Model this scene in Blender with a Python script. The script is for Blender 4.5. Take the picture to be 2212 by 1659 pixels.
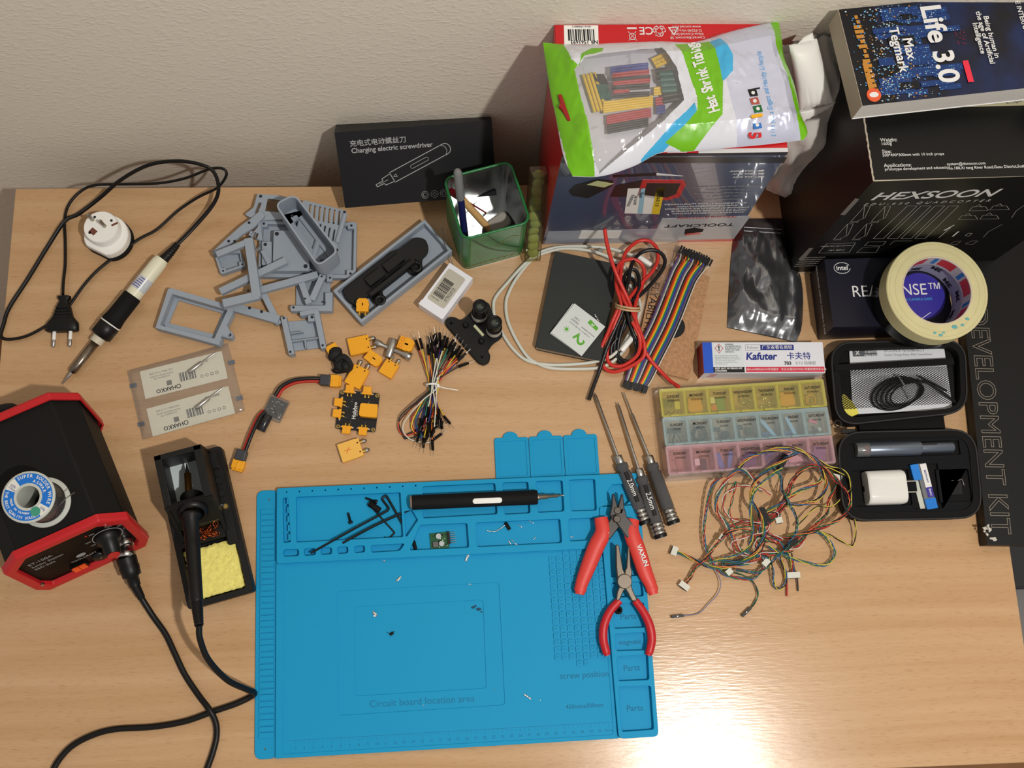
import bpy, bmesh, math, random
from mathutils import Matrix, Vector, noise
random.seed(7)
PI = math.pi
S = bpy.context.scene
COL = S.collection
for o in list(bpy.data.objects): bpy.data.objects.remove(o)

# ---------------------------------------------------------------- camera
# desk top is z = 0, its back edge y = 0, its left edge x = 0 (metres)
PXW, PXH, FPX = 2212, 1659, 2196.4
CAM = Vector((0.53971, -0.55681, 1.20415))
def _rot(p, y, r):
    return Matrix.Rotation(y, 3, 'Z') @ Matrix.Rotation(p, 3, 'X') @ Matrix.Rotation(r, 3, 'Z')
CR = _rot(0.246216, -0.241675, 0.215732)
cam = bpy.data.cameras.new('camera'); camo = bpy.data.objects.new('camera', cam); COL.objects.link(camo)
camo.matrix_world = Matrix.Translation(CAM) @ CR.to_4x4()
cam.sensor_fit = 'HORIZONTAL'; cam.sensor_width = 36.0; cam.lens = 36.0 * FPX / PXW
cam.clip_start = 0.01; cam.clip_end = 20
S.camera = camo
# ---------------------------------------------------------------- light and exposure
S.view_settings.view_transform = 'Standard'; S.view_settings.look = 'None'
S.view_settings.exposure = 0.0; S.view_settings.gamma = 1.0; S.view_settings.use_curve_mapping = False
wd = bpy.data.worlds.new('room_light'); S.world = wd; wd.use_nodes = True
wd.node_tree.nodes['Background'].inputs[0].default_value = (1.0, 0.92, 0.84, 1)
wd.node_tree.nodes['Background'].inputs[1].default_value = 0.34
lt = bpy.data.lights.new('ceiling_bulb', 'POINT'); lt.energy = 115; lt.color = (1.0, 0.95, 0.88); lt.shadow_soft_size = 0.035
lo = bpy.data.objects.new('ceiling_bulb', lt); COL.objects.link(lo); lo.location = (1.266, -0.968, 2.048)

# ---------------------------------------------------------------- pixel -> place helpers
def ray(u, v): return CR @ Vector(((u - 1106) / FPX, -(v - 829.5) / FPX, -1))
def W(u, v, z=0.0):
    d = ray(u, v); return CAM + d * ((z - CAM.z) / d.z)
def WY(u, v, y):
    d = ray(u, v); return CAM + d * ((y - CAM.y) / d.y)
def Fr(p0, p1, p2, z):
    """frame on the horizontal plane z: origin p0, x towards p1, y side p2 -> matrix, width, depth"""
    a, b, c = W(*p0, z), W(*p1, z), W(*p2, z)
    x = (b - a).normalized(); y = Vector((-x.y, x.x, 0))
    h = (c - a).dot(y)
    M = Matrix(((x.x, y.x, 0, a.x), (x.y, y.y, 0, a.y), (0, 0, 1, z), (0, 0, 0, 1)))
    return M, (b - a).length, h
def FM(o, x, y):
    """matrix from origin, x direction, y direction (made orthogonal)"""
    x = Vector(x).normalized(); y = Vector(y); y = (y - x * y.dot(x)).normalized(); z = x.cross(y)
    return Matrix(((x.x, y.x, z.x, o[0]), (x.y, y.y, z.y, o[1]), (x.z, y.z, z.z, o[2]), (0, 0, 0, 1)))
def T(x=0, y=0, z=0, rz=0, rx=0, ry=0):
    return Matrix.Translation((x, y, z)) @ Matrix.Rotation(rz, 4, 'Z') @ Matrix.Rotation(ry, 4, 'Y') @ Matrix.Rotation(rx, 4, 'X')

# ---------------------------------------------------------------- materials
def lin(c):
    r = []
    for k in c[:3]:
        k = k / 255.0
        r.append(k / 12.92 if k <= 0.04045 else ((k + 0.055) / 1.055) ** 2.4)
    return (r[0], r[1], r[2], 1)
MATS = {}
def mat(name, c, rough=0.5, metal=0.0, bump=0.0, bs=400, var=0.0, vs=60, spec=0.5, trans=0.0, alpha=1.0, ior=1.45, coat=0.0, emis=None, sheen=0.0, sss=0.0):
    if name in MATS: return MATS[name]
    m = bpy.data.materials.new(name); MATS[name] = m; m.use_nodes = True
    nt = m.node_tree; b = nt.nodes['Principled BSDF']; L = nt.links
    b.inputs['Base Color'].default_value = lin(c); b.inputs['Roughness'].default_value = rough
    b.inputs['Metallic'].default_value = metal; b.inputs['IOR'].default_value = ior
    b.inputs['Specular IOR Level'].default_value = spec
    b.inputs['Transmission Weight'].default_value = trans; b.inputs['Alpha'].default_value = alpha
    b.inputs['Coat Weight'].default_value = coat; b.inputs['Sheen Weight'].default_value = sheen
    if emis: b.inputs['Emission Color'].default_value = lin(emis); b.inputs['Emission Strength'].default_value = 1.5
    if bump or var:
        tc = nt.nodes.new('ShaderNodeTexCoord')
        if var:
            n = nt.nodes.new('ShaderNodeTexNoise'); n.inputs['Scale'].default_value = vs; n.inputs['Detail'].default_value = 4
            L.new(tc.outputs['Object'], n.inputs['Vector'])
            mx = nt.nodes.new('ShaderNodeHueSaturation'); mr = nt.nodes.new('ShaderNodeMapRange')
            mr.inputs[1].default_value = 0.25; mr.inputs[2].default_value = 0.75; mr.inputs[3].default_value = 1 - var; mr.inputs[4].default_value = 1 + var
            L.new(n.outputs['Fac'], mr.inputs[0]); L.new(mr.outputs[0], mx.inputs['Value']); mx.inputs['Color'].default_value = lin(c)
            L.new(mx.outputs[0], b.inputs['Base Color'])
        if bump:
            n = nt.nodes.new('ShaderNodeTexNoise'); n.inputs['Scale'].default_value = bs; n.inputs['Detail'].default_value = 3
            L.new(tc.outputs['Object'], n.inputs['Vector'])
            bp = nt.nodes.new('ShaderNodeBump'); bp.inputs['Strength'].default_value = bump; bp.inputs['Distance'].default_value = 0.001
            L.new(n.outputs['Fac'], bp.inputs['Height']); L.new(bp.outputs[0], b.inputs['Normal'])
    return m
def film(name, c, rough=0.08, op=0.12, bump=0.0, bs=120):
    """thin clear plastic film: mostly see-through, with a glossy coat"""
    if name in MATS: return MATS[name]
    m = bpy.data.materials.new(name); MATS[name] = m; m.use_nodes = True; nt = m.node_tree; L = nt.links
    nt.nodes.remove(nt.nodes['Principled BSDF']); out = nt.nodes['Material Output']
    tr = nt.nodes.new('ShaderNodeBsdfTransparent'); tr.inputs[0].default_value = tuple(0.65 + 0.35 * k for k in lin(c)[:3]) + (1,)
    df = nt.nodes.new('ShaderNodeBsdfDiffuse'); df.inputs[0].default_value = lin(c)
    gl = nt.nodes.new('ShaderNodeBsdfGlossy'); gl.inputs['Roughness'].default_value = rough
    a = nt.nodes.new('ShaderNodeMixShader'); a.inputs[0].default_value = op
    L.new(tr.outputs[0], a.inputs[1]); L.new(df.outputs[0], a.inputs[2])
    fr = nt.nodes.new('ShaderNodeLayerWeight'); fr.inputs[0].default_value = 0.34
    mm = nt.nodes.new('ShaderNodeMath'); mm.operation = 'MULTIPLY_ADD'; mm.inputs[1].default_value = 0.35; mm.inputs[2].default_value = 0.03
    L.new(fr.outputs['Fresnel'], mm.inputs[0])
    bx = nt.nodes.new('ShaderNodeMixShader'); L.new(mm.outputs[0], bx.inputs[0]); L.new(a.outputs[0], bx.inputs[1]); L.new(gl.outputs[0], bx.inputs[2])
    if bump:
        tc = nt.nodes.new('ShaderNodeTexCoord'); n = nt.nodes.new('ShaderNodeTexNoise'); n.inputs['Scale'].default_value = bs
        L.new(tc.outputs['Object'], n.inputs['Vector']); bp = nt.nodes.new('ShaderNodeBump'); bp.inputs['Strength'].default_value = bump; bp.inputs['Distance'].default_value = 0.003
        L.new(n.outputs['Fac'], bp.inputs['Height']); L.new(bp.outputs[0], gl.inputs['Normal'])
    L.new(bx.outputs[0], out.inputs[0])
    return m

# ---------------------------------------------------------------- mesh builder
FONTS = {}
class MB:
    def __init__(s, M=None):
        s.v = []; s.f = []; s.mi = []; s.sm = []; s.mats = []; s.M = M or Matrix.Identity(4)
    def m(s, mt):
        if mt not in s.mats: s.mats.append(mt)
        return s.mats.index(mt)
    def add(s, vs, fs, mt, M=None, smooth=False):
        A = s.M @ M if M is not None else s.M
        k = len(s.v); i = s.m(mt)
        s.v += [A @ Vector(v) for v in vs]
        s.f += [tuple(j + k for j in f) for f in fs]; s.mi += [i] * len(fs); s.sm += [smooth] * len(fs)
    def box(s, x0, x1, y0, y1, z0, z1, mt, M=None, bv=0.0):
        """box; bv > 0 gives chamfered vertical and top edges"""
        if bv <= 0:
            s.add([(x0,y0,z0),(x1,y0,z0),(x1,y1,z0),(x0,y1,z0),(x0,y0,z1),(x1,y0,z1),(x1,y1,z1),(x0,y1,z1)],
                  [(3,2,1,0),(4,5,6,7),(0,1,5,4),(1,2,6,5),(2,3,7,6),(3,0,4,7)], mt, M)
        else:
            s.loft([(rrect(x0+bv*.6, x1-bv*.6, y0+bv*.6, y1-bv*.6, bv, 2), z0), (rrect(x0, x1, y0, y1, bv, 2), z0+bv*.6),
                    (rrect(x0, x1, y0, y1, bv, 2), z1-bv*.6), (rrect(x0+bv*.6, x1-bv*.6, y0+bv*.6, y1-bv*.6, bv, 2), z1)], mt, M)
    def loft(s, secs, mt, M=None, cap=True, smooth=False):
        """secs: list of (polygon2d, z)"""
        n = len(secs[0][0]); vs = []; fs = []
        for p, z in secs: vs += [(q[0], q[1], z) for q in p]
        for k in range(len(secs) - 1):
            for i in range(n):
                j = (i + 1) % n; fs.append((k*n+i, k*n+j, (k+1)*n+j, (k+1)*n+i))
        s.add(vs, fs, mt, M, smooth)
        if cap:
            s.add([vs[i] for i in range(n)], [tuple(range(n))[::-1]], mt, M)
            s.add([vs[(len(secs)-1)*n+i] for i in range(n)], [tuple(range(n))], mt, M)
    def rings(s, rs, mt, M=None, cap=True, smooth=True, close=False):
        """rs: list of rings of 3d points"""
        n = len(rs[0]); vs = [p for r in rs for p in r]; fs = []
        K = len(rs)
        for k in range(K if close else K - 1):
            k2 = (k + 1) % K
            for i in range(n):
                j = (i + 1) % n; fs.append((k*n+i, k*n+j, k2*n+j, k2*n+i))
        s.add(vs, fs, mt, M, smooth)
        if cap and not close:
            s.add(rs[0], [tuple(range(n))[::-1]], mt, M); s.add(rs[-1], [tuple(range(n))], mt, M)
    def prism(s, poly, z0, z1, mt, M=None):
        s.loft([(poly, z0), (poly, z1)], mt, M)
    def lathe(s, prof, mt, M=None, n=24, smooth=True, cap=True):
        """prof: (r, z) list"""
        s.rings([[(r*math.cos(2*PI*i/n), r*math.sin(2*PI*i/n), z) for i in range(n)] for r, z in prof], mt, M, cap, smooth)
    def cyl(s, r, z0, z1, mt, M=None, n=20, bv=0.0):
        if bv: s.lathe([(r-bv, z0), (r, z0+bv), (r, z1-bv), (r-bv, z1)], mt, M, n, True)
        else: s.lathe([(r, z0), (r, z1)], mt, M, n, True)
    def tube(s, pts, r, mt, n=8, M=None, flat=None, cap=True, close=False, smooth=True):
        pts = [Vector(p) for p in pts]; rs = []; up = None
        N = len(pts)
        for i, p in enumerate(pts):
            a = pts[(i-1) % N] if (i > 0 or close) else pts[0]; b = pts[(i+1) % N] if (i < N-1 or close) else pts[-1]
            t = (b - a); t = t.normalized() if t.length > 1e-9 else Vector((1,0,0))
            if up is None:
                up = Vector((0,0,1)) if abs(t.z) < 0.9 else Vector((0,1,0))
            up = (up - t * up.dot(t)); up = up.normalized() if up.length > 1e-6 else Vector((0,0,1)); sd = t.cross(up)
            rr = r[i] if isinstance(r, (list, tuple)) else r
            ra, rb = (rr, rr) if not flat else (rr, rr * flat)
            rs.append([p + sd * ra * math.cos(2*PI*k/n) + up * rb * math.sin(2*PI*k/n) for k in range(n)])
        s.rings(rs, mt, M, cap, smooth, close)
    def plate(s, outer, holes, z0, z1, mt, M=None, bv=0.0):
        """flat plate with holes, via a filled 2d curve"""
        cu = bpy.data.curves.new('c', 'CURVE'); cu.dimensions = '2D'; cu.fill_mode = 'BOTH'
        cu.extrude = max((z1 - z0) / 2 - bv, 1e-5); cu.bevel_depth = bv; cu.bevel_resolution = 0
        for p in [outer] + list(holes):
            sp = cu.splines.new('POLY'); sp.points.add(len(p) - 1); sp.use_cyclic_u = True
            for i, q in enumerate(p): sp.points[i].co = (q[0], q[1], 0, 1)
        s._curve(cu, mt, (M or Matrix.Identity(4)) @ Matrix.Translation((0, 0, (z0 + z1) / 2)))
    def _curve(s, cu, mt, M):
        o = bpy.data.objects.new('c', cu); me = bpy.data.meshes.new_from_object(o)
        s.add([tuple(v.co) for v in me.vertices], [tuple(p.vertices) for p in me.polygons], mt, M)
        bpy.data.objects.remove(o); bpy.data.curves.remove(cu); bpy.data.meshes.remove(me)
    def text(s, t, size, x, y, z, mt, M=None, rz=0.0, al='CENTER', bold=0.0, sx=1.0, shear=0.0, ext=0.00006, sp=1.0, ls=1.0):
        cu = bpy.data.curves.new('t', 'FONT'); cu.body = t; cu.size = size; cu.align_x = al; cu.align_y = 'CENTER'
        cu.extrude = ext; cu.offset = bold * size; cu.shear = shear; cu.space_character = sp; cu.space_line = ls; cu.resolution_u = 2 if size < .007 else 5
        s._curve(cu, mt, (M or Matrix.Identity(4)) @ T(x, y, z, rz) @ Matrix.Diagonal((sx, 1, 1, 1)))
    def rect(s, x0, x1, y0, y1, z, mt, M=None):
        """a printed patch: thin slab lying on a surface"""
        s.box(x0, x1, y0, y1, z - 0.00002, z + 0.00006, mt, M)
    def line(s, pts, w, z, mt, M=None, close=False):
        """printed line of width w on plane z"""
        N = len(pts)
        for i in range(N if close else N - 1):
            a = Vector(pts[i]).to_2d(); b = Vector(pts[(i+1) % N]).to_2d(); d = b - a
            if d.length < 1e-7: continue
            d.normalize(); q = Vector((-d.y, d.x)) * w / 2; a2 = a - d * w * .3; b2 = b + d * w * .3
            s.add([(*(a2-q), z), (*(b2-q), z), (*(b2+q), z), (*(a2+q), z)], [(0,1,2,3)], mt, M)
    def sphere(s, c, r, mt, n=10, sc=(1,1,1), M=None):
        prof = [(max(math.sin(PI*k/n), 0.02)*r, -math.cos(PI*k/n)*r) for k in range(n+1)]
        s.lathe(prof, mt, (M or Matrix.Identity(4)) @ Matrix.Translation(c) @ Matrix.Diagonal((*sc, 1)), n+4)
    def build(s, name, base=None, parent=None, label=None, bevel=0.0):
        me = bpy.data.meshes.new(name)
        if base is None:
            xs = [v.x for v in s.v]; ys = [v.y for v in s.v]; zs = [v.z for v in s.v]
            base = Vector(((min(xs)+max(xs))/2, (min(ys)+max(ys))/2, min(zs)))
        base = Vector(base)
        me.from_pydata([v - base for v in s.v], [], s.f)
        for m_ in s.mats: me.materials.append(m_)
        me.polygons.foreach_set('material_index', s.mi); me.polygons.foreach_set('use_smooth', s.sm)
        me.update(); bm = bmesh.new(); bm.from_mesh(me); bmesh.ops.recalc_face_normals(bm, faces=bm.faces); bm.to_mesh(me); bm.free()
        o = bpy.data.objects.new(name, me); COL.objects.link(o)
        if parent is None: o.location = base
        else: o.parent = parent
        if label: o['label'] = label
        if bevel:
            bm_ = o.modifiers.new('edge', 'BEVEL'); bm_.width = bevel; bm_.segments = 2; bm_.limit_method = 'ANGLE'; bm_.angle_limit = 0.6
        return o

def rrect(x0, x1, y0, y1, r, n=4):
    p = []
    for cx, cy, a in ((x1-r, y1-r, 0), (x0+r, y1-r, 90), (x0+r, y0+r, 180), (x1-r, y0+r, 270)):
        for k in range(n + 1):
            t = math.radians(a + 90*k/n); p.append((cx + r*math.cos(t), cy + r*math.sin(t)))
    return p
def circ(x, y, r, n=14): return [(x + r*math.cos(2*PI*k/n), y + r*math.sin(2*PI*k/n)) for k in range(n)]
def rnd(poly, r, n=3):
    """round the corners of a polygon"""
    out = []; N = len(poly)
    for i in range(N):
        p = Vector(poly[i]); a = Vector(poly[i-1]) - p; b = Vector(poly[(i+1) % N]) - p
        q = min(r, a.length*.45, b.length*.45); a = p + a.normalized()*q; b = p + b.normalized()*q
        for k in range(n + 1):
            t = k / n; out.append(tuple(a*(1-t)**2 + p*2*t*(1-t) + b*t*t))
    return out
def smooth(pts, n=6, close=False):
    """Catmull-Rom through points"""
    P = [Vector(p) for p in pts]; N = len(P); out = []
    for i in range(N if close else N - 1):
        p0 = P[(i-1) % N] if (i > 0 or close) else P[0]*2 - P[1]; p1 = P[i]; p2 = P[(i+1) % N]
        p3 = P[(i+2) % N] if (i+2 < N or close) else P[-1]*2 - P[-2]
        for k in range(n):
            t = k / n
            out.append(0.5*((2*p1) + (p2-p0)*t + (2*p0-5*p1+4*p2-p3)*t*t + (3*p1-p0-3*p2+p3)*t**3))
    if not close: out.append(P[-1])
    return out
def pxpath(pts, r, n=6, close=False):
    """pixel path; each point (u, v[, height of the axis])"""
    return smooth([W(p[0], p[1], p[2] if len(p) > 2 else r) for p in pts], n, close)
def tag(o, label, cat, group=None, kind=None):
    o['label'] = label; o['category'] = cat
    if group: o['group'] = group
    if kind: o['kind'] = kind
    return o
class Thing:
    def __init__(s, name, label, cat, base, group=None, rz=0.0):
        s.o = bpy.data.objects.new(name, None); COL.objects.link(s.o); s.o.location = base; s.b = Vector(base)
        s.o.empty_display_size = 0.01; tag(s.o, label, cat, group)
    def part(s, name, mb, label=None, parent=None, bevel=0.0):
        return mb.build(name, s.b, parent or s.o, label, bevel)
def solo(name, mb, label, cat, group=None, bevel=0.0):
    return tag(mb.build(name, bevel=bevel), label, cat, group)
def dup(root, M, label, group=None):
    """copy a thing and its parts; M places the copy (root built at the origin)"""
    r = root.copy(); COL.objects.link(r); r.matrix_world = M; r['label'] = label
    if group: r['group'] = group
    for ch in root.children:
        c = ch.copy(); COL.objects.link(c); c.parent = r
        for g in ch.children:
            d = g.copy(); COL.objects.link(d); d.parent = c
    return r
# ================================================================ room and desk
def wood_mat():
    m = bpy.data.materials.new('beech_laminate'); m.use_nodes = True; nt = m.node_tree; L = nt.links; b = nt.nodes['Principled BSDF']
    tc = nt.nodes.new('ShaderNodeTexCoord')
    mp = nt.nodes.new('ShaderNodeMapping'); mp.inputs['Scale'].default_value = (0.9, 30, 1); L.new(tc.outputs['Object'], mp.inputs[0])
    wn = nt.nodes.new('ShaderNodeTexNoise'); wn.inputs['Scale'].default_value = 1.6; L.new(tc.outputs['Object'], wn.inputs['Vector'])
    av = nt.nodes.new('ShaderNodeVectorMath'); av.operation = 'MULTIPLY_ADD'; L.new(wn.outputs['Color'], av.inputs[0]); av.inputs[1].default_value = (0.25, 1.5, 0); L.new(mp.outputs[0], av.inputs[2])
    n1 = nt.nodes.new('ShaderNodeTexNoise'); n1.inputs['Scale'].default_value = 1.6; n1.inputs['Detail'].default_value = 5; n1.inputs['Roughness'].default_value = 0.6; L.new(av.outputs[0], n1.inputs['Vector'])
    # short pores of beech
    mp2 = nt.nodes.new('ShaderNodeMapping'); mp2.inputs['Scale'].default_value = (90, 900, 1); L.new(tc.outputs['Object'], mp2.inputs[0])
    n2 = nt.nodes.new('ShaderNodeTexNoise'); n2.inputs['Scale'].default_value = 1.0; n2.inputs['Detail'].default_value = 2; L.new(mp2.outputs[0], n2.inputs['Vector'])
    r1 = nt.nodes.new('ShaderNodeValToRGB'); r1.color_ramp.elements[0].position = 0.30; r1.color_ramp.elements[1].position = 0.72
    r1.color_ramp.elements[0].color = lin((186, 147, 105)); r1.color_ramp.elements[1].color = lin((202, 166, 127)); L.new(n1.outputs['Fac'], r1.inputs[0])
    r2 = nt.nodes.new('ShaderNodeValToRGB'); r2.color_ramp.elements[0].position = 0.58; r2.color_ramp.elements[1].position = 0.72
    r2.color_ramp.elements[0].color = (1, 1, 1, 1); r2.color_ramp.elements[1].color = (0.80, 0.74, 0.68, 1); L.new(n2.outputs['Fac'], r2.inputs[0])
    mx = nt.nodes.new('ShaderNodeMix'); mx.data_type = 'RGBA'; mx.blend_type = 'MULTIPLY'; mx.inputs[0].default_value = 0.8
    L.new(r1.outputs[0], mx.inputs[6]); L.new(r2.outputs[0], mx.inputs[7]); L.new(mx.outputs[2], b.inputs['Base Color'])
    b.inputs['Roughness'].default_value = 0.21; b.inputs['Specular IOR Level'].default_value = 0.55
    bp = nt.nodes.new('ShaderNodeBump'); bp.inputs['Strength'].default_value = 0.22; bp.inputs['Distance'].default_value = 0.0005
    mp3 = nt.nodes.new('ShaderNodeMapping'); mp3.inputs['Scale'].default_value = (60, 420, 1); L.new(tc.outputs['Object'], mp3.inputs[0])
    n3 = nt.nodes.new('ShaderNodeTexNoise'); n3.inputs['Scale'].default_value = 1.0; n3.inputs['Detail'].default_value = 3; L.new(mp3.outputs[0], n3.inputs['Vector'])
    L.new(n3.outputs['Fac'], bp.inputs['Height']); L.new(bp.outputs[0], b.inputs['Normal'])
    return m
def wall_mat():
    m = bpy.data.materials.new('textured_wallpaint'); m.use_nodes = True; nt = m.node_tree; L = nt.links; b = nt.nodes['Principled BSDF']
    b.inputs['Base Color'].default_value = lin((226, 218, 203)); b.inputs['Roughness'].default_value = 0.85
    tc = nt.nodes.new('ShaderNodeTexCoord'); mp = nt.nodes.new('ShaderNodeMapping'); mp.inputs['Scale'].default_value = (150, 150, 260)
    L.new(tc.outputs['Object'], mp.inputs[0])
    n = nt.nodes.new('ShaderNodeTexNoise'); n.inputs['Scale'].default_value = 1; n.inputs['Detail'].default_value = 3; n.inputs['Roughness'].default_value = 0.55; L.new(mp.outputs[0], n.inputs['Vector'])
    r = nt.nodes.new('ShaderNodeValToRGB'); r.color_ramp.elements[0].position = 0.48; r.color_ramp.elements[1].position = 0.70; L.new(n.outputs['Fac'], r.inputs[0])
    bp = nt.nodes.new('ShaderNodeBump'); bp.inputs['Strength'].default_value = 0.5; bp.inputs['Distance'].default_value = 0.0007
    L.new(r.outputs[0], bp.inputs['Height']); L.new(bp.outputs[0], b.inputs['Normal'])
    return m
WALLY = 0.050
wm = wall_mat()
b = MB(); b.box(-1.2, 2.6, WALLY, WALLY + 0.1, -0.75, 2.0, wm)
o = b.build('wall_back'); o['kind'] = 'structure'
fm = mat('oak_floor', (140, 96, 56), 0.5, var=0.2, vs=8)
b = MB(); b.box(-1.2, 2.6, -1.9, WALLY, -0.80, -0.75, fm); o = b.build('floor'); o['kind'] = 'structure'
DW, DD = 1.2065, 0.7216
wood = wood_mat(); woodedge = mat('beech_edge_band', (188, 142, 98), 0.4)
t = Thing('desk', 'beech laminate desk carrying all the electronics clutter against the wall', 'desk', (DW/2, -DD/2, -0.75))
b = MB(); b.box(0, DW, -DD, 0, -0.025, 0.0, wood); t.part('tabletop', b, bevel=0.0012)
for x0 in (0.03, DW - 0.055):
    b = MB(); b.box(x0, x0 + 0.025, -DD + 0.05, -0.03, -0.75, -0.025, woodedge); t.part('side_panel', b)
b = MB(); b.box(0.055, DW - 0.055, -0.06, -0.042, -0.45, -0.025, woodedge); t.part('back_panel', b)
# storage boxes beside the desk, seen past its right edge
t = Thing('storage_box', 'grey storage box with dark lid on the floor beside the desk', 'box', (1.42, -0.52, -0.75))
b = MB(); b.box(1.24, 1.60, -0.66, -0.36, -0.75, -0.30, mat('grey_plastic', (120, 118, 118), 0.5)); t.part('body', b, bevel=0.004)
b = MB(); b.box(1.235, 1.605, -0.52, -0.355, -0.30, -0.26, mat('dark_plastic', (34, 36, 40), 0.5)); t.part('lid', b, bevel=0.004)

# ================================================================ blue silicone mat
blue = mat('blue_silicone', (0, 148, 200), 0.62, bump=0.12, bs=2500, spec=0.35)
blued = mat('blue_silicone_print', (0, 112, 158), 0.7)
MO, MTH = Vector((0.31395, -0.68440, 0)), 0.018300
MM = Matrix.Translation(MO) @ Matrix.Rotation(MTH, 4, 'Z')
MMi = MM.inverted()
def ml(u, v, z=0.004):
    p = MMi @ W(u, v, z); return (p.x, p.y)
def mq(*pts, r=0.003, z=0.005): return rnd([ml(*p, z) for p in pts], r)
t = Thing('silicone_mat', 'blue silicone soldering mat lying flat on the desk under the pliers', 'mat', MM @ Vector((0.225, 0.15, 0)))
strip_x = ml(597, 1300)[0]
top_y = 0.2985
# left magnetic-slot strip
b = MB(MM); b.plate(rnd([(0, 0), (strip_x + 0.001, 0), (strip_x + 0.001, 0.2975), (0, 0.2975)], 0.008, 5), [circ(ml(580, 1083)[0], 0.287, 0.0014), circ(ml(571, 1624)[0], 0.0105, 0.0014)], 0, 0.0022, blue, bv=0.0004)
n = 38
for i in range(n):
    y = 0.022 + i * (0.255 / n)
    b.box(0.0045, strip_x - 0.0025, y, y + 0.255/n - 0.0012 - 0.0006*(i % 2), 0.0022, 0.0036, blue)
t.part('slot_strip', b)
# work surface with two stepped rectangles
b = MB(MM)
x0 = strip_x; colx0, colx1 = ml(1298, 1185)[0], ml(1333, 1588)[0]
ymid = ml(900, 1206)[1]
b.box(x0, 0.4495, 0.0, top_y, 0, 0.0030, blue)
inner = rnd([(ml(611, 1400)[0], ml(612, 1629)[1]), (colx1 - 0.004, ml(612, 1629)[1]), (colx1 - 0.004, ymid), (ml(611, 1400)[0], ymid)], 0.003)
frame_out = [(x0, 0.0), (colx1, 0.0), (colx1, ymid + 0.0012), (x0, ymid + 0.0012)]
b.plate(frame_out, [inner], 0.0030, 0.0052, blue, bv=0.0003)
big = mq((731, 1546), (1091, 1523), (1078, 1257), (728, 1277), r=0.004, z=0.003)
b.plate(inner, [big], 0.0030, 0.0045, blue, bv=0.0003)
small = mq((767, 1504), (1051, 1487), (1044, 1295), (765, 1310), r=0.004, z=0.003)
b.plate(big, [small], 0.0030, 0.0037, blue, bv=0.0003)
# numbered screw squares
g0 = ml(1191, 1209, .003); gx = (Vector(ml(1296, 1205, .003)) - Vector(g0)) / 7; gy = (Vector(ml(1204, 1419, .003)) - Vector(g0)) / 14
cells = [(c, r) for r in range(15) for c in range(8)] + [(3, -1), (4, -1), (3, 15), (4, 15), (2, -1)]
hs = 0.0029
for c, r in cells:
    p = Vector(g0) + gx*c + gy*r
    b.box(p.x - hs, p.x + hs, p.y - hs, p.y + hs, 0.0044, 0.0058, blue)
    b.text(str((r + 1)*8 + c + 1), 0.0028, p.x, p.y, 0.00585, blued)
b.text('Circuit board location area', 0.0105, *ml(912, 1515, .003), 0.00375, blued, sp=1.02)
b.text('screw position', 0.0095, *ml(1262, 1458, .003), 0.00455, blued, bold=0.01)
b.text('450mmx300mm', 0.0066, *ml(1263, 1525, .003), 0.00455, blued, bold=0.015)
rx36 = ml(1315, 1583, .003)[0]; ry = ml(1200, 1584, .003)[1]
for k in range(1, 37):
    x = rx36 - (36 - k) * 0.01
    if x < inner[0][0] - 5: pass
    if x > ml(618, 1600)[0]:
        b.text(str(k) if k < 36 else '36cm', 0.0042, x, ry, 0.00455, blued)
        b.rect(x - 0.0001, x + 0.0001, ry + 0.004, ry + 0.0075, 0.00455, blued); b.rect(x + 0.0049, x + 0.0051, ry + 0.0055, ry + 0.0075, 0.00455, blued)
b.rect(ml(618, 1600)[0], rx36 + 0.004, ry + 0.0085, ry + 0.0088, 0.00455, blued)
t.part('work_surface', b)
# raised organiser tray along the top
tb = ymid + 0.0015
tray_out = rnd([(x0 + 0.0012, tb), (colx0, tb), (colx0, 0.2605), (0.4495, 0.2605), (0.4495, top_y), (x0 + 0.0012, top_y)], 0.003)
holes = [mq((611,1076),(624,1075),(630,1172),(613,1174), r=.002), mq((640,1074),(866,1064),(872,1161),(641,1173), r=.002),
  mq((873,1105),(890,1101),(904,1124),(880,1160),(876,1160), r=.001), mq((913,1051),(1070,1044),(1075,1112),(913,1121)),
  mq((1084,1043),(1141,1041),(1146,1110),(1088,1113)), mq((1156,1040),(1215,1038),(1219,1106),(1160,1109)), mq((1227,1037),(1285,1035),(1289,1104),(1232,1106)),
  mq((613,1187),(647,1186),(648,1202),(613,1204)), mq((657,1185),(683,1184),(684,1200),(658,1202)), mq((693,1183),(718,1182),(719,1198),(694,1200)),
  mq((729,1181),(753,1180),(754,1196),(730,1198)), mq((765,1180),(789,1178),(790,1194),(766,1196)), mq((801,1178),(876,1174),(865,1191),(802,1195)),
  mq((907,1134),(1010,1130),(1014,1184),(884,1190)), mq((1027,1129),(1210,1121),(1214,1174),(1029,1183)), mq((1226,1121),(1288,1118),(1291,1167),(1229,1171)),
  mq((1309,1062),(1321,1047),(1352,1045),(1364,1056),(1366,1078),(1352,1091),(1322,1094),(1310,1082), r=.001)]
for k in range(11):
    holes.append(circ(*ml(620 + 27.8*k, 1064 - 1.4*k, .005), 0.0013, 8))
b = MB(MM); b.plate(tray_out, holes, 0.0030, 0.0095, blue, bv=0.0004)
for k in range(5): # little peg blocks
    p = ml(627 + k*0.9, 1083 + 19.5*k, .005); b.box(p[0]-0.0035, p[0]+0.003, p[1]-0.0035, p[1]+0.0035, 0.003, 0.0088, blue)
t.part('organizer_tray', b)
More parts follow.
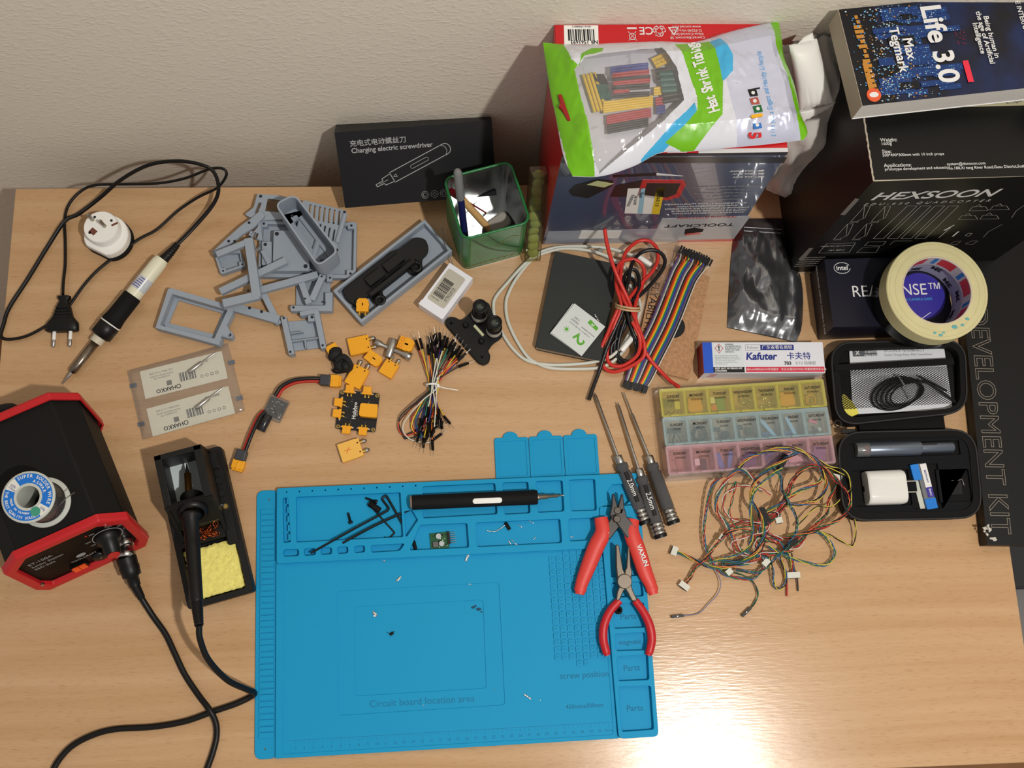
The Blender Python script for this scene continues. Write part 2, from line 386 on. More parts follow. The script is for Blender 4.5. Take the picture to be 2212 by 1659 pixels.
# right hand column of pockets
cp = [mq((1313,1125),(1377,1122),(1382,1244),(1318,1249)), mq((1318,1258),(1386,1256),(1390,1289),(1322,1292)), mq((1322,1303),(1390,1301),(1394,1356),(1325,1359)),
      mq((1326,1368),(1393,1365),(1396,1405),(1329,1407)), mq((1330,1417),(1399,1413),(1402,1469),(1334,1472)), mq((1334,1482),(1405,1480),(1412,1576),(1341,1581))]
b = MB(MM); b.plate(rnd([(colx1 + 0.0012, 0), (0.4495, 0), (0.4495, 0.2615), (colx0 + 0.0012, 0.2615)], 0.006, 4), cp, 0.0030, 0.0095, blue, bv=0.0004)
b.text('Parts', 0.0095, *ml(1357, 1332, .002), 0.0031, blued, bold=.01); b.text('magnetic', 0.0075, *ml(1361, 1387, .002), 0.0031, blued, bold=.015)
b.text('Parts', 0.0095, *ml(1364, 1443, .002), 0.0031, blued, bold=.01); b.text('Parts', 0.0095, *ml(1371, 1530, .002), 0.0031, blued, bold=.01)
t.part('pocket_column', b)
# three folding flaps above
xa, xb = ml(1071, 1030)[0], ml(1296, 1020)[0]; ht = ml(1100, 945)[1]; wv = (xb - xa) / 3
for k in range(3):
    u0, u1 = xa + k*wv + 0.0005, xa + (k+1)*wv - 0.0005; c = (u0 + u1)/2 - 0.001
    ol = [(u0, top_y - 0.002), (u1, top_y - 0.002), (u1, ht - 0.002), (u1 - 0.002, ht)]
    ol += [(c + 0.009*math.cos(a), ht + 0.0072*math.sin(a)) for a in [PI*j/8 for j in range(9)]]
    ol += [(u0 + 0.002, ht), (u0, ht - 0.002)]
    cell = rnd([(u0 + 0.004, top_y + 0.004), (u1 - 0.003, top_y + 0.004), (u1 - 0.003, ht - 0.004), (u0 + 0.004, ht - 0.004), (u0 + 0.004, ht - 0.019), (u0 + 0.0055, ht - 0.0205), (u0 + 0.004, ht - 0.022)], 0.001)
    b = MB(MM); b.plate(ol, [], 0, 0.0016, blue, bv=0.0003); b.plate(ol, [cell], 0.0016, 0.0024, blue, bv=0.0002)
    b.box(u0 + 0.0002, u1 - 0.0002, top_y - 0.001, top_y + 0.003, 0, 0.0030, blue)
    t.part('fold_flap', b)
# ================================================================ shared materials
black = mat('black_plastic', (13, 13, 14), 0.42, spec=.4); blackm = mat('black_matte', (11, 11, 12), 0.75, spec=.3); rubber = mat('black_rubber', (9, 9, 10), 0.45, spec=.4)
white = mat('white_plastic', (240, 240, 236), 0.4); whitep = mat('white_print', (225, 225, 225), 0.7); greyp = mat('grey_print', (150, 150, 150), 0.7); blackp = mat('black_print', (20, 20, 22), 0.7)
steel = mat('steel', (190, 188, 184), 0.28, metal=1.0); chrome = mat('chrome', (220, 220, 222), 0.12, metal=1.0); darksteel = mat('dark_steel', (92, 86, 80), 0.4, metal=0.9)
brass = mat('brass', (212, 176, 96), 0.3, metal=1.0); redm = mat('red_plastic', (196, 34, 38), 0.4); cream = mat('cream_plastic', (226, 224, 200), 0.4)
orange = mat('orange_nylon', (240, 168, 28), 0.45, bump=0.1, bs=900); orange2 = mat('pale_orange_nylon', (238, 184, 84), 0.5)
BLK = blackm

# ---------------------------------------------------------------- white travel plug adapter
px, py = W(240, 520, 0.0).xy
t = Thing('plug_adapter', 'white round travel plug adapter lying pins up inside the loop of black cord', 'plug adapter', (px, py, 0))
A = T(px, py, 0, math.radians(-28))
b = MB(A)
ol = circ(0, 0, 0.0265, 36); ol = [(x, max(y, -0.0225)) for x, y in ol]
b.prism([(x*1.03+0.001, y*1.03) for x, y in ol], 0, 0.008, blackm); b.loft([(ol, 0.008), (ol, 0.018), ([(x*.97, y*.97) for x, y in ol], 0.0195)], white)
t.part('housing', b)
b = MB(A @ T(-0.003, 0.003)); b.lathe([(0.0205, 0.019), (0.0205, 0.034), (0.0195, 0.0352)], white, n=32)
for a in (60, 150, 240): b.cyl(0.0016, 0.0352, 0.0356, blackp, M=T(0.0145*math.cos(math.radians(a)), 0.0145*math.sin(math.radians(a))), n=10)
brown = mat('brown_contact', (110, 62, 50), 0.6)
b.box(-0.0012, 0.0012, 0.0085, 0.0165, 0.0352, 0.0356, brown, M=T(0.006, 0.0, 0, -0.6)); b.box(-0.004, 0.004, -0.004, 0.003, 0.0352, 0.0356, brown, M=T(-0.0045, -0.009, 0, -0.2))
t.part('plug_face', b)
for dx, dy in ((-0.0135, 0.004), (0.0035, 0.0035)):
    b = MB(A @ T(dx - .002, dy + .002)); b.lathe([(0.0024, 0.035), (0.0024, 0.0375), (0.0020, 0.038), (0.0020, 0.052), (0.001, 0.0532)], steel, n=12); b.lathe([(0.0026, 0.035), (0.0026, 0.0365)], cream, n=12)
    t.part('pin', b)

# ---------------------------------------------------------------- soldering iron with flat cord
t = Thing('soldering_iron', 'soldering iron with cream and black handle lying on the desk by its coiled cord', 'soldering iron', W(240, 680, 0))
p0 = W(137, 832, 0.002); p1 = W(352, 562, 0.014); ax = (p1 - p0); LEN = ax.length
def seg(t0): return p0 + ax * t0
def along(u, v, z): # param of pixel along axis
    return (W(u, v, z) - p0).dot(ax) / LEN
A = FM(p0, ax.cross(Vector((0, 0, 1))), Vector((0, 0, 1)).cross(ax.cross(Vector((0, 0, 1)))))
A = Matrix(((A[0][0], 0, 0, p0.x), (A[1][0], 0, 0, p0.y), (A[2][0], 0, 0, p0.z), (0, 0, 0, 1)))
zd = ax.normalized(); xd = zd.cross(Vector((0, 0, 1))).normalized(); yd = zd.cross(xd)
A = Matrix(((xd.x, yd.x, zd.x, p0.x), (xd.y, yd.y, zd.y, p0.y), (xd.z, yd.z, zd.z, p0.z + 0.004), (0, 0, 0, 1)))
s = lambda u, v: along(u, v, 0.01)
bt, bn, bg, bc, be = s(157, 808), s(205, 737), s(216, 718), s(240, 688), s(285, 640)
b = MB(A); b.lathe([(0.0004, 0), (0.0012, 0.006), (0.0020, 0.012), (0.0022, bt)], steel, n=12); t.part('tip', b)
b = MB(A); b.lathe([(0.0034, bt), (0.0050, bt + 0.003), (0.0052, bn), (0.0045, bn)], mat('worn_steel', (138, 128, 116), 0.3, metal=1.0, var=0.25, vs=300), n=18); t.part('barrel', b)
b = MB(A); b.lathe([(0.0078, bn - 0.001), (0.0078, bn + 0.007)], mat('mica_ring', (205, 198, 178), 0.5), n=18); t.part('collar', b)
b = MB(A); b.lathe([(0.0085, bn + 0.007), (0.0125, bn + 0.009), (0.0128, bc - 0.007), (0.0105, bc - 0.005)], black, n=20)
b.lathe([(0.0128, bc - 0.007), (0.0130, bc - 0.0062), (0.0128, bc - 0.0055)], whitep, n=20)
t.part('nut', b)
b = MB(A); b.lathe([(0.0105, bc - 0.006), (0.0128, bc - 0.004), (0.0115, bc + 0.006), (0.0112, be), (0.0100, be + 0.001)], blackm, n=24); t.part('foam_grip', b)
b = MB(A); b.lathe([(0.0095, be), (0.0098, be + 0.004), (0.0094, LEN - 0.006), (0.0080, LEN)], cream, n=24)
st = be + 0.010
b.lathe([(0.0099, st), (0.0099, st + 0.017)], mat('pale_label', (196, 200, 205), 0.3, var=0.15, vs=500), n=24)
for k in range(5): b.box(-0.006 + 0.001*k, 0.004, 0.0, 0.0001, st + 0.002 + 0.003*k, st + 0.003 + 0.003*k, mat('violet_print', (70, 66, 150), 0.6), M=T(0, -0.0100, 0))
t.part('handle', b)
# strain relief then the cord loops
q = [W(352, 562, 0.014), W(362, 552, 0.015), W(373, 540, 0.014), W(383, 528, 0.012)]
b = MB(); P = smooth(q, 8); b.tube(P, [0.0062 - 0.0028*i/len(P) + (0.0008 if i % 3 == 0 else 0) for i in range(len(P))], rubber, 10); t.part('strain_relief', b)
cord = [(383,528,.010), (420,490,.012), (458,445,.022), (472,410,.035), (462,372,.050), (432,355,.058), (380,348,.060), (320,357,.055), (262,388,.035), (215,428,.014), (170,462,.009), (140,478,.009), (105,530,.005), (60,603,.004), (20,665,.004), (8,700,.004), (2,726,.004), (20,733,.004), (60,725,.004), (105,700,.004), (145,666,.005), (180,618,.005),
        (210,585,.004), (250,553,.004), (300,517,.004), (340,495,.004), (385,455,.006), (430,425,.014), (470,405,.028), (489,378,.040), (480,364,.045), (450,366,.042), (400,385,.030), (340,396,.020), (260,398,.012), (205,400,.008), (175,413,.006), (150,440,.005), (140,472,.004), (141,520,.004), (141,570,.004), (137,610,.006), (136,636,.008)]
P = smooth([W(*c[:2], c[2]) for c in cord], 7)
b = MB(); b.tube(P, 0.0027, rubber, 8, flat=0.65); t.part('cord', b)
A = T(*W(141, 700, 0).xy, 0, math.radians(1))
b = MB(A); w2 = W(178, 700, 0.01).x - W(107, 700, 0.01).x
yt, yb = W(140, 640, .008).y - A[1][3], W(140, 716, .008).y - A[1][3]
secs = [(yt, .0075, .0045), (yt - .003, .0075, .0045), (yt - .006, .005, .004), (yt - .012, .008, .005), (yt - .026, .012, .006), (yt - .034, .0185, .0065), (yb + .001, .0192, .0062), (yb, .0175, .005)]
b.rings([[(sx*math.copysign(abs(math.cos(a))**.6, math.cos(a)), y, 0.0072 + sz*math.copysign(abs(math.sin(a))**.6, math.sin(a))) for a in [2*PI*k/20 for k in range(20)]] for y, sx, sz in secs], rubber)
for k in range(4): b.box(-0.007 - .0012*k, 0.007 + .0012*k, yt - .0165 - .004*k, yt - .0148 - .004*k, .011, .0136, rubber)
pg = t.part('mains_plug', b)
for dx in (-0.0095, 0.0095):
    b = MB(A); b.tube([(dx, yb + .001, .0072), (dx, yb - .010, .0072)], .0022, white, 10); b.tube([(dx, yb - .010, .0072), (dx, yb - .0185, .0072), (dx, yb - .0192, .0072)], [.0021, .0021, .0012], steel, 10)
    t.part('prong', b, parent=pg)

# ---------------------------------------------------------------- soldering station
SA = math.radians(24); SM = T(0.079, -0.494, 0, SA)
t = Thing('soldering_station', 'black and red soldering station with dial, a cable plugged into its front', 'soldering station', SM @ Vector((0.057, 0.08, 0)))
def octo(d, g=0.0): # cross-section of the housing; g grows the outline; y = depth at foot
    pts = [(0-g*.3, 0.004-g), (114+g*.3, 0.004-g), (122+g, 16-g), (125+g, 78+g*.4), (102+g*.5, 100+g), (13-g*.5, 100+g), (-10-g, 78+g*.4), (-8-g, 16-g)]
    return [Vector((x/1000, d/1000 + 0.24*max(z, 0)/1000, max(z, 0)/1000)) for x, z in pts]
blackpc = mat('black_powder_coat', (13, 12, 11), 0.62, spec=.3, bump=0.25, bs=3500)
b = MB(SM); b.rings([octo(5, -2), octo(152, -2)], blackpc, smooth=False); t.part('housing', b, bevel=0.0015)
red_b = mat('red_bezel', (190, 30, 36), 0.38)
def inset(P, s, dy):
    c = Vector((0.0575, 0, 0.052)); return [Vector((c.x + (p.x - c.x)*s[0], p.y + dy + 0.24*((c.z + (p.z - c.z)*s[1]) - p.z), c.z + (p.z - c.z)*s[1])) for p in P]
for nm, d0, d1 in (('front_bezel', 0, 9), ('rear_bezel', 147, 157)):
    o1 = octo(d0 if nm == 'front_bezel' else d1, 1.0); i1 = inset(o1, (0.86, 0.84), 0); i2 = inset(o1, (0.845, 0.825), 0.006 if nm == 'front_bezel' else -0.006)
    o2 = octo(d1 if nm == 'front_bezel' else d0, 2.5); m1 = octo(d0 + 3 if nm == 'front_bezel' else d1 - 3, 2.5)
    b = MB(SM); b.rings([o2, m1, o1, i1, i2], red_b, cap=False, smooth=False)
    b.rings([inset(o2, (.97, .97), 0), o2], red_b, cap=False, smooth=False)
    fb = t.part(nm, b, bevel=0.0012)
o1 = inset(octo(0, 1.0), (0.85, 0.83), 0.005)
# front panel plane frame: x right, y up the panel, z outwards
pn = Vector((0, -1, 0.24)).normalized(); pu = Vector((0, 0.24, 1)).normalized()
PF = SM @ Matrix(((1, 0, 0, 0), (0, pu.y, pn.y, 0.0045), (0, pu.z, pn.z, 0), (0, 0, 0, 1)))
panel = mat('maroon_black_panel', (34, 20, 18), 0.3)
b = MB(); b.add([tuple(SM @ p) for p in o1] + [tuple(SM @ (p + Vector((0, 0.01, 0)))) for p in o1], [tuple(range(8)), tuple(range(8, 16))] + [(i, (i+1) % 8, 8+(i+1) % 8, 8+i) for i in range(8)], panel)
b.text('ST-100A', 0.0075, 0.010, 0.070, 0.0006, greyp, PF, al='LEFT'); b.text('Solder Station', 0.0062, 0.010, 0.062, 0.0006, greyp, PF, al='LEFT'); b.text('ESD-Safe', 0.0062, 0.010, 0.0545, 0.0006, greyp, PF, al='LEFT')
b.text('TOOLCRAFT', 0.005, 0.056, 0.033, 0.0006, greyp, PF); b.lathe([(0.0045, 0), (0.0045, 0.0007)], greyp, PF @ T(0.056, 0.041) @ Matrix.Diagonal((1.2, .7, 1, 1)))
b.plate(circ(0, 0, 0.0165, 30), [circ(0, 0, 0.0155, 30)], 0.0004, 0.0008, greyp, PF @ T(0.094, 0.058))
for a_, s_ in ((200, '150'), (170, '200'), (120, '250'), (62, '300'), (30, '350'), (0, '450')):
    b.text(s_, 0.0042, 0.094 + .021*math.cos(math.radians(a_)), 0.058 + .021*math.sin(math.radians(a_)), 0.0006, greyp, PF)
b.lathe([(0.001, 0), (0.001, 0.001)], redm, PF @ T(0.078, 0.078))
t.part('front_panel', b, label='dark maroon front panel with white lettering')
b = MB(PF @ T(0.094, 0.058)); b.lathe([(0.0135, 0), (0.0130, 0.008), (0.0095, 0.009), (0.0085, 0.024), (0.0075, 0.025)], black, n=28)
b.box(-0.0008, 0.0008, 0.0, 0.013, 0.0092, 0.0098, redm, M=T(rz=2.9)); b.cyl(0.0068, 0.0250, 0.0258, redm); b.box(-0.0008, 0.0008, -0.012, 0.0, 0.009, 0.0250, redm)
t.part('temperature_dial', b, label='black temperature dial with red cap')
b = MB(PF @ T(0.044, 0.018)); b.box(-0.009, 0.009, -0.006, 0.006, 0, 0.003, black); b.box(-0.0075, -0.0005, -0.005, 0.005, 0.003, 0.0045, mat('orange_switch', (250, 92, 30), 0.3)); b.box(0.0005, 0.0075, -0.005, 0.005, 0.003, 0.0045, mat('orange_switch', 0))
t.part('power_switch', b, label='orange rocker switch')
b = MB(PF @ T(0.070, 0.022)); b.lathe([(0.0085, 0), (0.0085, 0.004), (0.0040, 0.0045), (0.0036, 0.0046)], black, n=18); b.cyl(0.0012, 0.0046, 0.0052, steel); t.part('earth_socket', b)
b = MB(PF @ T(0.101, 0.026)); b.lathe([(0.0085, 0), (0.0085, 0.006), (0.0080, 0.0065)], steel, n=18); t.part('cable_socket', b)
for x_, z_ in ((6, 20), (108, 86)):
    b = MB(PF); b.cyl(0.0022, 0.004, 0.0062, steel, M=T(x_/1000 - .004, z_/1000 + .003), n=10); t.part('screw', b)
b = MB(SM); b.tube(smooth([(0.000, 0.172, 0.078), (0.004, 0.188, 0.078), (0.030, 0.191, 0.078), (0.054, 0.188, 0.078), (0.058, 0.172, 0.078)], 5), 0.0075, black, 12); t.part('rear_handle', b)

# ---------------------------------------------------------------- solder spool on the station
c = W(78, 1079, 0.124); sx, sy = c.x, c.y
z0 = 0.0985
t = Thing('solder_spool', 'grey spool of solder wire with a blue label standing on the black station', 'solder spool', (sx, sy, z0))
spg = mat('grey_spool_plastic', (192, 196, 190), 0.4)
RO = 0.0268; hz = 0.046; A = T(sx, sy, z0)
b = MB(A)
def ring(z0_, z1_, ro, ri): return [(ri, z0_), (ro - .0008, z0_), (ro, z0_ + .0006), (ro, z1_ - .0006), (ro - .0008, z1_), (ri, z1_)]
b.lathe(ring(0, 0.003, RO, 0.0115) , spg, n=44, cap=False); b.lathe(ring(hz - .003, hz, RO, 0.0115), spg, n=44, cap=False)
b.lathe([(0.0115, 0), (0.0115, hz)], spg, n=32, cap=False); b.lathe([(0.0115, .001), (0.014, .001), (0.014, hz - .001)], spg, n=32, cap=False)
t.part('reel', b)
b = MB(A); wire = mat('solder_wire', (150, 148, 146), 0.32, metal=0.9, bump=0.8, bs=900)
prof = [];
for k in range(30): prof += [(0.0215, 0.003 + k*.04/30 ), (0.0223, 0.003 + (k+.5)*.04/30)]
b.lathe([(0.014, .003)] + prof + [(0.014, .043)], wire, n=40, cap=False); t.part('wound_solder', b)
b = MB(); b.tube(smooth([W(128, 1092, .125), W(132, 1088, .128), W(140, 1079, .13), W(150, 1071, .131), W(161, 1064, .134)], 5), 0.0006, wire, 6); t.part('loose_end', b)
lb = mat('blue_label', (20, 112, 205), 0.5); lw = mat('white_label', (222, 222, 214), 0.5)
b = MB(A @ T(0, 0, hz))
def sector(a0, a1, r0, r1, m_, z):
    n_ = 18; p = [(r1*math.cos(math.radians(a0 + (a1-a0)*k/n_)), r1*math.sin(math.radians(a0 + (a1-a0)*k/n_))) for k in range(n_+1)] + [(r0*math.cos(math.radians(a1 - (a1-a0)*k/n_)), r0*math.sin(math.radians(a1 - (a1-a0)*k/n_))) for k in range(n_+1)]
    b.prism(p, 0, z, m_)
def arc_text(s_, r, a_mid, size, m_, step):
    n_ = len(s_)
    for k, ch in enumerate(s_):
        a = math.radians(a_mid - step*(k - (n_-1)/2)); b.text(ch, size, r*math.cos(a), r*math.sin(a), 0.0003, m_, rz=a - PI/2, bold=0.02)
sector(-28, 128, .0142, .0245, lb, .00015); sector(160, 305, .0142, .0245, lb, .00015); sector(128, 160, .0142, .0245, lw, .00012); sector(305, 332, .0142, .0245, lw, .00012)
arc_text('SUPER SOLDER WIRE', 0.0215, 51, 0.0046, whitep, 8.6); arc_text('ASWAR', 0.0168, 46, 0.0042, whitep, 13)
def arc_in(s_, r, a_mid, size, step):
    n_ = len(s_)
    for k, ch in enumerate(s_):
        a = math.radians(a_mid + step*(k - (n_-1)/2)); b.text(ch, size, r*math.cos(a), r*math.sin(a), 0.0003, whitep, rz=a + PI/2, bold=0.02)
arc_in('THE BEST QUALITY SOLDER', 0.0218, 233, 0.0038, 6.0); arc_in('MADE IN TAIWAN', 0.0170, 232, 0.0031, 6.6)
b.text('63%', 0.0036, -.0155, .0112, .0003, mat('violet_print', 0), rz=-.6); b.text('1.0mm', 0.0030, -.0165, .0085, .0003, mat('violet_print', 0), rz=-.6); b.text('250g', 0.0030, .0155, -.0125, .0003, mat('violet_print', 0), rz=-.6)
b.cyl(0.0050, 0, 0.0004, mat('green_sticker', (62, 148, 124), 0.6), M=T(.0085, -.0150), n=24)
t.part('label', b, label='round blue and white paper label')

# ---------------------------------------------------------------- iron stand with sponge
BF, bw, bh = Fr((407, 1316), (547, 1276), (351, 1140), 0.020)
bh2 = (BF.inverted() @ W(467, 966, 0.020)).y
t = Thing('iron_stand', 'black soldering iron stand holding a yellow sponge and copper wool', 'soldering iron stand', BF @ Vector((bw/2, bh2/2, -0.020)))
stp = mat('stand_black', (13, 13, 13), 0.5, spec=.4, bump=0.1, bs=600)
B0 = BF @ T(0, 0, -0.020)
b = MB(B0)
b.plate(rnd([(0, 0), (bw, 0), (bw, bh2), (0, bh2)], .004), [rnd([(.005, .005), (bw - .006, .005), (bw - .006, .069), (.005, .069)], .004)], 0.004, 0.020, stp, bv=.0008)
b.box(0.001, bw - .001, 0.001, bh2 - .001, 0, 0.005, stp)
b.box(bw - .0155, bw - .002, bh2 - .115, bh2 - .004, .018, .0225, stp, bv=.002); b.box(bw - .0155, bw - .004, bh2 - .026, bh2 - .006, .02, .027, stp, bv=.002)
for yy in (0.055, 0.040): b.cyl(.0042, .022, .0255, stp, M=T(bw - .0085, bh2 - yy + 0.0), n=14)
t.part('base', b)
b = MB(B0 @ T(bw - .0085, bh2 - .071)); b.tube([(0, 0, .022), (-.004, .002, .034)], .0014, steel, 8); b.cyl(.003, .022, .0245, brass); t.part('holding_peg', b)
# sponge
sy_ = mat('yellow_sponge', (238, 228, 128), 0.85, bump=0.9, bs=420, var=0.10, vs=250)
b = MB(B0)
x0_, x1_, y0_, y1_ = .0065, bw - .0085, .0075, .064
N = 26; random.seed(3)
g = [[(x0_ + (x1_-x0_)*i/N + (random.uniform(-.0008, .0008) if i in (0, N) else 0), y0_ + (y1_-y0_)*j/N + (random.uniform(-.0008, .0008) if j in (0, N) else 0), .0150 + .0016*noise.noise(Vector((i*.55, j*.55, 0))) - (.002 if i in (0, N) or j in (0, N) else 0)) for i in range(N+1)] for j in range(N+1)]
vs = [p for r_ in g for p in r_]; b.add(vs, [(j*(N+1)+i, j*(N+1)+i+1, (j+1)*(N+1)+i+1, (j+1)*(N+1)+i) for j in range(N) for i in range(N)], sy_, smooth=True)
b.box(x0_ + .0005, x1_ - .0005, y0_ + .0005, y1_ - .0005, .005, .0128, sy_)
random.seed(5)
for k in range(60):
    x_, y_ = random.uniform(x0_+.003, x1_-.003), random.uniform(y0_+.003, y1_-.003); b.sphere((x_, y_, .0146), random.uniform(.0006, .0016), sy_, 5, (1, 1, .5))
t.part('sponge', b, label='yellow cleaning sponge')
# hood: two side walls, back bar, sloping front plate
hoodp = stp
def side(x, w_):
    pr = [(0.074, 0.020), (0.074, 0.024), (0.087, 0.036), (0.106, 0.066), (bh2 - .003, 0.068), (bh2 - .003, 0.020)]
    b.rings([[(x, p[0], p[1]) for p in pr], [(x + w_, p[0], p[1]) for p in pr]], hoodp, smooth=False)
xl, xr = 0.009, bw - .016
b = MB(B0); side(xl, .004); t.part('side_wall', b, bevel=.0008)
b = MB(B0); side(xr, .004); t.part('side_wall', b, bevel=.0008)
b = MB(B0); b.box(xl, xr + .004, bh2 - .009, bh2 - .003, .020, .068, hoodp); b.box(xl, xl + .008, .110, bh2 - .003, .0645, .068, hoodp); b.box(xr - .005, xr + .004, .110, bh2 - .003, .0645, .068, hoodp); t.part('back_wall', b, bevel=.0008)
# front plate from (y .080,z .043) to (y .110,z .080)
o_ = Vector((xl, .0865, .034)); PFm = B0 @ FM(o_, (1, 0, 0), Vector((0, .0225, .033)))
ph = Vector((0, .0225, .033)).length; cxp = (xr + .004 - xl)/2
b = MB(PFm); b.plate([(0, 0), (xr + .004 - xl, 0), (xr + .004 - xl, ph), (0, ph)], [circ(cxp, ph*.62, .0125, 24)], -.003, 0, hoodp, bv=.0004); b.box(0, xr + .004 - xl, ph - .004, ph + .001, -.004, .0015, hoodp); t.part('front_plate', b)
b = MB(PFm @ T(cxp, ph*.62)); b.lathe([(.0165, 0), (.0165, .003), (.0130, .006), (.0122, .006), (.0118, -.012), (.0135, -.020)], black, n=28, cap=False); t.part('funnel', b)
b = MB(B0); b.box(xl + .004, xr, .0895, bh2 - .009, .020, .021, mat('brushed_tray', (206, 218, 222), 0.5)); t.part('inner_tray', b, label='bare metal drip tray')
b = MB(B0); b.box(xl + .004, xr, .0865, .0885, .0185, .035, mat('olive_cardboard', (62, 58, 22), 0.7)); t.part('wool_guard', b)
cop = mat('copper_wool', (190, 96, 50), 0.25, metal=1.0)
random.seed(11); b = MB(B0)
for k in range(60):
    c_ = Vector((.036 + random.uniform(-.016, .015), .0785 + random.uniform(-.0065, .0055), .0235 + random.uniform(-.002, .007))); r_ = random.uniform(.0018, .0036); e = Vector((random.gauss(0, 1), random.gauss(0, 1), random.gauss(0, 1))).normalized(); f_ = e.orthogonal().normalized(); g_ = e.cross(f_)
    b.tube([c_ + (f_*math.cos(a) + g_*math.sin(a))*r_ for a in [2*PI*j/9 for j in range(9)]], .0004, cop, 4, close=True)
cw = t.part('brass_wool', b, label='copper coloured cleaning wool'); cw['kind'] = 'stuff'

# ---------------------------------------------------------------- station iron resting in the stand, with its cable
t = Thing('station_iron', 'black station iron parked in the stand, its cable looping over to the station', 'soldering iron', W(420, 1240, 0.0))
top = W(403, 1000, .036); fun = W(411, 1102, .055); end = W(428, 1345, .090)
def rod(b, a, c_, prof, m_, n=16):
    d = (c_ - a); z = d.normalized(); x = z.orthogonal().normalized(); y = z.cross(x); L_ = d.length
    b.lathe([(r, h*L_) for r, h in prof], m_, Matrix(((x.x, y.x, z.x, a.x), (x.y, y.y, z.y, a.y), (x.z, y.z, z.z, a.z), (0, 0, 0, 1))), n)
def lerp(a, c_, k): return a + (c_ - a)*k
b = MB(); rod(b, top, fun, [(.0003, 0), (.0012, .10), (.0028, .22), (.0028, .26)], darksteel); t.part('tip', b)
b = MB(); rod(b, top, fun, [(.0028, .22), (.0042, .24), (.0042, 1.0)], mat('tip_sleeve', (128, 92, 46), 0.35, metal=0.9)); t.part('tip_sleeve', b)
b = MB(); rod(b, lerp(fun, end, .02), end, [(.0075, 0), (.0118, .015), (.0118, .05), (.0088, .08), (.0080, .30), (.0083, .32), (.0080, .34), (.0073, .60), (.0070, .80), (.0066, .82), (.0060, .83)], black, 22); t.part('handle', b)
q0 = lerp(fun, end, .83); b = MB(); q1 = W(430, 1352, .096)
P = [lerp(q0, q1, k/16) for k in range(17)]; b.tube(P, [.0060 - .0018*k/16 + (.0007 if k % 2 else 0) for k in range(17)], rubber, 12); t.part('strain_relief', b)
ca = [(430,1350,.096), (432,1380,.090), (450,1425,.075), (490,1468,.048), (530,1488,.025), (549,1496,.010), (543,1504,.0035), (510,1520,.0035), (460,1537,.0035), (400,1558,.0035), (330,1570,.0035), (250,1575,.0035), (200,1588,.0035), (155,1612,.0035), (125,1645,.0035), (110,1675,.0035)]
b = MB(); b.tube(smooth([W(*c[:2], c[2]) for c in ca], 7), .0034, rubber, 10); t.part('cable', b)

t = Thing('station_cable', 'black cable with screw connector plugged into the front of the station', 'cable', W(300, 1300, 0.0))
k0 = PF @ Vector((0.101, 0.026, 0.006)); 
c1 = W(271, 1222, .030); c2 = W(292, 1265, .020); c3 = W(306, 1292, .012)
b = MB(); rod(b, k0, c1, [(.0080, 0), (.0080, .25), (.0105, .27), (.0105, .60), (.0085, .63)], steel, 16); t.part('coupling_nut', b)
b = MB(); d1 = lerp(k0, c1, .55); rod(b, d1, c2, [(.0108, 0), (.0112, .1), (.0106, .3), (.0112, .35), (.0106, .5), (.0104, .66), (.0070, .70), (.0062, 1)], rubber, 18); t.part('plug_body', b)
P = [lerp(c2, c3, k/14) for k in range(-4, 15)]; b = MB(); b.tube(P, [.0052 - .0014*k/18 + (.0007 if k % 2 else 0) for k in range(19)], rubber, 12); t.part('strain_relief', b)
ca = [(306,1292,.012), (330,1330,.006), (358,1370,.004), (378,1412,.004), (400,1458,.004), (430,1503,.005), (452,1532,.0095), (466,1560,.006), (468,1590,.0035), (460,1625,.0035), (447,1662,.0035), (440,1685,.0035)]
b = MB(); b.tube(smooth([W(*c[:2], c[2]) for c in ca], 7), .0034, rubber, 10); t.part('cable', b)

# ---------------------------------------------------------------- clear sachet with two carded iron tips
clear = film('clear_film', (225, 225, 225), 0.12, 0.06, bump=0.6, bs=60)
PKM, pw, ph_ = Fr((308, 950), (530, 888), (276, 800), 0.001)
t = Thing('tip_sachet', 'clear plastic sachet holding two white cards with soldering tips', 'packet', PKM @ Vector((pw/2, ph_/2, -0.001)))
b = MB(PKM); NX, NY = 26, 18
def wav(x, y): return .0016 + .0013*noise.noise(Vector((x*45, y*60, 1))) + .0009*noise.noise(Vector((x*160, y*160, 4)))
for zz in (0.0018, -0.0006):
    vs = [(pw*i/NX, ph_*j/NY, (zz + (wav(pw*i/NX, ph_*j/NY) if zz > 0 else 0)) if 0 < i < NX and 0 < j < NY else 0.0001) for j in range(NY+1) for i in range(NX+1)]
    b.add(vs, [(j*(NX+1)+i, j*(NX+1)+i+1, (j+1)*(NX+1)+i+1, (j+1)*(NX+1)+i) for j in range(NY) for i in range(NX)], clear, smooth=True)
t.part('film', b)
card = mat('off_white_card', (228, 225, 208), 0.6); ink = mat('faded_ink', (120, 120, 118), 0.7); gink = mat('dark_blue_print', (58, 68, 84), 0.6)
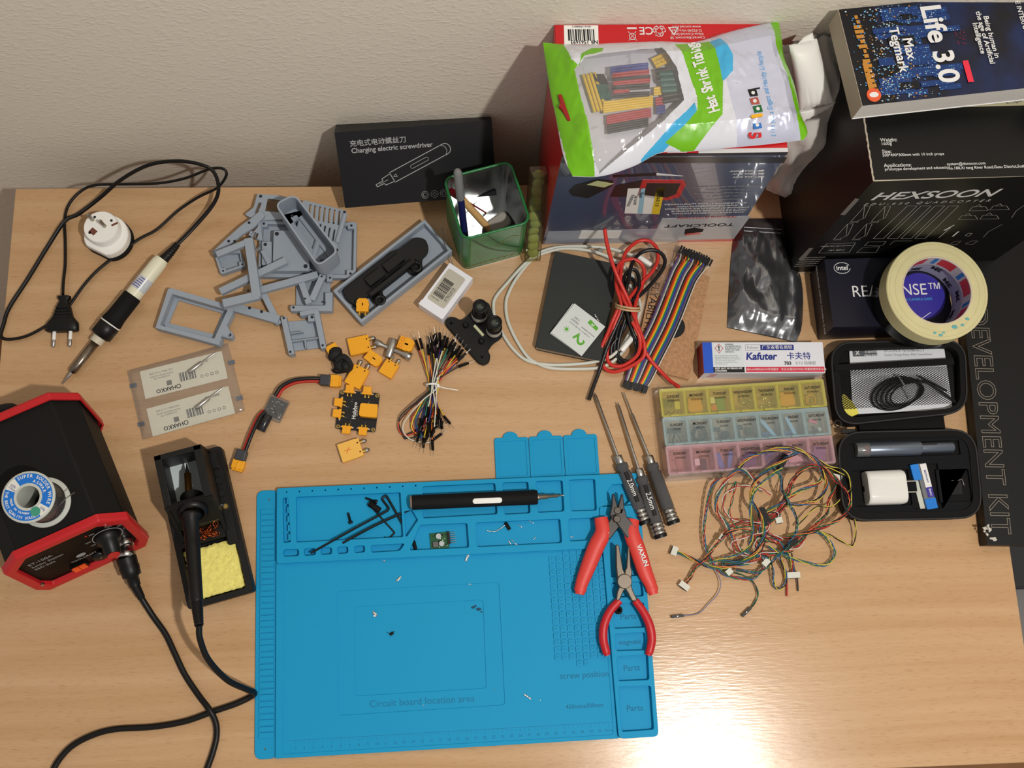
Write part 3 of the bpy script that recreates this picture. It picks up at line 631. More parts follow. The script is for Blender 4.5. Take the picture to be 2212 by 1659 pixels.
for (a_, b_, c_), nm in ((((314, 862), (492, 817), (299, 803)), 'T-I'), (((330, 943), (508, 893), (317, 883)), '900M-T-I')):
    CM, cw_, ch_ = Fr(a_, b_, c_, 0.0010)
    b = MB(CM); b.box(0, cw_, 0, ch_, -.0004, .0001, card)
    b.text('HAKKO', .0068, .026, .0055, .00015, blackp, bold=.02, rz=PI); b.plate(circ(.041, .0055, .0028, 14), [circ(.041, .0055, .0019, 14)], .0001, .0002, blackp)
    for k in range(22): 
        if k % 4 != 3: b.rect(.044 + k*.0009, .044 + k*.0009 + .0004 + .0002*(k % 3), .010, .021, .00015, gink)
    b.box(.028, .034, .0095, .0155, .0001, .0002, ink)
    b.text('NO.900L-T-I (1.5M)', .0034, .024, .0285, .00015, ink, rz=PI); b.text('ROHS MADE IN JAPAN', .0028, .024, .0245, .00015, ink, rz=PI); b.text('SOLDERING TIP', .0028, .024, .0215, .00015, ink, rz=PI)
    for k in range(4): b.plate(circ(.070 + .006*k, .0105, .0021, 6 + k), [circ(.070 + .006*k, .0105, .0014, 6 + k)], .0001, .0002, ink)
    b.text(nm, .0045, .078, .0285, .00015, ink, rz=PI, bold=.02)
    cp_ = t.part('card', b, label='white card printed in black')
    b = MB(CM); rod(b, Vector((.056, .018, .0035)), Vector((.094, .0345, .0035)), [(.0022, 0), (.0026, .04), (.0026, .45), (.0011, .5), (.0009, .85), (.0002, 1)], steel, 12); t.part('soldering_tip', b, parent=cp_)
for u, v in ((288, 833), (305, 916), (500, 783), (517, 860)):
    p = W(u, v, .0012); b = MB(T(p.x, p.y, .0012, .22)); b.box(-.004, .004, -.0025, .0025, 0, .0003, mat('slate_sticker', (92, 104, 118), 0.5)); t.part('sticker', b)
# ================================================================ grey 3D printed parts
gp = mat('grey_printed_plastic', (150, 161, 174), 0.6, bump=0.25, bs=1800); gpd = mat('print_hole', (34, 38, 44), 0.8)
def XY(pts, z): return [tuple(W(u, v, z).xy) for u, v in pts]
def ringp(pts, inner, z, z0, z1, b, m_=None, bv=.0003, r=.0015):
    b.plate(rnd(XY(pts, z), r), [rnd(XY(i, z), r*.7) for i in inner], z0, z1, m_ or gp, bv=bv)
def hole(b, u, v, z, r=.0016): p = W(u, v, z); b.cyl(r, z - .0001, z + .00012, gpd, M=T(p.x, p.y), n=12)
G = 'grey printed parts'
# open frame at the left
b = MB(); z = .016
O = [(363,625),(368,622),(504,662),(502,676),(489,702),(497,716),(489,728),(478,722),(473,745),(404,726),(336,708)]
I = [(370,634),(493,668),(478,700),(480,706),(470,712),(466,700),(478,680),(478,672),(384,647),(360,700),(466,735),(466,738),(345,703)]
b.plate(rnd(XY(O, z), .001), [rnd(XY([(371,634),(492,669),(463,732),(345,702)], z), .001)], .002, z, gp, bv=.0003)
b.plate(rnd(XY(O, .003), .001), [rnd(XY([(385,648),(481,676),(462,722),(364,698)], .003), .001)], 0, .003, gp, bv=.0003)
p = W(484, 722, z); b.box(-.006, .005, -.003, .003, .004, z - .001, gp, M=T(p.x, p.y, 0, -.35)); hole(b, 355, 704, z, .0008)
for (u, v) in ((470,733),(495,722)):
    p = W(u, v, z); b.plate(circ(0, 0, .0045, 6), [circ(0, 0, .0025, 8)], 0, z - .002, gp, M=T(p.x, p.y))
solo('printed_surround', b, 'grey printed open rectangular frame lying alone left of the pile', 'printed part', G)
# wide shallow tray under the pile
b = MB(); z = .010
O = [(562,477),(770,481),(768,601),(558,597)]; I = [(567,483),(765,487),(763,594),(563,590)]
ringp(O, [I], z, .002, z, b); b.plate(XY(O, z), [], 0, .0022, gp)
for u, v in ((570,483),(759,487),(757,591),(568,588)):
    p = W(u, v, z); b.box(-.0045, .0045, -.0045, .0045, .0015, z + .0004, gp, M=T(p.x, p.y)); hole(b, u, v, z + .0006)
solo('printed_tray', b, 'wide shallow grey printed tray at the bottom of the pile', 'printed part', G)
# ventilated lid leaning over the tray
b = MB(); z = .020
O = [(655,432),(748,455),(742,482),(729,522),(728,540),(700,560),(676,560),(640,500)]
slots = []
for k in range(7):
    u = 668 + 10.5*k; v = 440 + 2.3*k
    slots.append([(u, v), (u+5, v+1), (u+2, v+33), (u-3, v+32)])
for k in range(4):
    u = 690 + 10*k; v = 483 + 4*k; slots.append([(u, v), (u+5, v), (u+1, v+26), (u-4, v+25)])
b.plate(rnd(XY(O, z), .002), [rnd(XY(s_, z), .0005) for s_ in slots], z - .003, z, gp, bv=.0003)
p, q = W(745, 462, z), W(727, 524, z); b.tube([(p.x, p.y, z - .001), (q.x, q.y, z - .001)], .0032, gp, 10)
p, q = W(687, 522, z), W(676, 556, z); b.tube([(p.x, p.y, z), (q.x, q.y, z)], .0045, gp, 12)
for u, v in ((744,458),(728,540)): hole(b, u, v, z + .0003, .0018)
solo('printed_vent_lid', b, 'grey printed lid with a row of vent slots on the pile', 'printed part', G)
# square plate in the middle
b = MB(); z = .017
b.plate(rnd(XY([(592,499),(667,497),(667,584),(589,584)], z), .0015), [], .010, z, gp, bv=.0006)
for u, v in ((598,505),(662,505),(660,575)):
    hole(b, u, v, z + .0002, .0026)
solo('printed_plate', b, 'plain grey printed square plate with corner screw holes on the tray', 'printed part', G)
# small square block at its left
b = MB(); z = .016; b.plate(rnd(XY([(566,522),(586,522),(586,572),(566,572)], z), .001), [], .010, z, gp, bv=.0004); hole(b, 573, 528, z + .0001, .0022)
solo('printed_block', b, 'narrow grey printed block left of the square plate', 'printed part', G)
# bracket with hole poking up at the top of the pile
b = MB(); z = .024
b.plate(rnd(XY([(612,464),(648,455),(654,463),(628,484),(616,482)], z), .001), [], z - .006, z, gp, bv=.0004); hole(b, 631, 466, z + .0001, .002); hole(b, 631, 491, .017, .0015)
solo('printed_lug', b, 'small grey printed lug seen through the long oval ring', 'printed part', G)
# upper-left open bracket with brown film window
b = MB(); z = .014
b.plate(rnd(XY([(556,419),(600,422),(640,430),(640,470),(560,476),(545,470),(534,466),(530,462),(548,448)], z), .0012), [rnd(XY([(558,436),(566,438),(556,462),(549,460)], z), .0005), rnd(XY([(578,428),(634,436),(634,462),(572,456)], z), .001)], z - .005, z, gp, bv=.0003)
hole(b, 563, 424, z + .0001, .002)
t = Thing('printed_window_bracket', 'grey printed bracket with a smoky window behind the top of the pile', 'printed part', W(600, 445, 0), G)
t.part('bracket', b)
b = MB(); b.plate(XY([(574,424),(638,432),(636,466),(570,458)], z), [], z - .0020, z - .0012, film('smoky_film', (120, 92, 58), .2, .35)); t.part('window', b, label='smoky translucent window')
# triangular strap with corner box at the left
b = MB(); z = .018
b.plate(rnd(XY([(562,455),(572,466),(548,490),(520,508),(497,528),(468,548),(461,542),(490,515),(520,488),(545,470)], z), .002), [], z - .005, z, gp, bv=.0004)
b.plate(rnd(XY([(560,468),(566,520),(553,540),(548,520),(535,512),(556,488)], z), .001), [rnd(XY([(540,497),(549,499),(543,510),(536,506)], z), .0005), rnd(XY([(552,500),(558,502),(554,514),(549,512)], z), .0005)], z - .007, z - .003, gp, bv=.0003)
for u, v in ((538,481),(494,521),(507,521)): hole(b, u, v, z + .0001, .0018)
solo('printed_strap', b, 'slanting grey printed strap with three screw holes at the pile left edge', 'printed part', G)
b = MB(); z = .010
b.plate(rnd(XY([(461,543),(520,541),(528,575),(477,592)], z), .001), [rnd(XY([(466,547),(517,545),(523,572),(481,586)], z), .001)], .002, z, gp, bv=.0003)
b.plate(XY([(461,543),(520,541),(528,575),(477,592)], z), [], 0, .0022, gp)
for u, v in ((466,545),(482,585),(523,571)):
    p = W(u, v, z); b.box(-.0035, .0035, -.0035, .0035, .0015, z + .0004, gp, M=T(p.x, p.y, 0, .2)); hole(b, u, v, z + .0006, .0012)
solo('printed_box_lid', b, 'small shallow grey printed box under the left strap', 'printed part', G)
# the two big angular braces
def bar(b, a, c_, w_, z, h, z2=None):
    p, q = W(*a, z), W(*c_, z if z2 is None else z2); d = (q - p); L_ = d.length; an = math.atan2(d.y, d.x); tilt = -math.asin(d.z / L_)
    b.box(0, L_, -w_/2, w_/2, -h, 0, gp, M=Matrix.Translation(p) @ Matrix.Rotation(an, 4, 'Z') @ Matrix.Rotation(tilt, 4, 'Y'))
b = MB(); z = .034
bar(b, (467,549), (541,519), .0075, z, .007); bar(b, (536,514), (554,642), .0105, z + .0005, .009); bar(b, (481,655), (559,636), .010, z, .009)
solo('printed_brace', b, 'large grey printed C shaped brace lying over the left of the pile', 'printed part', G, bevel=.0005)
b = MB(); z = .026
bar(b, (475,629), (618,561), .0085, z, .008)
solo('printed_bar', b, 'straight grey printed bar crossing below the big brace', 'printed part', G, bevel=.0005)
b = MB(); z = .022; bar(b, (558,627), (686,592), .0085, z, .008)
solo('printed_bar', b, 'straight grey printed bar running right towards the long oval ring', 'printed part', G, bevel=.0005)
b = MB(); z = .014; bar(b, (487,657), (602,690), .0105, z, .009); 
for u, v in ((512,657),(539,665),(565,673)): hole(b, u, v, z + .0001, .0019)
bar(b, (481,653),(515,648), .009, z - .0005, .009)
solo('printed_link', b, 'grey printed link with three screw holes pointing at the small holder', 'printed part', G, bevel=.0005)
b = MB(); z = .018; bar(b, (551,598), (602,700), .0075, z, .008, .010); hole(b, 594, 692, .0135, .0018); hole(b, 536, 628, z + .002, .0015)
solo('printed_bar', b, 'grey printed bar slanting down to the right below the pile', 'printed part', G, bevel=.0005)
b = MB(); z = .020; bar(b, (567,540), (583,572), .006, z, .006); solo('printed_peg', b, 'short grey printed peg leaning on the tray corner', 'printed part', G, bevel=.0004)
b = MB(); z = .020; bar(b, (651,610), (667,655), .0075, z, .007); hole(b, 659, 645, z+.0001, .0013); solo('printed_peg', b, 'short upright grey printed peg below the right bar', 'printed part', G, bevel=.0004)
b = MB(); z = .024; bar(b, (697,594), (673,648), .0075, z, .007, .018); hole(b, 695, 597, z+.0004, .0013); solo('printed_peg', b, 'slanting grey printed peg below the long oval ring', 'printed part', G, bevel=.0004)
# holders
b = MB(); z = .012
b.plate(rnd(XY([(640,608),(712,604),(717,655),(705,672),(640,668)], .004), .001), [], 0, .004, gp, bv=.0003)
b.plate(rnd(XY([(628,660),(703,660),(703,632),(718,632),(717,671),(628,671)], z), .001), [], 0, z, gp, bv=.0004)
bar(b, (706,600), (718,600), .010, .0125, .006)
for u, v in ((634,664),(701,653),(713,600)): hole(b, u, v, z + .0007, .0014)
solo('printed_holder', b, 'grey printed L sided holder just below the tray', 'printed part', G)
b = MB(); z = .014
b.plate(rnd(XY([(620,695),(690,690),(695,750),(630,758)], .003), .001), [], 0, .003, gp, bv=.0003)
for a, c_, w_ in (((612,684),(630,765), .0065), ((683,672),(699,752), .0065)): bar(b, a, c_, w_, z, z)
bar(b, (648,678), (687,671), .0055, z - .0004, z); bar(b, (627,720), (654,716), .0012, .011, .010); bar(b, (629,737), (690,729), .0014, .011, .010); bar(b, (658,733),(661,752), .0014, .010, .009)
p = W(673, 686, z); b.box(-.0045, .0045, -.004, .004, 0, z - .002, gp, M=T(p.x, p.y, 0, .1))
for u, v in ((613,687),(627,760),(697,746)): hole(b, u, v, z + .0001, .0015)
hole(b, 674, 685, z - .0018, .0018)
solo('printed_holder', b, 'grey printed two sided holder standing apart below the pile', 'printed part', G)
# long oval ring on top
b = MB(); z = .058
o_ = rnd(XY([(592,440),(637,418),(733,543),(687,577)], z), .010, 5); c_ = sum((Vector(p) for p in o_), Vector((0, 0))) / len(o_)
def grow(P, k): # offset a convex outline inwards by k
    out = []
    N_ = len(P); A_ = sum(P[i][0]*P[(i+1)%N_][1] - P[(i+1)%N_][0]*P[i][1] for i in range(N_)); sgn = 1 if A_ > 0 else -1
    for i in range(N_):
        d = (Vector(P[(i+1) % N_]) - Vector(P[i-1])).normalized(); nrm = Vector((-d.y, d.x))*sgn; out.append(tuple(Vector(P[i]) + nrm*k))
    return out
i_ = grow(o_, .0022)
b.rings([[(x, y, .020) for x, y in o_], [(x, y, z) for x, y in o_], [(x, y, z) for x, y in i_], [(x, y, .020) for x, y in i_], [(x, y, .020) for x, y in o_]], gp, cap=False, smooth=False)
i2 = grow(o_, .0100); b.rings([[(x, y, .024) for x, y in i_], [(x, y, .024) for x, y in i2]], gp, cap=False, smooth=False)
solo('printed_oval_ring', b, 'tall grey printed oval ring standing on top of the pile', 'printed part', G)
# long case with the black bracket inside
CMx, cw_, ch_ = Fr((780,697), (977,541), (722,626), .018)
b = MB(CMx); ch_ = abs(ch_)
ol = rnd([(0, 0), (cw_, 0), (cw_, ch_), (0, ch_)], .001)
b.plate(ol, [rnd([(.003, .003), (cw_ - .003, .003), (cw_ - .003, ch_ - .003), (.003, ch_ - .003)], .001)], -.016, 0, gp, bv=.0003); b.plate(ol, [], -.018, -.0145, gp)
b.cyl(.0025, -.0145, -.0125, gp, M=T(cw_ - .022, ch_ - .012)); 
solo('printed_case', b, 'long grey printed tray with a black bracket in it', 'printed part', G)
b = MB(); z = .012
O = XY([(742,632),(744,618),(757,605),(772,598),(776,588),(795,581),(800,574),(830,556),(838,545),(860,540),(893,515),(906,513),(919,518),(925,534),(922,546),(911,556),(910,572),(900,590),(886,590),(878,580),(868,574),(828,606),(822,612),(828,644),(820,651),(806,650),(795,636),(780,660),(765,658),(750,648)], z)
blk = mat('black_printed_plastic', (14, 14, 15), 0.5, bump=0.2, bs=1500)
b.plate(rnd(O, .003), [circ(*XY([(895,565)], z)[0], .0035, 14)], .004, z, blk, bv=.0006)
b2 = MB(CMx); b2.box(.038, .062, .0285, .040, -.006, .002, blk); b2.box(.066, .092, .0285, .040, -.006, .002, blk); b2.box(.030, .100, .016, .021, -.006, .006, blk)
b2.lathe([(.0075, -.006), (.0075, .001), (.0040, .001), (.0038, -.005)], blk, M=T(.0975, .0125), n=20); b2.lathe([(.0072, -.006), (.0072, .001), (.0034, .001), (.0033, -.005)], blk, M=T(.036, .0075), n=20)
t = Thing('black_bracket', 'black printed bracket lying inside the long grey tray', 'bracket', W(830, 590, .004)); t.part('base_plate', b); t.part('clamp_rails', b2)

# ================================================================ yellow power connectors
def m_yellow(pale=False): return orange2 if pale else orange
def xt60(name, label, u, v, ang, size=1.0, z=.0, pins=2, male=True, pale=False, cross=False, L_=.0215, w_=.0165, h=.008):
    """flat connector body; local +x points to the solder cups"""
    p = W(u, v, h); t = Thing(name, label, 'connector', (p.x, p.y, z), 'loose yellow power connectors', 0); A = T(p.x, p.y, z, ang)
    m_ = m_yellow(pale); b = MB(A); L2, w2 = L_*size/2, w_*size/2
    b.box(-L2, L2*.72, -w2, w2, 0, h, m_); b.box(L2*.70, L2, -w2*.97, w2*.97, .0005, h - .0005, m_)
    for s_ in (-1, 1): b.rect(L2*.72, L2*.86, s_*w2*.5 - .0007, s_*w2*.5 + .0007, h, blackp)
    if cross:
        for s_ in (-1, 1): b.box(-.0045, .0045, -.0003, .0003, h, h + .0001, mat('red_marker', (214, 92, 40), .7), M=T(-.003, .001, 0, .4 + s_*.5))
    t.part('shell', b, bevel=.0005)
    for s_ in ((-1, 1) if pins == 2 else (0,)):
        b = MB(A @ T(L2, s_*w2*.52, h*.5)); b.tube([(-.001, 0, 0), (.0035, 0, 0)], .0022*size, brass, 12); b.tube([(.0035, 0, 0), (.0068, 0, 0)], .0026*size, steel if male else brass, 12); b.sphere((.0066, 0, 0), .0020*size, darksteel, 6); t.part('solder_cup', b)
    return t
R_ = math.radians
xt60('power_connector', 'large yellow connector next to the steel cross wrench', 776, 745, R_(12), L_=.0255, w_=.0215)
xt60('power_connector', 'large yellow connector just above the black power board', 771, 813, R_(62), L_=.0255, w_=.0205)
xt60('power_connector', 'pale yellow connector with a red cross mark below the board', 757, 972, R_(18), pale=True, cross=True, L_=.0260, w_=.0225)
xt60('power_connector', 'medium yellow connector with open end facing down below the wrench', 840, 796, R_(58), size=.8, L_=.0235, w_=.0220)
# shells without cups: ridged female ends
def xtf(name, label, u, v, ang, L_=.017, w_=.0135, h=.008, z=0.0, mark=False, pins=0, group='loose yellow power connectors'):
    p = W(u, v, z + h); t = Thing(name, label, 'connector', (p.x, p.y, z), group, 0); A = T(p.x, p.y, z, ang); b = MB(A)
    b.prism([(-L_/2, -w_/2), (L_/2 - .003, -w_/2), (L_/2, -w_/2 + .003), (L_/2, w_/2 - .003), (L_/2 - .003, w_/2), (-L_/2, w_/2)], 0, h, orange)
    b.box(-L_*.1, L_*.15, -w_/2 - .0006, w_/2 + .0006, .001, h + .0004, orange); b.box(-L_/2, L_/2, -.0012, .0012, h - .001, h + .0004, orange)
    for s_ in (-1, 1): b.box(-L_/2 - .0001, -L_/2 + .001, s_*w_*.25 - .0018, s_*w_*.25 + .0018, h/2 - .0018, h/2 + .0018, blackp)
    if mark:
        for s_ in (-1, 1): b.tube([(-L_*.3 + .0018*math.cos(a), s_*w_*.25 + .0028*math.sin(a), h + .0002) for a in [2*PI*k/12 for k in range(12)]], .0003, mat('red_marker', 0), 5, close=True)
    t.part('shell', b, bevel=.0005)
    for k in range(pins):
        b = MB(A @ T(-L_/2, (k - .5)*w_*.5, h/2)); b.tube([(0, 0, 0), (-.005, 0, 0)], .0018, brass, 10); t.part('pin', b)
    return t
xtf('power_connector', 'yellow ridged connector between the wrench and the biggest connectors', 807, 774, R_(-38), L_=.0205)
xtf('power_connector', 'yellow connector with red marker rings right of the steel wrench', 877, 743, R_(-22), mark=True, L_=.019, w_=.0155)
xtf('power_connector', 'yellow connector with two gold pins in the long grey tray', 783, 658, R_(88), z=.0135, pins=2, L_=.0165, w_=.0145)
# steel cross wrench
t = Thing('cross_wrench', 'steel four way nut wrench shaped like a cross among yellow connectors', 'wrench', W(848, 754, 0))
A, C_ = W(810, 739, .005), W(888, 772, .005)
b = MB(); rod(b, A, C_, [(.0034, 0), (.0046, .01), (.0046, .13), (.0030, .22), (.0030, .72), (.0050, .86), (.0056, .99), (.0045, 1)], steel, 18); 
d = (A - C_).normalized(); zz = d; xx = zz.orthogonal().normalized(); yy = zz.cross(xx)
b.cyl(.0036, 0, .0003, darksteel, M=Matrix(((xx.x, yy.x, zz.x, A.x), (xx.y, yy.y, zz.y, A.y), (xx.z, yy.z, zz.z, A.z), (0, 0, 0, 1))) @ T(0, 0, -.0001), n=6)
t.part('long_shaft', b)
b = MB(); rod(b, W(852, 733, .006), W(838, 773, .006), [(.0046, 0), (.0052, .05), (.0052, .95), (.0044, 1)], steel, 18); t.part('short_shaft', b)
# black fabric lump with a yellow connector
t = Thing('taped_connector', 'yellow connector stuck in a crumpled piece of black hook tape', 'connector', W(735, 778, 0))
hk = mat('black_hook_tape', (17, 17, 18), .7, bump=1.0, bs=300)
b = MB(); random.seed(4)
for (u, v, z, sx, sy, sz, r) in ((738,786,.007,.0105,.0105,.007,.5), (724,765,.008,.008,.010,.007,-.6), (747,792,.009,.006,.007,.009,.2), (733,800,.005,.009,.004,.005,0)):
    p = W(u, v, z); A = T(p.x, p.y, z, r); rs = []
    for i in range(9):
        th = PI*i/8; rr = max(math.sin(th), .03)**.6; zz_ = -math.cos(th)
        rs.append([(sx*rr*math.cos(a)*(1 + .18*noise.noise(Vector((math.cos(a)*2, math.sin(a)*2, i*.5 + sx*900)))), sy*rr*math.sin(a)*(1 + .18*noise.noise(Vector((math.cos(a)*2, math.sin(a)*2, i*.5 + 7)))), sz*zz_) for a in [2*PI*k/16 for k in range(16)]])
    b.rings(rs, hk, M=A)
P = [W(u, v, zz_) for u, v, zz_ in ((725,778,.014),(740,770,.017),(752,778,.017),(757,792,.012),(750,803,.008))]; b.tube(smooth(P, 5), .0035, hk, 8, flat=.35)
t.part('hook_tape', b)
p = W(718, 754, .010); b = MB(T(p.x, p.y, 0, R_(28))); b.box(-.007, .007, -.0065, .006, .002, .011, orange); t.part('shell', b, bevel=.0006)

# ================================================================ black power distribution board
BM_, bw_, bh_ = Fr((724, 926), (812, 934), (733, 843), .003)
t = Thing('power_board', 'black power distribution board ringed with small yellow connectors', 'circuit board', BM_ @ Vector((bw_/2, bh_/2, -.003)))
pcb = mat('black_pcb', (18, 19, 24), .35); au = mat('gold_pad', (206, 178, 96), .25, metal=1.0)
bw_, bh_ = .0480, .0480
b = MB(BM_); cs = ((.003, .003), (bw_-.003, .003), (bw_-.003, bh_-.003), (.003, bh_-.003))
b.plate(rnd([(0, 0), (bw_, 0), (bw_, bh_), (0, bh_)], .003), [circ(x, y, .0012, 10) for x, y in cs], -.0016, 0, pcb)
for x, y in cs: b.plate(circ(x, y, .0023, 16), [circ(x, y, .0015, 12)], 0, .0001, au)
b.text('Holybro', .0062, .0205, .024, .0001, whitep, rz=PI/2, bold=.02); b.text('PDB60 V1.2', .0024, .0240, .024, .0001, whitep, rz=PI/2)
for x, y, r in ((.016,.036,PI/2),(.036,.036,PI/2),(.011,.028,0),(.011,.015,0),(.017,.009,PI/2),(.035,.009,PI/2)): b.text('+  -', .0024, x, y, .0001, whitep, rz=r)
t.part('board', b)
def mini(cx, cy, r, big=False):
    A = BM_ @ T(cx, cy, 0, r)
    b = MB(A); b.box(-.0060, .0060, -.002, .0005, 0, .0045, orange); b.box(-.0047, .0047, .0005, .0075, .0002, .0052, orange); b.box(-.0008, .0008, .0005, .0076, .005, .0056, orange)
    for s_ in (-1, 1):
        b.box(s_*.0068 - .0008, s_*.0068 + .0008, -.0015, 0, 0, .0022, mat('mount_tab', (206, 200, 180), .4))
    for s_ in (-1, 1): b.box(s_*.0022 - .0007, s_*.0022 + .0007, -.0050, -.0018, .0005, .0020, au); b.lathe([(.0016, 0), (.0016, .0004), (.0009, .0012), (.0002, .0014)], au, M=T(s_*.0022, -.0048), n=12)
    t.part('connector', b, label='small yellow connector')
yt_ = bh_ - .002
mini(.0120, yt_ + .0005, 0); mini(.0330, yt_ + .0005, 0); mini(.0032, .0315, PI/2); mini(.0032, .0180, PI/2); mini(.0140, .0020, PI); mini(.0335, .0020, PI)
b = MB(BM_ @ T(.0375, .0245)); b.prism(rnd([(-.0105, -.0080), (.0105, -.0080), (.0105, .0080), (-.0105, .0080)], .003)[0:], 0, .008, orange); b.box(-.0092, .0105, .0080, .0085, .001, .006, orange)
t.part('main_connector', b, label='large yellow main connector', bevel=.0005)

# ================================================================ inline power module with two connectors
t = Thing('power_module', 'clear wrapped power module between two yellow connectors on black and red leads', 'power module', W(600, 880, 0))
rw = mat('red_wire', (176, 36, 26), .4); bkw = mat('black_wire', (18, 18, 19), .4); yw = mat('yellow_wire', (216, 186, 48), .45)
def wires(P, offs, r, ms, t, nm='wire', n=5):
    Q = smooth([W(*p[:2], p[2]) for p in P], n)
    for o_, m_ in zip(offs, ms):
        pts = []
        for i, q in enumerate(Q):
            a = Q[max(i-1, 0)]; c_ = Q[min(i+1, len(Q)-1)]; d = (c_ - a); d.z = 0; d.normalize(); pts.append(q + Vector((-d.y, d.x, 0))*o_[0] + Vector((0, 0, o_[1])))
        b = MB(); b.tube(pts, r, m_, 7); t.part(nm, b)
wires([(597,857,.006),(610,838,.008),(635,825,.009),(665,821,.008),(692,821,.006)], [(-.0014, 0), (.0016, .0022)], .0022, [rw, bkw], t)
wires([(572,888,.006),(558,905,.008),(540,945,.009),(525,985,.006)], [(-.0014, 0), (.0014, .0024)], .0022, [rw, bkw], t)
shr = mat('dark_grey_sleeve', (58, 60, 66), .5)
for (u, v, a, l) in ((703, 822, R_(-5), 'near'), (521, 984, R_(-105), 'far')):
    p = W(u, v, .007); A = T(p.x, p.y, 0, a); b = MB(A); b.box(-.0065, .0065, -.0062, .0062, .0005, .0125, shr); t.part('sleeve', b, bevel=.0015)
    b = MB(A); b.box(.006, .0165, -.0072, .0072, 0, .0105, orange); b.box(.0165, .0190, -.0062, .0062, .0005, .0095, orange); b.box(.008, .018, -.0014, .0014, .0100, .0112, orange); t.part('connector', b, bevel=.0006)
PMm, pw_, ph2 = Fr((567, 893), (605, 909), (597, 853), .005)
b = MB(PMm); b.box(0, .0215, .001, .0235, -.004, -.0022, mat('dark_green_pcb', (44, 50, 46), .4))
random.seed(8)
for k in range(26): 
    x, y = random.uniform(.001, .019), random.uniform(.002, .021); b.box(x, x + random.uniform(.001, .003), y, y + random.uniform(.0008, .002), -.0022, -.0010, random.choice([mat('silver_solder', (176, 176, 170), .3, metal=.8), black, mat('tan_chip', (150, 140, 120), .5), black]))
t.part('circuit', b)
b = MB(); a_, c_ = W(573, 908, .006), W(563, 930, .006); rod(b, W(580, 897, .006), W(563, 931, .006), [(.0050, 0), (.0055, .04), (.0055, .96), (.0048, 1)], mat('cap_black', (36, 36, 40), .25), 18); t.part('capacitor', b)
b = MB(PMm); b.box(-.001, .0235, -.003, .026, -.0048, .0018, film('wrap_film', (200, 200, 204), .08, .10, bump=1.0, bs=250)); 
t.part('clear_sleeve', b, bevel=.0015)
# ================================================================ leaning screwdriver box
ca_, sa_ = math.cos(.8113), math.sin(.8113)
BX = Matrix.Translation((.4114, -.0419, .027)) @ Matrix.Rotation(.0451, 4, 'Z') @ Matrix.Rotation(-.8113, 4, 'X') @ Matrix.Rotation(-.0355, 4, 'Y')
# local x right, y depth (away from the viewer), z up the face
bb = mat('black_card_box', (14, 14, 19), 0.45, bump=0.05, spec=.4); scp = mat('silver_print', (160, 162, 164), 0.5)
b = MB(); w_, t_, h_ = .188, .0359, .0943
b.box(0, w_, 0, t_, 0, h_, bb, BX)
FF = BX @ Matrix(((1, 0, 0, 0), (0, 0, -1, 0), (0, 1, 0, 0), (0, 0, 0, 1)))  # face plane: x right, y up, z towards viewer
b.text('充电式电动螺丝刀', .0085, .016, .0790, .0002, scp, FF, al='LEFT', bold=.01)
b.text('Charging electric screwdriver', .0083, .017, .0705, .0002, scp, FF, al='LEFT', bold=.02, sx=.98)
SF = FF @ T(.042, .025, .0002, math.radians(24))
b.line([(.0, .0015), (.010, .0020), (.010, .0045), (.022, .0055), (.022, .0065)], .0009, 0, scp, SF); b.line([(.0, -.0015), (.010, -.0020), (.010, -.0045), (.022, -.0055), (.022, -.0065)], .0009, 0, scp, SF); b.line([(0, .0015), (0, -.0015)], .0012, 0, scp, SF)
b.line([(.022, .0068), (.096, .0068)], .0010, 0, scp, SF); b.line([(.022, -.0068), (.096, -.0068)], .0010, 0, scp, SF); b.line([(.022, .0068), (.022, -.0068)], .0010, 0, scp, SF)
b.line([(.096 + .006*math.sin(PI*k/8), .0068*math.cos(PI*k/8)) for k in range(9)], .0010, 0, scp, SF); b.line([(.091 + .006*math.sin(PI*k/8), .0068*math.cos(PI*k/8)) for k in range(9)], .0007, 0, scp, SF)
b.line(rrect(.048, .072, -.0022, .0022, .002), .0006, 0, scp, SF, close=True); b.line([(.004, 0), (.016, 0)], .0006, 0, scp, SF); b.line([(.024, 0), (.028, .002), (.028, -.002)], .0006, 0, scp, SF, close=True)
for k in range(4):
    for r_ in (.0045, .0026): b.line(circ(.100 + .0115*k, .0085, r_, 16 if r_ > .004 or k == 0 else 3 + k), .0005, .0002, scp, FF, close=True)
solo('screwdriver_box', b, 'black flat box printed with an outlined pen screwdriver, leaning on the wall', 'box', bevel=.0008)

# ================================================================ green pencil tin
TF, tw, td = Fr((1000, 518), (1143, 480), (962, 385), .105); td = abs(td); tw = (tw + .0826)/2 
TB = TF @ T(0, 0, -.105)
tin = mat('green_tin', (26, 112, 58), .32, var=.25, vs=60); tini = mat('bare_tin_inside', (186, 190, 190), .22, metal=1.0, bump=.1, bs=300)
t = Thing('pencil_tin', 'square green metal tin holding a pen, a wooden stick and a sharpener', 'pencil tin', TB @ Vector((tw/2, td/2, 0)))
O = rrect(0, tw, 0, td, .010, 5); I = rrect(.0008, tw - .0008, .0008, td - .0008, .0094, 5)
b = MB(TB); b.rings([[(x, y, .0015) for x, y in O], [(x, y, .105) for x, y in O]], tin, cap=False, smooth=False)
b.loft([(O, 0), (O, .0015)], white)
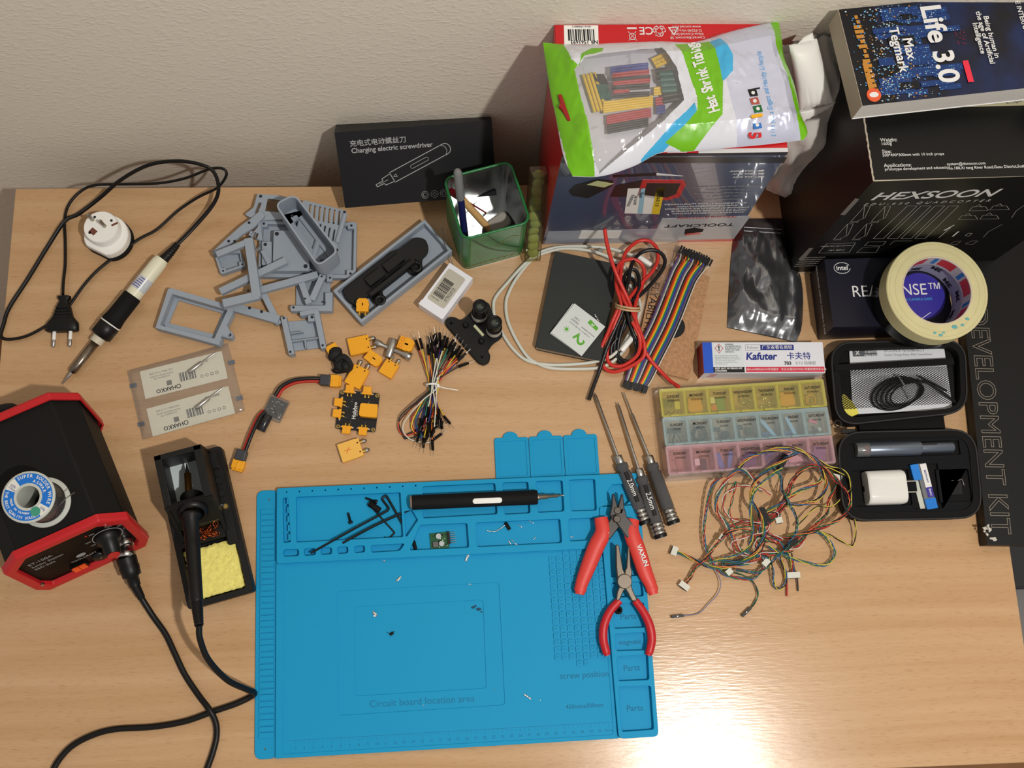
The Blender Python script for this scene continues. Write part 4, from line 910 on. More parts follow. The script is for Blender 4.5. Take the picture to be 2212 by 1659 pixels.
# printed swirls on the front
sw = mat('light_green_print', (88, 150, 84), .35); sw2 = mat('gold_green_print', (138, 128, 60), .4)
FT = Matrix(((1, 0, 0, 0), (0, 0, -1, -.0002), (0, 1, 0, 0), (0, 0, 0, 1)))
b.line(smooth([(.012, .095, 0), (.030, .060, 0), (.050, .035, 0), (.072, .018, 0)], 6), .003, 0, mat('dark_green_print', (12, 74, 40), .35), FT); b.line(smooth([(.030, .098, 0), (.045, .065, 0), (.060, .045, 0), (.073, .032, 0)], 6), .002, 0, mat('dark_green_print', 0), FT)
b.line(smooth([(.006, .010, 0), (.030, .012, 0), (.072, .012, 0)], 5), .003, .0, sw2, FT); b.line(smooth([(.045, .060, 0), (.060, .075, 0), (.070, .070, 0)], 6), .0015, 0, sw2, FT)
t.part('body', b)
b = MB(TB); b.rings([[(x, y, .0025) for x, y in I], [(x, y, .105) for x, y in I]], tini, cap=False, smooth=False); b.loft([(I, .0016), (I, .0025)], tini); t.part('lining', b, label='bare shiny metal inside')
b = MB(TB); b.tube([(x, y, .105) for x, y in O], .0016, tin, 8, close=True); t.part('rolled_rim', b)
# contents
t = Thing('ballpoint_pen', 'blue ballpoint pen with grey end standing in the left corner of the tin', 'pen', W(1010, 500, .003))
a_, c_ = TB @ Vector((.010, .012, .004)), W(988, 366, .150)
b = MB(); rod(b, a_, c_, [(.0012, 0), (.0040, .08), (.0044, .10), (.0044, .72)], mat('blue_translucent_barrel', (30, 36, 92), .2, coat=.5), 14); t.part('barrel', b)
b = MB(); rod(b, a_, c_, [(.0048, .70), (.0050, .72), (.0050, .96), (.0042, .985), (.0020, 1)], mat('grey_cap', (120, 124, 124), .4), 14); t.part('end_cap', b)
b = MB(); rod(b, TB @ Vector((.062, .010, .006)), TB @ Vector((.012, .064, .088)), [(.0035, 0), (.0046, .02), (.0046, .98), (.004, 1)], mat('bare_wood', (206, 166, 108), .6, var=.08, vs=60), 14)
solo('wooden_stick', b, 'plain round wooden stick lying diagonally in the tin', 'stick')
b = MB(); rod(b, TB @ Vector((.050, .066, .004)), TB @ Vector((.005, .066, .094)), [(.0010, 0), (.0013, .7), (.0045, .72), (.0050, .8), (.0045, 1)], mat('crimson_paint', (150, 18, 40), .35), 12)
solo('crimson_paintbrush', b, 'thin crimson handled tool in the back left corner of the tin', 'brush')
t = Thing('eraser_block', 'grey and black rounded block resting inside the tin', 'sharpener', TB @ Vector((.055, .035, .003)))
A = TB @ T(.056, .040, .003, .35, .25)
b = MB(A); b.loft([(rrect(-.0165, .0165, -.013, .013, .007), 0), (rrect(-.0165, .0165, -.013, .013, .007), .034)], black); t.part('case', b, bevel=.002)
b = MB(A); b.loft([(rrect(-.0170, .0130, -.006, .0135, .006), .012), (rrect(-.0170, .0130, -.006, .0135, .006), .038), (rrect(-.015, .011, -.004, .0115, .005), .040)], mat('grey_felt', (150, 146, 140), .8)); t.part('pad', b, label='light grey pad')
# small clear stand beside the tin
b = MB(); P = [W(955, 490, .03), W(962, 530, .02), W(985, 588, .002)]; b.tube(P, .0006, mat('grey_wire', (120, 120, 122), .4), 5); b.tube([W(940, 505, .02), W(976, 538, .012)], .0006, mat('grey_wire', 0), 5)
solo('bent_wire', b, 'thin grey bent wire between the grey tray and the tin', 'wire')

# ================================================================ tube of green tablets
PP0, PP1 = W(1148, 556, .004), W(1163, 368, .120)
zd = (PP1 - PP0).normalized(); Lp = (PP1 - PP0).length; xd = (Vector((1, .1, 0)) - zd*Vector((1, .1, 0)).dot(zd)).normalized(); yd = zd.cross(xd)
PT = Matrix(((xd.x, yd.x, zd.x, PP0.x), (xd.y, yd.y, zd.y, PP0.y), (xd.z, yd.z, zd.z, PP0.z), (0, 0, 0, 1)))
t = Thing('tablet_tube', 'tall clear tube of green tablets standing right of the tin', 'tablet tube', PP0)
b = MB(PT); b.rings([[(x, y, z) for x, y in rrect(-.0095, .0095, -.008, .008, .003)] for z in (0, Lp)], film('amber_film', (200, 195, 140), .1, .06), smooth=False)
for x in (-.0095, .0095):
    for y in (-.008, .008): b.box(x - .0004, x + .0004, y - .0004, y + .0004, 0, Lp, mat('dark_edge', (70, 58, 34), .4))
t.part('sleeve', b)
tabm = mat('green_tablet', (150, 162, 84), .6, var=.1, vs=200); random.seed(2)
n_ = 11
for k in range(n_):
    b = MB(PT @ T(random.uniform(-.0015, .0015), random.uniform(-.002, .001), .008 + k*(Lp - .014)/(n_ - 1), random.uniform(-.4, .4), PI/2 + random.uniform(-.35, .35)))
    b.lathe([(.001, -.0032), (.0055, -.0028), (.0072, -.0010), (.0072, .0010), (.0055, .0028), (.001, .0032)], tabm, n=20); t.part('tablet', b)

# ================================================================ soldering station carton
cartr = mat('carton_red', (196, 26, 34), .3, coat=.3); cartb = mat('carton_navy', (60, 72, 102), .28, coat=.5, var=.12, vs=9); cartw = mat('carton_white', (206, 206, 208), .35)  # navy base lightened to take in the reflection on the front face
v = [Vector(p) for p in ((.6567, -.0820, 0), (.9002, -.0800, 0), (.898, .045, 0), (.657, .045, 0), (.6532, -.0968, .278), (.8822, -.0949, .278), (.8815, .0488, .278), (.6512, .0488, .278))]
t = Thing('station_carton', 'red and navy soldering station carton standing upright against the wall', 'box', (.777, -.02, 0))
b = MB(); b.add([tuple(p) for p in v], [(3,2,1,0)], cartr); b.add([tuple(p) for p in v], [(4,5,6,7), (3,0,4,7), (1,2,6,5), (2,3,7,6)], cartr)
b.add([tuple(p) for p in v], [(0,1,5,4)], cartb)
def bil(A_, B_, C2, D_, s_, t2): return (A_*(1-s_) + B_*s_)*(1-t2) + (D_*(1-s_) + C2*s_)*t2
CF = FM(v[0], v[1] - v[0], v[4] - v[0]); CFi = CF.inverted(); CWd = (v[1]-v[0]).length; CH = (v[4]-v[0]).length
# the printing reads upside down: turned by half a turn
nz = .0003
def qpx(pts, m_, z=nz): # patch on the front face given as photo pixels
    out = []
    for u, v_ in pts:
        d = ray(u, v_); n = Vector((CF[0][2], CF[1][2], CF[2][2])); k = (v[0] - CAM).dot(n) / d.dot(n); p = CFi @ (CAM + d*k); out.append((p.x, p.y))
    b.prism(out, 0, z, m_, CF)
    return out
def fpt(u, v_):
    d = ray(u, v_); n = Vector((CF[0][2], CF[1][2], CF[2][2])); k = (v[0] - CAM).dot(n) / d.dot(n); p = CFi @ (CAM + d*k); return p.x, p.y
qpx([(1175,530),(1583,520),(1600,490),(1185,500)], mat('carton_pale', (150, 158, 174), .3), .00015)
qpx([(1405,524),(1583,518),(1622,466),(1430,472)], mat('carton_pale2', (176, 180, 186), .3), .0002)
qpx([(1460,524),(1583,522),(1586,516),(1466,518)], cartr, .00025)
qpx([(1212,352),(1693,352),(1700,340),(1214,338)], mat('carton_dark', (14, 16, 26), .25), .0002)
def ft(s_, px, size, m_, al='CENTER', bold=.01, sx=1.0): b.text(s_, size, *fpt(*px), .0004, m_, CF, rz=PI + .02, al=al, bold=bold, sx=sx)
ft('TOOLCRAFT', (1511,486), .0140, blackp, sx=1.05); qpx([(1478,506),(1518,500),(1520,495),(1500,491),(1480,495)], blackp, .0003); qpx([(1480,508),(1512,506),(1514,502),(1482,504)], cartr, .0005)
ft('ANALOGLÖTSTATION', (1527,469), .0066, mat('carton_red', 0), sx=1.05)
for k, s_ in enumerate(('ANALOGUE SOLDERING STATION', 'POSTE DE SOUDAGE ANALOGIQUE', 'STAZIONE DI SALDATURA ANALOGICA', 'ANALOG SOLDEERSTATION', 'ANALOGOWA STACJA LUTOWNICZA')):
    ft(s_, (1530 - 1.5*k + (3 if k % 2 else 0), 459 - 5.0*k), .0058, whitep, sx=.95)
for k, s_ in enumerate(('Temperaturbereich einstellbar', 'von 150 bis 450 °C', 'Innovatives Design mit Beleuchtung', 'für den mobilen Einsatz', 'Platzsparend durch kompakte Bauform')):
    ft('• ' + s_, (1560 + 3*k, 430 - 7*k), .0048, greyp, sx=.95)
for k, s_ in enumerate(('ST-50A 50W', 'ST-80A 80W', 'ST-100A 100W')):
    ft(s_, (1612, 381 - 6.5*k), .0064, whitep, sx=.85); x, y = fpt(1645, 381 - 6.5*k); b.rect(x - .0028, x + .0028, y - .002, y + .002, .0003, whitep, CF)
# station picture, sponge picture, loop of cable
qpx([(1317,425),(1330,400),(1395,388),(1388,424)], mat('photo_black', (22, 20, 22), .3)); qpx([(1376,422),(1388,388),(1477,389),(1482,398),(1468,425),(1440,432)], cartr, .0005); qpx([(1390,420),(1398,394),(1470,395),(1460,418),(1440,426)], mat('photo_black', 0), .0007)
qpx([(1228,412),(1240,400),(1290,386),(1325,390),(1322,402),(1290,418),(1270,428),(1235,422)], mat('photo_black', 0)); qpx([(1268,398),(1290,390),(1325,396),(1305,404)], mat('pale_yellow_print', (190, 196, 140), .5), .0006)
qpx([(1322,378),(1418,373),(1418,379),(1326,383)], mat('photo_black', 0)); qpx([(1418,374),(1476,380),(1418,378)], whitep, .0004)
# white stickers
o_ = qpx([(1349,460),(1356,407),(1437,404),(1424,462)], white, .0005); qpx([(1407,461),(1418,405),(1437,404),(1424,462)], mat('yellow_sticker', (228, 196, 40), .5), .0007); qpx([(1377,460),(1385,407),(1394,406),(1388,460)], mat('pale_blue_print', (150, 196, 216), .5), .0007)
x, y = fpt(1421, 430); b.text('454-526-02  2  ST', .0055, x, y, .0009, blackp, CF, rz=-1.45, sx=1.1, bold=.01); x, y = fpt(1372, 432); b.text('NR 1561693', .0050, x, y, .0007, blackp, CF, rz=-1.45, sx=1.1); x, y = fpt(1385, 420); b.text('Fliauen', .006, x, y, .0009, mat('dark_blue_print', 0), CF, rz=-1.45, bold=.01)
x, y = fpt(1362, 432)
for k in range(12): b.rect(x - .0018, x + .0018, y - .018 + .003*k, y - .017 + .003*k + .0006*(k % 2), .0007, blackp, CF)
qpx([(1249,515),(1256,498),(1343,498),(1336,514)], white, .0005); ft('454-526-02', (1300,504), .006, greyp); ft('TOOLCRAFT', (1296,510), .004, greyp)
t.part('carton', b, bevel=.0006)
# lid printing (top face); x to the right, y to the wall
LF = FM(v[4] + Vector((0, 0, .0002)), v[5] - v[4], v[7] - v[4])
b = MB(LF); lw_, ld_ = (v[5]-v[4]).length, (v[7]-v[4]).dot(Vector((LF[0][1], LF[1][1], LF[2][1])))
LFi = LF.inverted()
def lp(u, v_):
    p = LFi @ W(u, v_, .2788); return p.x, p.y
b.box(0, lw_, 0, ld_, 0, .0006, cartr)
b.add([(*lp(1218,55),.0009),(*lp(1292,55),.0009),(*lp(1293,96),.0009),(*lp(1219,96),.0009)], [(3,2,1,0)], white)
x0, y0 = lp(1226, 60); x1, y1 = lp(1288, 88); random.seed(6)
x = x0
while x < x1 - .002: wq = random.choice([.0006, .0012, .0018]); b.rect(x, x + wq, y1, y0 - .002, .0010, blackp); x += wq + random.choice([.0006, .001])
b.text('NR 1561693', .0055, *lp(1262, 91), .0011, blackp, rz=PI, bold=.02); b.text('4016139408612', .0030, *lp(1256, 58), .0011, blackp, rz=PI)
for k, s_ in enumerate(('CE', '♻', '△')): b.text(s_, .0125, *lp(1393 + 31*k if k else 1396, 66), .0009, whitep, rz=PI, bold=.01)
b.text('C  Є', .013, *lp(1397, 66), .0009, whitep, rz=PI) if False else None
b.text('Conrad Electronic SE\nKlaus-Conrad-Str. 1\nD-92240 Hirschau\nwww.conrad.com', .0042, *lp(1484, 70), .0009, whitep, rz=PI)
x, y = lp(1366, 78); b.line([(x-.004, y-.005), (x+.004, y+.005)], .0006, .0009, whitep); b.line([(x+.004, y-.005), (x-.004, y+.005)], .0006, .0009, whitep); b.line(rrect(x-.003, x+.003, y-.004, y+.003, .0005), .0006, .0009, whitep, close=True); b.rect(x-.005, x+.005, y+.008, y+.010, .0009, whitep)
b.box(lw_*.60, lw_, -.0005, .004, .0004, .0009, cartw); 
t.part('lid', b, bevel=.0003)
b = MB(LF); b.box(lw_*.0, lw_, -.0012, 0, -.004, .0004, mat('carton_dark', 0)); b.plate([(lw_*.505 + .010*math.cos(a), .001 + .009*math.sin(a)) for a in [PI + PI*k/10 for k in range(11)]], [], -.0010, -.0004, cartw, M=T(0, 0, 0, 0, PI/2))
t.part('tuck_flap', b)

# ================================================================ pouch of heat shrink tubing
PZ = .300
pcorn = [W(1175, 92, PZ), W(1243, 381, PZ), W(1740, 300, PZ + .0), W(1672, 46, PZ)]
PO = W(1243, 381, PZ); px_ = (W(1735, 303, PZ) - PO).normalized(); PFm2 = FM((PO.x, PO.y, .2805), (px_.x, px_.y, 0), (-px_.y, px_.x, 0)); PFi = PFm2.inverted()
def pp(u, v_, z=PZ): p = PFi @ W(u, v_, z); return Vector((p.x, p.y))
outl = [pp(*q) for q in ((1175,95),(1178,120),(1200,180),(1228,280),(1238,345),(1243,372),(1256,381),(1290,380),(1340,365),(1400,348),(1430,325),(1470,326),(1560,320),(1620,312),(1690,310),(1725,305),(1742,292),(1744,275),(1728,250),(1718,180),(1700,130),(1690,100),(1688,60),(1682,46),(1668,48),(1640,53),(1560,72),(1500,90),(1430,88),(1330,92),(1250,96),(1215,96),(1182,90))]
# regular grid mapped into the four-sided outline
Lm = [pp(1175,92), pp(1228,280), pp(1243,381)][::-1]
def edge(pts, n):
    P = [Vector((p.x, p.y, 0)) for p in pts]; Q = smooth(P, 12); L_ = [0]
    for a, c2 in zip(Q, Q[1:]): L_.append(L_[-1] + (c2-a).length)
    out = []
    for k in range(n + 1):
        s_ = L_[-1]*k/n; i = 0
        while i < len(L_) - 2 and L_[i+1] < s_: i += 1
        f_ = (s_ - L_[i])/max(L_[i+1] - L_[i], 1e-9); out.append(Q[i].lerp(Q[i+1], f_))
    return out
NU, NV = 400, 220
bot = edge([pp(*q, .2817) for q in ((1237,381),(1300,380),(1370,358),(1425,330),(1475,328),(1560,320),(1650,312),(1736,302))], NU)
topE = edge([pp(*q, .2817) for q in ((1174,92),(1250,97),(1330,93),(1430,90),(1500,91),(1560,73),(1620,58),(1682,46))], NU)
lef = edge([pp(*q, .2817) for q in ((1237,381),(1217,337),(1199,245),(1189,200),(1178,130),(1173,92))], NV)
rig = edge([pp(*q, .2817) for q in ((1736,302),(1744,285),(1730,250),(1716,185),(1694,125),(1689,85),(1682,46))], NV)
def coons(i, j):
    s_, t2 = i/NU, j/NV
    p = bot[i]*(1-t2) + topE[i]*t2 + lef[j]*(1-s_) + rig[j]*s_
    return p - (bot[0]*(1-s_)*(1-t2) + bot[NU]*s_*(1-t2) + topE[0]*(1-s_)*t2 + topE[NU]*s_*t2)
def puff(s_, t2):
    e = min(1, s_/.10)*min(1, (1-s_)/.07)*min(1, t2/.18)*min(1, (1-t2)/.18); e = max(e, 0)**.7
    return e
def pz_top(s_, t2, p):
    n_ = noise.noise(Vector((p.x*26, p.y*26, 0)))*.5 + noise.noise(Vector((p.x*70, p.y*55, 3)))*.3 + noise.noise(Vector((p.x*180, p.y*120, 9)))*.10
    return .0012 + .018*puff(s_, t2)*(1 + .34*n_) + .0026*abs(n_)*min(1, 6*min(t2, 1-t2) + .3)
# front artwork regions as photo pixels
def inpoly(p, P):
    c2 = False; j = len(P)-1
    for i in range(len(P)):
        if (P[i].y > p.y) != (P[j].y > p.y) and p.x < (P[j].x-P[i].x)*(p.y-P[i].y)/(P[j].y-P[i].y) + P[i].x: c2 = not c2
        j = i
    return c2
limeA = [[pp(*q, z_) for q in P] for P, z_ in zip((
  [(1165,85),(1216,96),(1226,130),(1262,270),(1286,385),(1235,390),(1160,100)],
  [(1216,96),(1232,135),(1250,150),(1255,118),(1278,100),(1305,100),(1300,112),(1262,125),(1240,158),(1228,165)],
  [(1664,45),(1690,42),(1694,80),(1696,115),(1720,180),(1735,250),(1748,275),(1742,300),(1730,302),(1714,270),(1712,250),(1700,200),(1680,140),(1668,110)],
  [(1460,88),(1535,80),(1552,140),(1560,180),(1560,248),(1500,318),(1440,300),(1480,270),(1505,240),(1505,210),(1485,150)]), (.2835, .294, .2825, .298))]
cyanA = [[pp(*q) for q in P] for P in ([(1535,80),(1560,74),(1582,120),(1582,155),(1560,178),(1552,140)], [(1500,222),(1508,245),(1480,275),(1425,325),(1400,342),(1390,330),(1430,290)])]
winA = [pp(*q) for q in ((1262,125),(1300,112),(1430,98),(1460,145),(1478,215),(1430,265),(1370,308),(1300,360),(1275,330),(1232,165))]
pw_m = mat('pouch_white', (214, 216, 226), .22, coat=.4, bump=.2, bs=60); lime = mat('pouch_lime', (112, 184, 14), .3, coat=.4); cyan = mat('pouch_cyan', (64, 172, 222), .25, coat=.4)
iri = mat('pouch_pearl', (206, 210, 232), .18, metal=.25, coat=.6, bump=.15, bs=40)
wf = film('pouch_window', (240, 236, 238), .06, .12, bump=.5, bs=50)
t = Thing('heat_shrink_pouch', 'green and white zip pouch of heat shrink tubing on the tall carton', 'pouch', PFm2 @ Vector((.12, .07, 0)))
SH = MB(PFm2); WN = MB(PFm2); pts = []
for j in range(NV+1):
    for i in range(NU+1):
        p = coons(i, j); pts.append((p.x, p.y, pz_top(i/NU, j/NV, p)))
fs = {}
for j in range(NV):
    for i in range(NU):
        f_ = (j*(NU+1)+i, j*(NU+1)+i+1, (j+1)*(NU+1)+i+1, (j+1)*(NU+1)+i)
        c2 = Vector(((pts[f_[0]][0]+pts[f_[2]][0])/2, (pts[f_[0]][1]+pts[f_[2]][1])/2))
        m_ = pw_m
        if any(inpoly(c2, P) for P in limeA): m_ = lime
        elif any(inpoly(c2, P) for P in cyanA): m_ = cyan
        elif inpoly(c2, winA): m_ = wf
        elif c2.x > pp(1575, 200).x: m_ = iri
        fs.setdefault(m_.name, (m_, []))[1].append(f_)
for m_, fl in fs.values():
    (WN if m_ is wf else SH).add(pts, fl, m_, smooth=True)
# back sheet
bk = [(p[0], p[1], .0004 if 0 < k % (NU+1) < NU else p[2] - .0006) for k, p in enumerate(pts)]
st_ = 10
SH.add([bk[j*(NU+1)+i] for j in range(0, NV+1, st_) for i in range(0, NU+1, st_)], [(j*(NU//st_+1)+i, j*(NU//st_+1)+i+1, (j+1)*(NU//st_+1)+i+1, (j+1)*(NU//st_+1)+i) for j in range(NV//st_) for i in range(NU//st_)], pw_m)
p = pp(1218, 237, .2870); i_ = min(range(len(pts)), key=lambda q: (pts[q][0]-p.x)**2 + (pts[q][1]-p.y)**2); SH.prism(rnd([(-.002, -.015), (.001, -.016), (.002, .014), (-.001, .015), (-.002, .005), (-.005, .003), (-.003, -.002)], .001), pts[i_][2] - .002, pts[i_][2] + .0022, mat('hang_hole_red', (150, 22, 26), .5), T(p.x, p.y, 0, .15))
def ptext(s_, u, v_, size, m_, rz, **k):
    """lettering that follows the bulging sheet: every letter is set on the surface"""
    p = pp(u, v_); j = min(range(0, NV+1, 2), key=lambda j_: min((pts[j_*(NU+1)+i][0]-p.x)**2 + (pts[j_*(NU+1)+i][1]-p.y)**2 for i in range(0, NU+1, 12)))
    i = min(range(0, NU+1, 2), key=lambda i_: (pts[j*(NU+1)+i_][0]-p.x)**2 + (pts[j*(NU+1)+i_][1]-p.y)**2); SH.text(s_, size, p.x, p.y, pts[j*(NU+1)+i][2] + .0007, m_, rz=rz, **k)
def pline(s_, a, c2, size, m_, rz, **k):
    n_ = len(s_)
    for q_, ch in enumerate(s_):
        f_ = (q_ + .5)/n_
        if ch != ' ': ptext(ch, a[0] + (c2[0]-a[0])*f_, a[1] + (c2[1]-a[1])*f_, size, m_, rz, **k)
rr = math.radians(86)
pline('Heat Shrink Tubings', (1543, 240), (1494, 84), .0165, whitep, rr + .2, bold=.03, sx=.62)
pline('give you a Elegant and Healthy Lifestyle', (1675, 285), (1640, 112), .0072, mat('pale_blue_letters', (110, 170, 220), .5), rr + .12, shear=.3, sx=.8)
def surf(p): return pts[min(range(0, len(pts), 3), key=lambda q: (pts[q][0]-p.x)**2 + (pts[q][1]-p.y)**2)][2]
q = pp(1637, 284); SH.text('S', .017, q.x, q.y, surf(q) + .0024, mat('logo_red', (206, 32, 36), .4), rz=rr + .1, bold=.04)
for u, v_, m_ in ((1637, 268, mat('logo_blue', (52, 116, 196), .4)), (1636, 237, mat('logo_green', (24, 100, 50), .4)), (1630, 219, mat('logo_brown', (170, 84, 76), .4)), (1627, 200, blackp)):
    q = pp(u, v_); A = T(q.x, q.y, surf(q) + .0008, rr + .1); SH.box(-.0036, .0036, -.0042, .0042, -.0012, 0, m_, A); SH.cyl(.0019, -.0012, .0003, whitep, A, 12)
q = pp(1634, 252); SH.prism([(-.0016, -.005), (0, -.0065), (.0016, -.005), (.0016, .005), (0, .0065), (-.0016, .005)], -.001, .0008, mat('logo_yellow', (236, 176, 30), .4), T(q.x, q.y, surf(q), rr + .1))
q = pp(1627, 200); SH.box(.0036, .0046, -.0085, .0042, -.0012, 0, blackp, T(q.x, q.y, surf(q) + .0008, rr + .1))
pl_ = [pp(1645 + .21*k, 165 + 1.0*k*1) for k in range(0, 110, 12)]
t.part('printed_film', SH); t.part('clear_window', WN, label='clear window over the tubing')
# bundles of tubing inside the pouch
tcol = {'y': mat('tube_yellow', (232, 196, 30), .45), 'k': mat('tube_black', (26, 26, 28), .45), 'g': mat('tube_green', (20, 92, 80), .45), 'r': mat('tube_red', (176, 44, 48), .45), 'b': mat('tube_blue', (48, 64, 150), .45)}
bund = [('y', (1260,162), (1285,242), 4, (8, -1.5), .0028, 5), ('k', (1283,161), (1293,183), 4, (6, 0), .0028, 5), ('g', (1290,183), (1300,215), 4, (6, 0), .0026, 6),
  ('b', (1318,147), (1400,138), 3, (0, 6), .0025, 11), ('r', (1322,160), (1402,152), 2, (0, 6), .0025, 11), ('k', (1322,172), (1404,165), 1, (0, 6), .0026, 11), ('r', (1324,179), (1404,171), 2, (0, 5), .0025, 11), ('k', (1322,188), (1403,183), 2, (0, 6), .0026, 11), ('r', (1325,198), (1360,194), 2, (0, 5), .0024, 11), ('k', (1326,205), (1403,200), 2, (0, 5), .0026, 11),
  ('y', (1303,222), (1410,208), 5, (0, 5), .0024, 7), ('r', (1310,252), (1406,236), 4, (0, 5), .0024, 6), ('k', (1312,272), (1400,256), 4, (0, 5), .0024, 6),
  ('k', (1416,155), (1440,150), 3, (2, 10), .0046, 8), ('g', (1424,160), (1472,158), 4, (2, 12), .0056, 9), ('k', (1432,208), (1480,200), 2, (0, 11), .0048, 8), ('y', (1408,130), (1440,116), 3, (4, 7), .0036, 6), ('y', (1412,192), (1428,190), 3, (0, 6), .0028, 6), ('r', (1416,214), (1434,212), 3, (0, 6), .0028, 6), ('b', (1418,232), (1436,230), 3, (0, 6), .0028, 6)]
nm = {'y': 'yellow', 'k': 'black', 'g': 'green', 'r': 'red', 'b': 'blue'}
desc = {0: 'at the left end of', 1: 'beside the yellow row in', 2: 'below the short black ones in', 3: 'along the top of the middle bundle in', 4: 'under the blue row in', 5: 'between two red rows in', 6: 'in the upper middle of', 7: 'in the middle of', 8: 'shortest in the middle of', 9: 'below the short red pair in', 10: 'in a long band across', 11: 'under the yellow band in', 12: 'at the bottom of', 13: 'open ended behind', 14: 'thick at the right of', 15: 'thick at the lower right of', 16: 'tilted at the top of', 17: 'short at the right of', 18: 'short right of the yellow band in', 19: 'lowest right in'}
for bi, (c_, a_, e_, n_, st2, r_, hgt) in enumerate(bund):
    for k in range(n_):
        z_ = .2815 + hgt/1000*.9
        p, q = W(a_[0] + st2[0]*k, a_[1] + st2[1]*k, z_), W(e_[0] + st2[0]*k, e_[1] + st2[1]*k, z_)
        b = MB(); d = q - p; x_ = d.normalized().cross(Vector((0, 0, 1))).normalized(); 
        b.tube([p, p.lerp(q, .5) + Vector((0, 0, .0003)), q], r_*.62, tcol[c_], 8, flat=.8)
        solo('shrink_tube', b, '%s shrink tubes %s the pouch window' % (nm[c_], desc[bi]), 'heat shrink tube', '%s shrink tubes %s the pouch window' % (nm[c_], desc[bi]))

# ================================================================ padded bag between carton and black box
pad = mat('clear_padded_bag', (206, 202, 196), .35, bump=.5, bs=35, coat=.2); padw = mat('white_cushion', (226, 226, 222), .45, bump=.3, bs=60)
t = Thing('padded_bag', 'translucent padded bag with a white cushion squeezed between the carton and black box', 'bag', (.925, -.02, .0))
b = MB(); NXp, NYp = 18, 26; vs = []
Lft = [W(1655,410,.02), W(1668,360,.09), W(1680,300,.17), W(1690,200,.235), W(1688,115,.262)]
Rgt = [W(1748,412,.02), W(1790,360,.06), W(1830,300,.14), W(1838,180,.215), W(1800,50,.262)]
Lq, Rq = smooth(Lft, 7), smooth(Rgt, 7); K = len(Lq) - 1
for j in range(K+1):
    for i in range(NXp+1):
        s_ = i/NXp; p = Lq[j].lerp(Rq[j], s_); u_ = j/K
        n_ = noise.noise(Vector((s_*5, u_*7, 2)))*.010 + noise.noise(Vector((s_*12, u_*16, 5)))*.004
        q = p + Vector((0, -.012*math.sin(PI*s_) - n_, .004*math.sin(PI*s_) + n_)); q.y = min(q.y, .046); vs.append(q)
b.add([tuple(p) for p in vs], [(j*(NXp+1)+i, j*(NXp+1)+i+1, (j+1)*(NXp+1)+i+1, (j+1)*(NXp+1)+i) for j in range(K) for i in range(NXp)], pad, smooth=True)
bk = [p + Vector((0, .010, 0)) if p.y + .010 < .049 else Vector((p.x, .0492, p.z)) for p in vs]
b.add([tuple(p) for p in bk], [(j*(NXp+1)+i, j*(NXp+1)+i+1, (j+1)*(NXp+1)+i+1, (j+1)*(NXp+1)+i) for j in range(K) for i in range(NXp)], pad, smooth=True)
t.part('bag_film', b)
def cushion(P4, z4, bul, nm_, lbl=None):
    A_, B_, C2, D_ = [W(u, v_, z_) for (u, v_), z_ in zip(P4, z4)]; b = MB(); n_ = 14; vs = []
    nrm = (B_-A_).cross(D_-A_).normalized(); nrm = nrm if nrm.z > 0 else -nrm
    for j in range(n_+1):
        for i in range(n_+1):
            s_, t2 = i/n_, j/n_; p = bil(A_, B_, C2, D_, s_, t2); h = (4*s_*(1-s_)*4*t2*(1-t2))**.35 if 0 < i < n_ and 0 < j < n_ else 0
            vs.append(tuple(p + nrm*bul*h + nrm*.0012*math.sin(s_*34)*(1-t2)*(t2 < .35)))
    b.add(vs, [(j*(n_+1)+i, j*(n_+1)+i+1, (j+1)*(n_+1)+i+1, (j+1)*(n_+1)+i) for j in range(n_) for i in range(n_)], padw, smooth=True)
    b.add([tuple(Vector(p) - nrm*.003) for p in vs], [(j*(n_+1)+i, j*(n_+1)+i+1, (j+1)*(n_+1)+i+1, (j+1)*(n_+1)+i) for j in range(n_) for i in range(n_)], padw)
    t.part(nm_, b, label=lbl)
cushion([(1728,238),(1800,222),(1765,85),(1705,100)], (.235, .245, .285, .285), .010, 'cushion', 'white cushion')
cushion([(1732,264),(1800,228),(1806,220),(1728,242)], (.222, .232, .238, .232), .003, 'seam_roll', 'white rolled seam')
cushion([(1722,96),(1758,88),(1756,70),(1735,80)], (.286, .288, .290, .288), .002, 'top_seam', 'white seam at the top')

# ================================================================ small white barcode box
A, wA, hA = Fr((906, 656), (957, 690), (965, 569), .020)
b = MB(A); w_, h_ = .0345, .0645; b.box(0, w_, 0, h_, -.020, 0, mat('white_card_box', (236, 238, 246), .5)); b.box(-.0010, w_*.97, -.0006, .006, -.019, -.0004, mat('white_card_box', 0))
b.plate(rrect(.003, w_ - .006, .011, h_ - .006, .003), [], 0, .0001, mat('beige_sticker', (190, 186, 172), .6))
x = .014
random.seed(9)
for k in range(17): b.rect(.006, .020, .020 + k*.0015, .020 + k*.0015 + random.choice([.0005, .0008, .0011]), .0002, blackp)
b.text('PC137.CTRL.01', .0031, .0225, .030, .0002, blackp, rz=-PI/2, bold=.02); b.text('HMC Holding FM radio', .0022, .0252, .030, .0002, blackp, rz=-PI/2); b.text('CD015220', .0026, .0115, .0165, .0002, blackp)
solo('barcode_box', b, 'small white carton with a barcode sticker in front of the green tin', 'box', bevel=.0005)

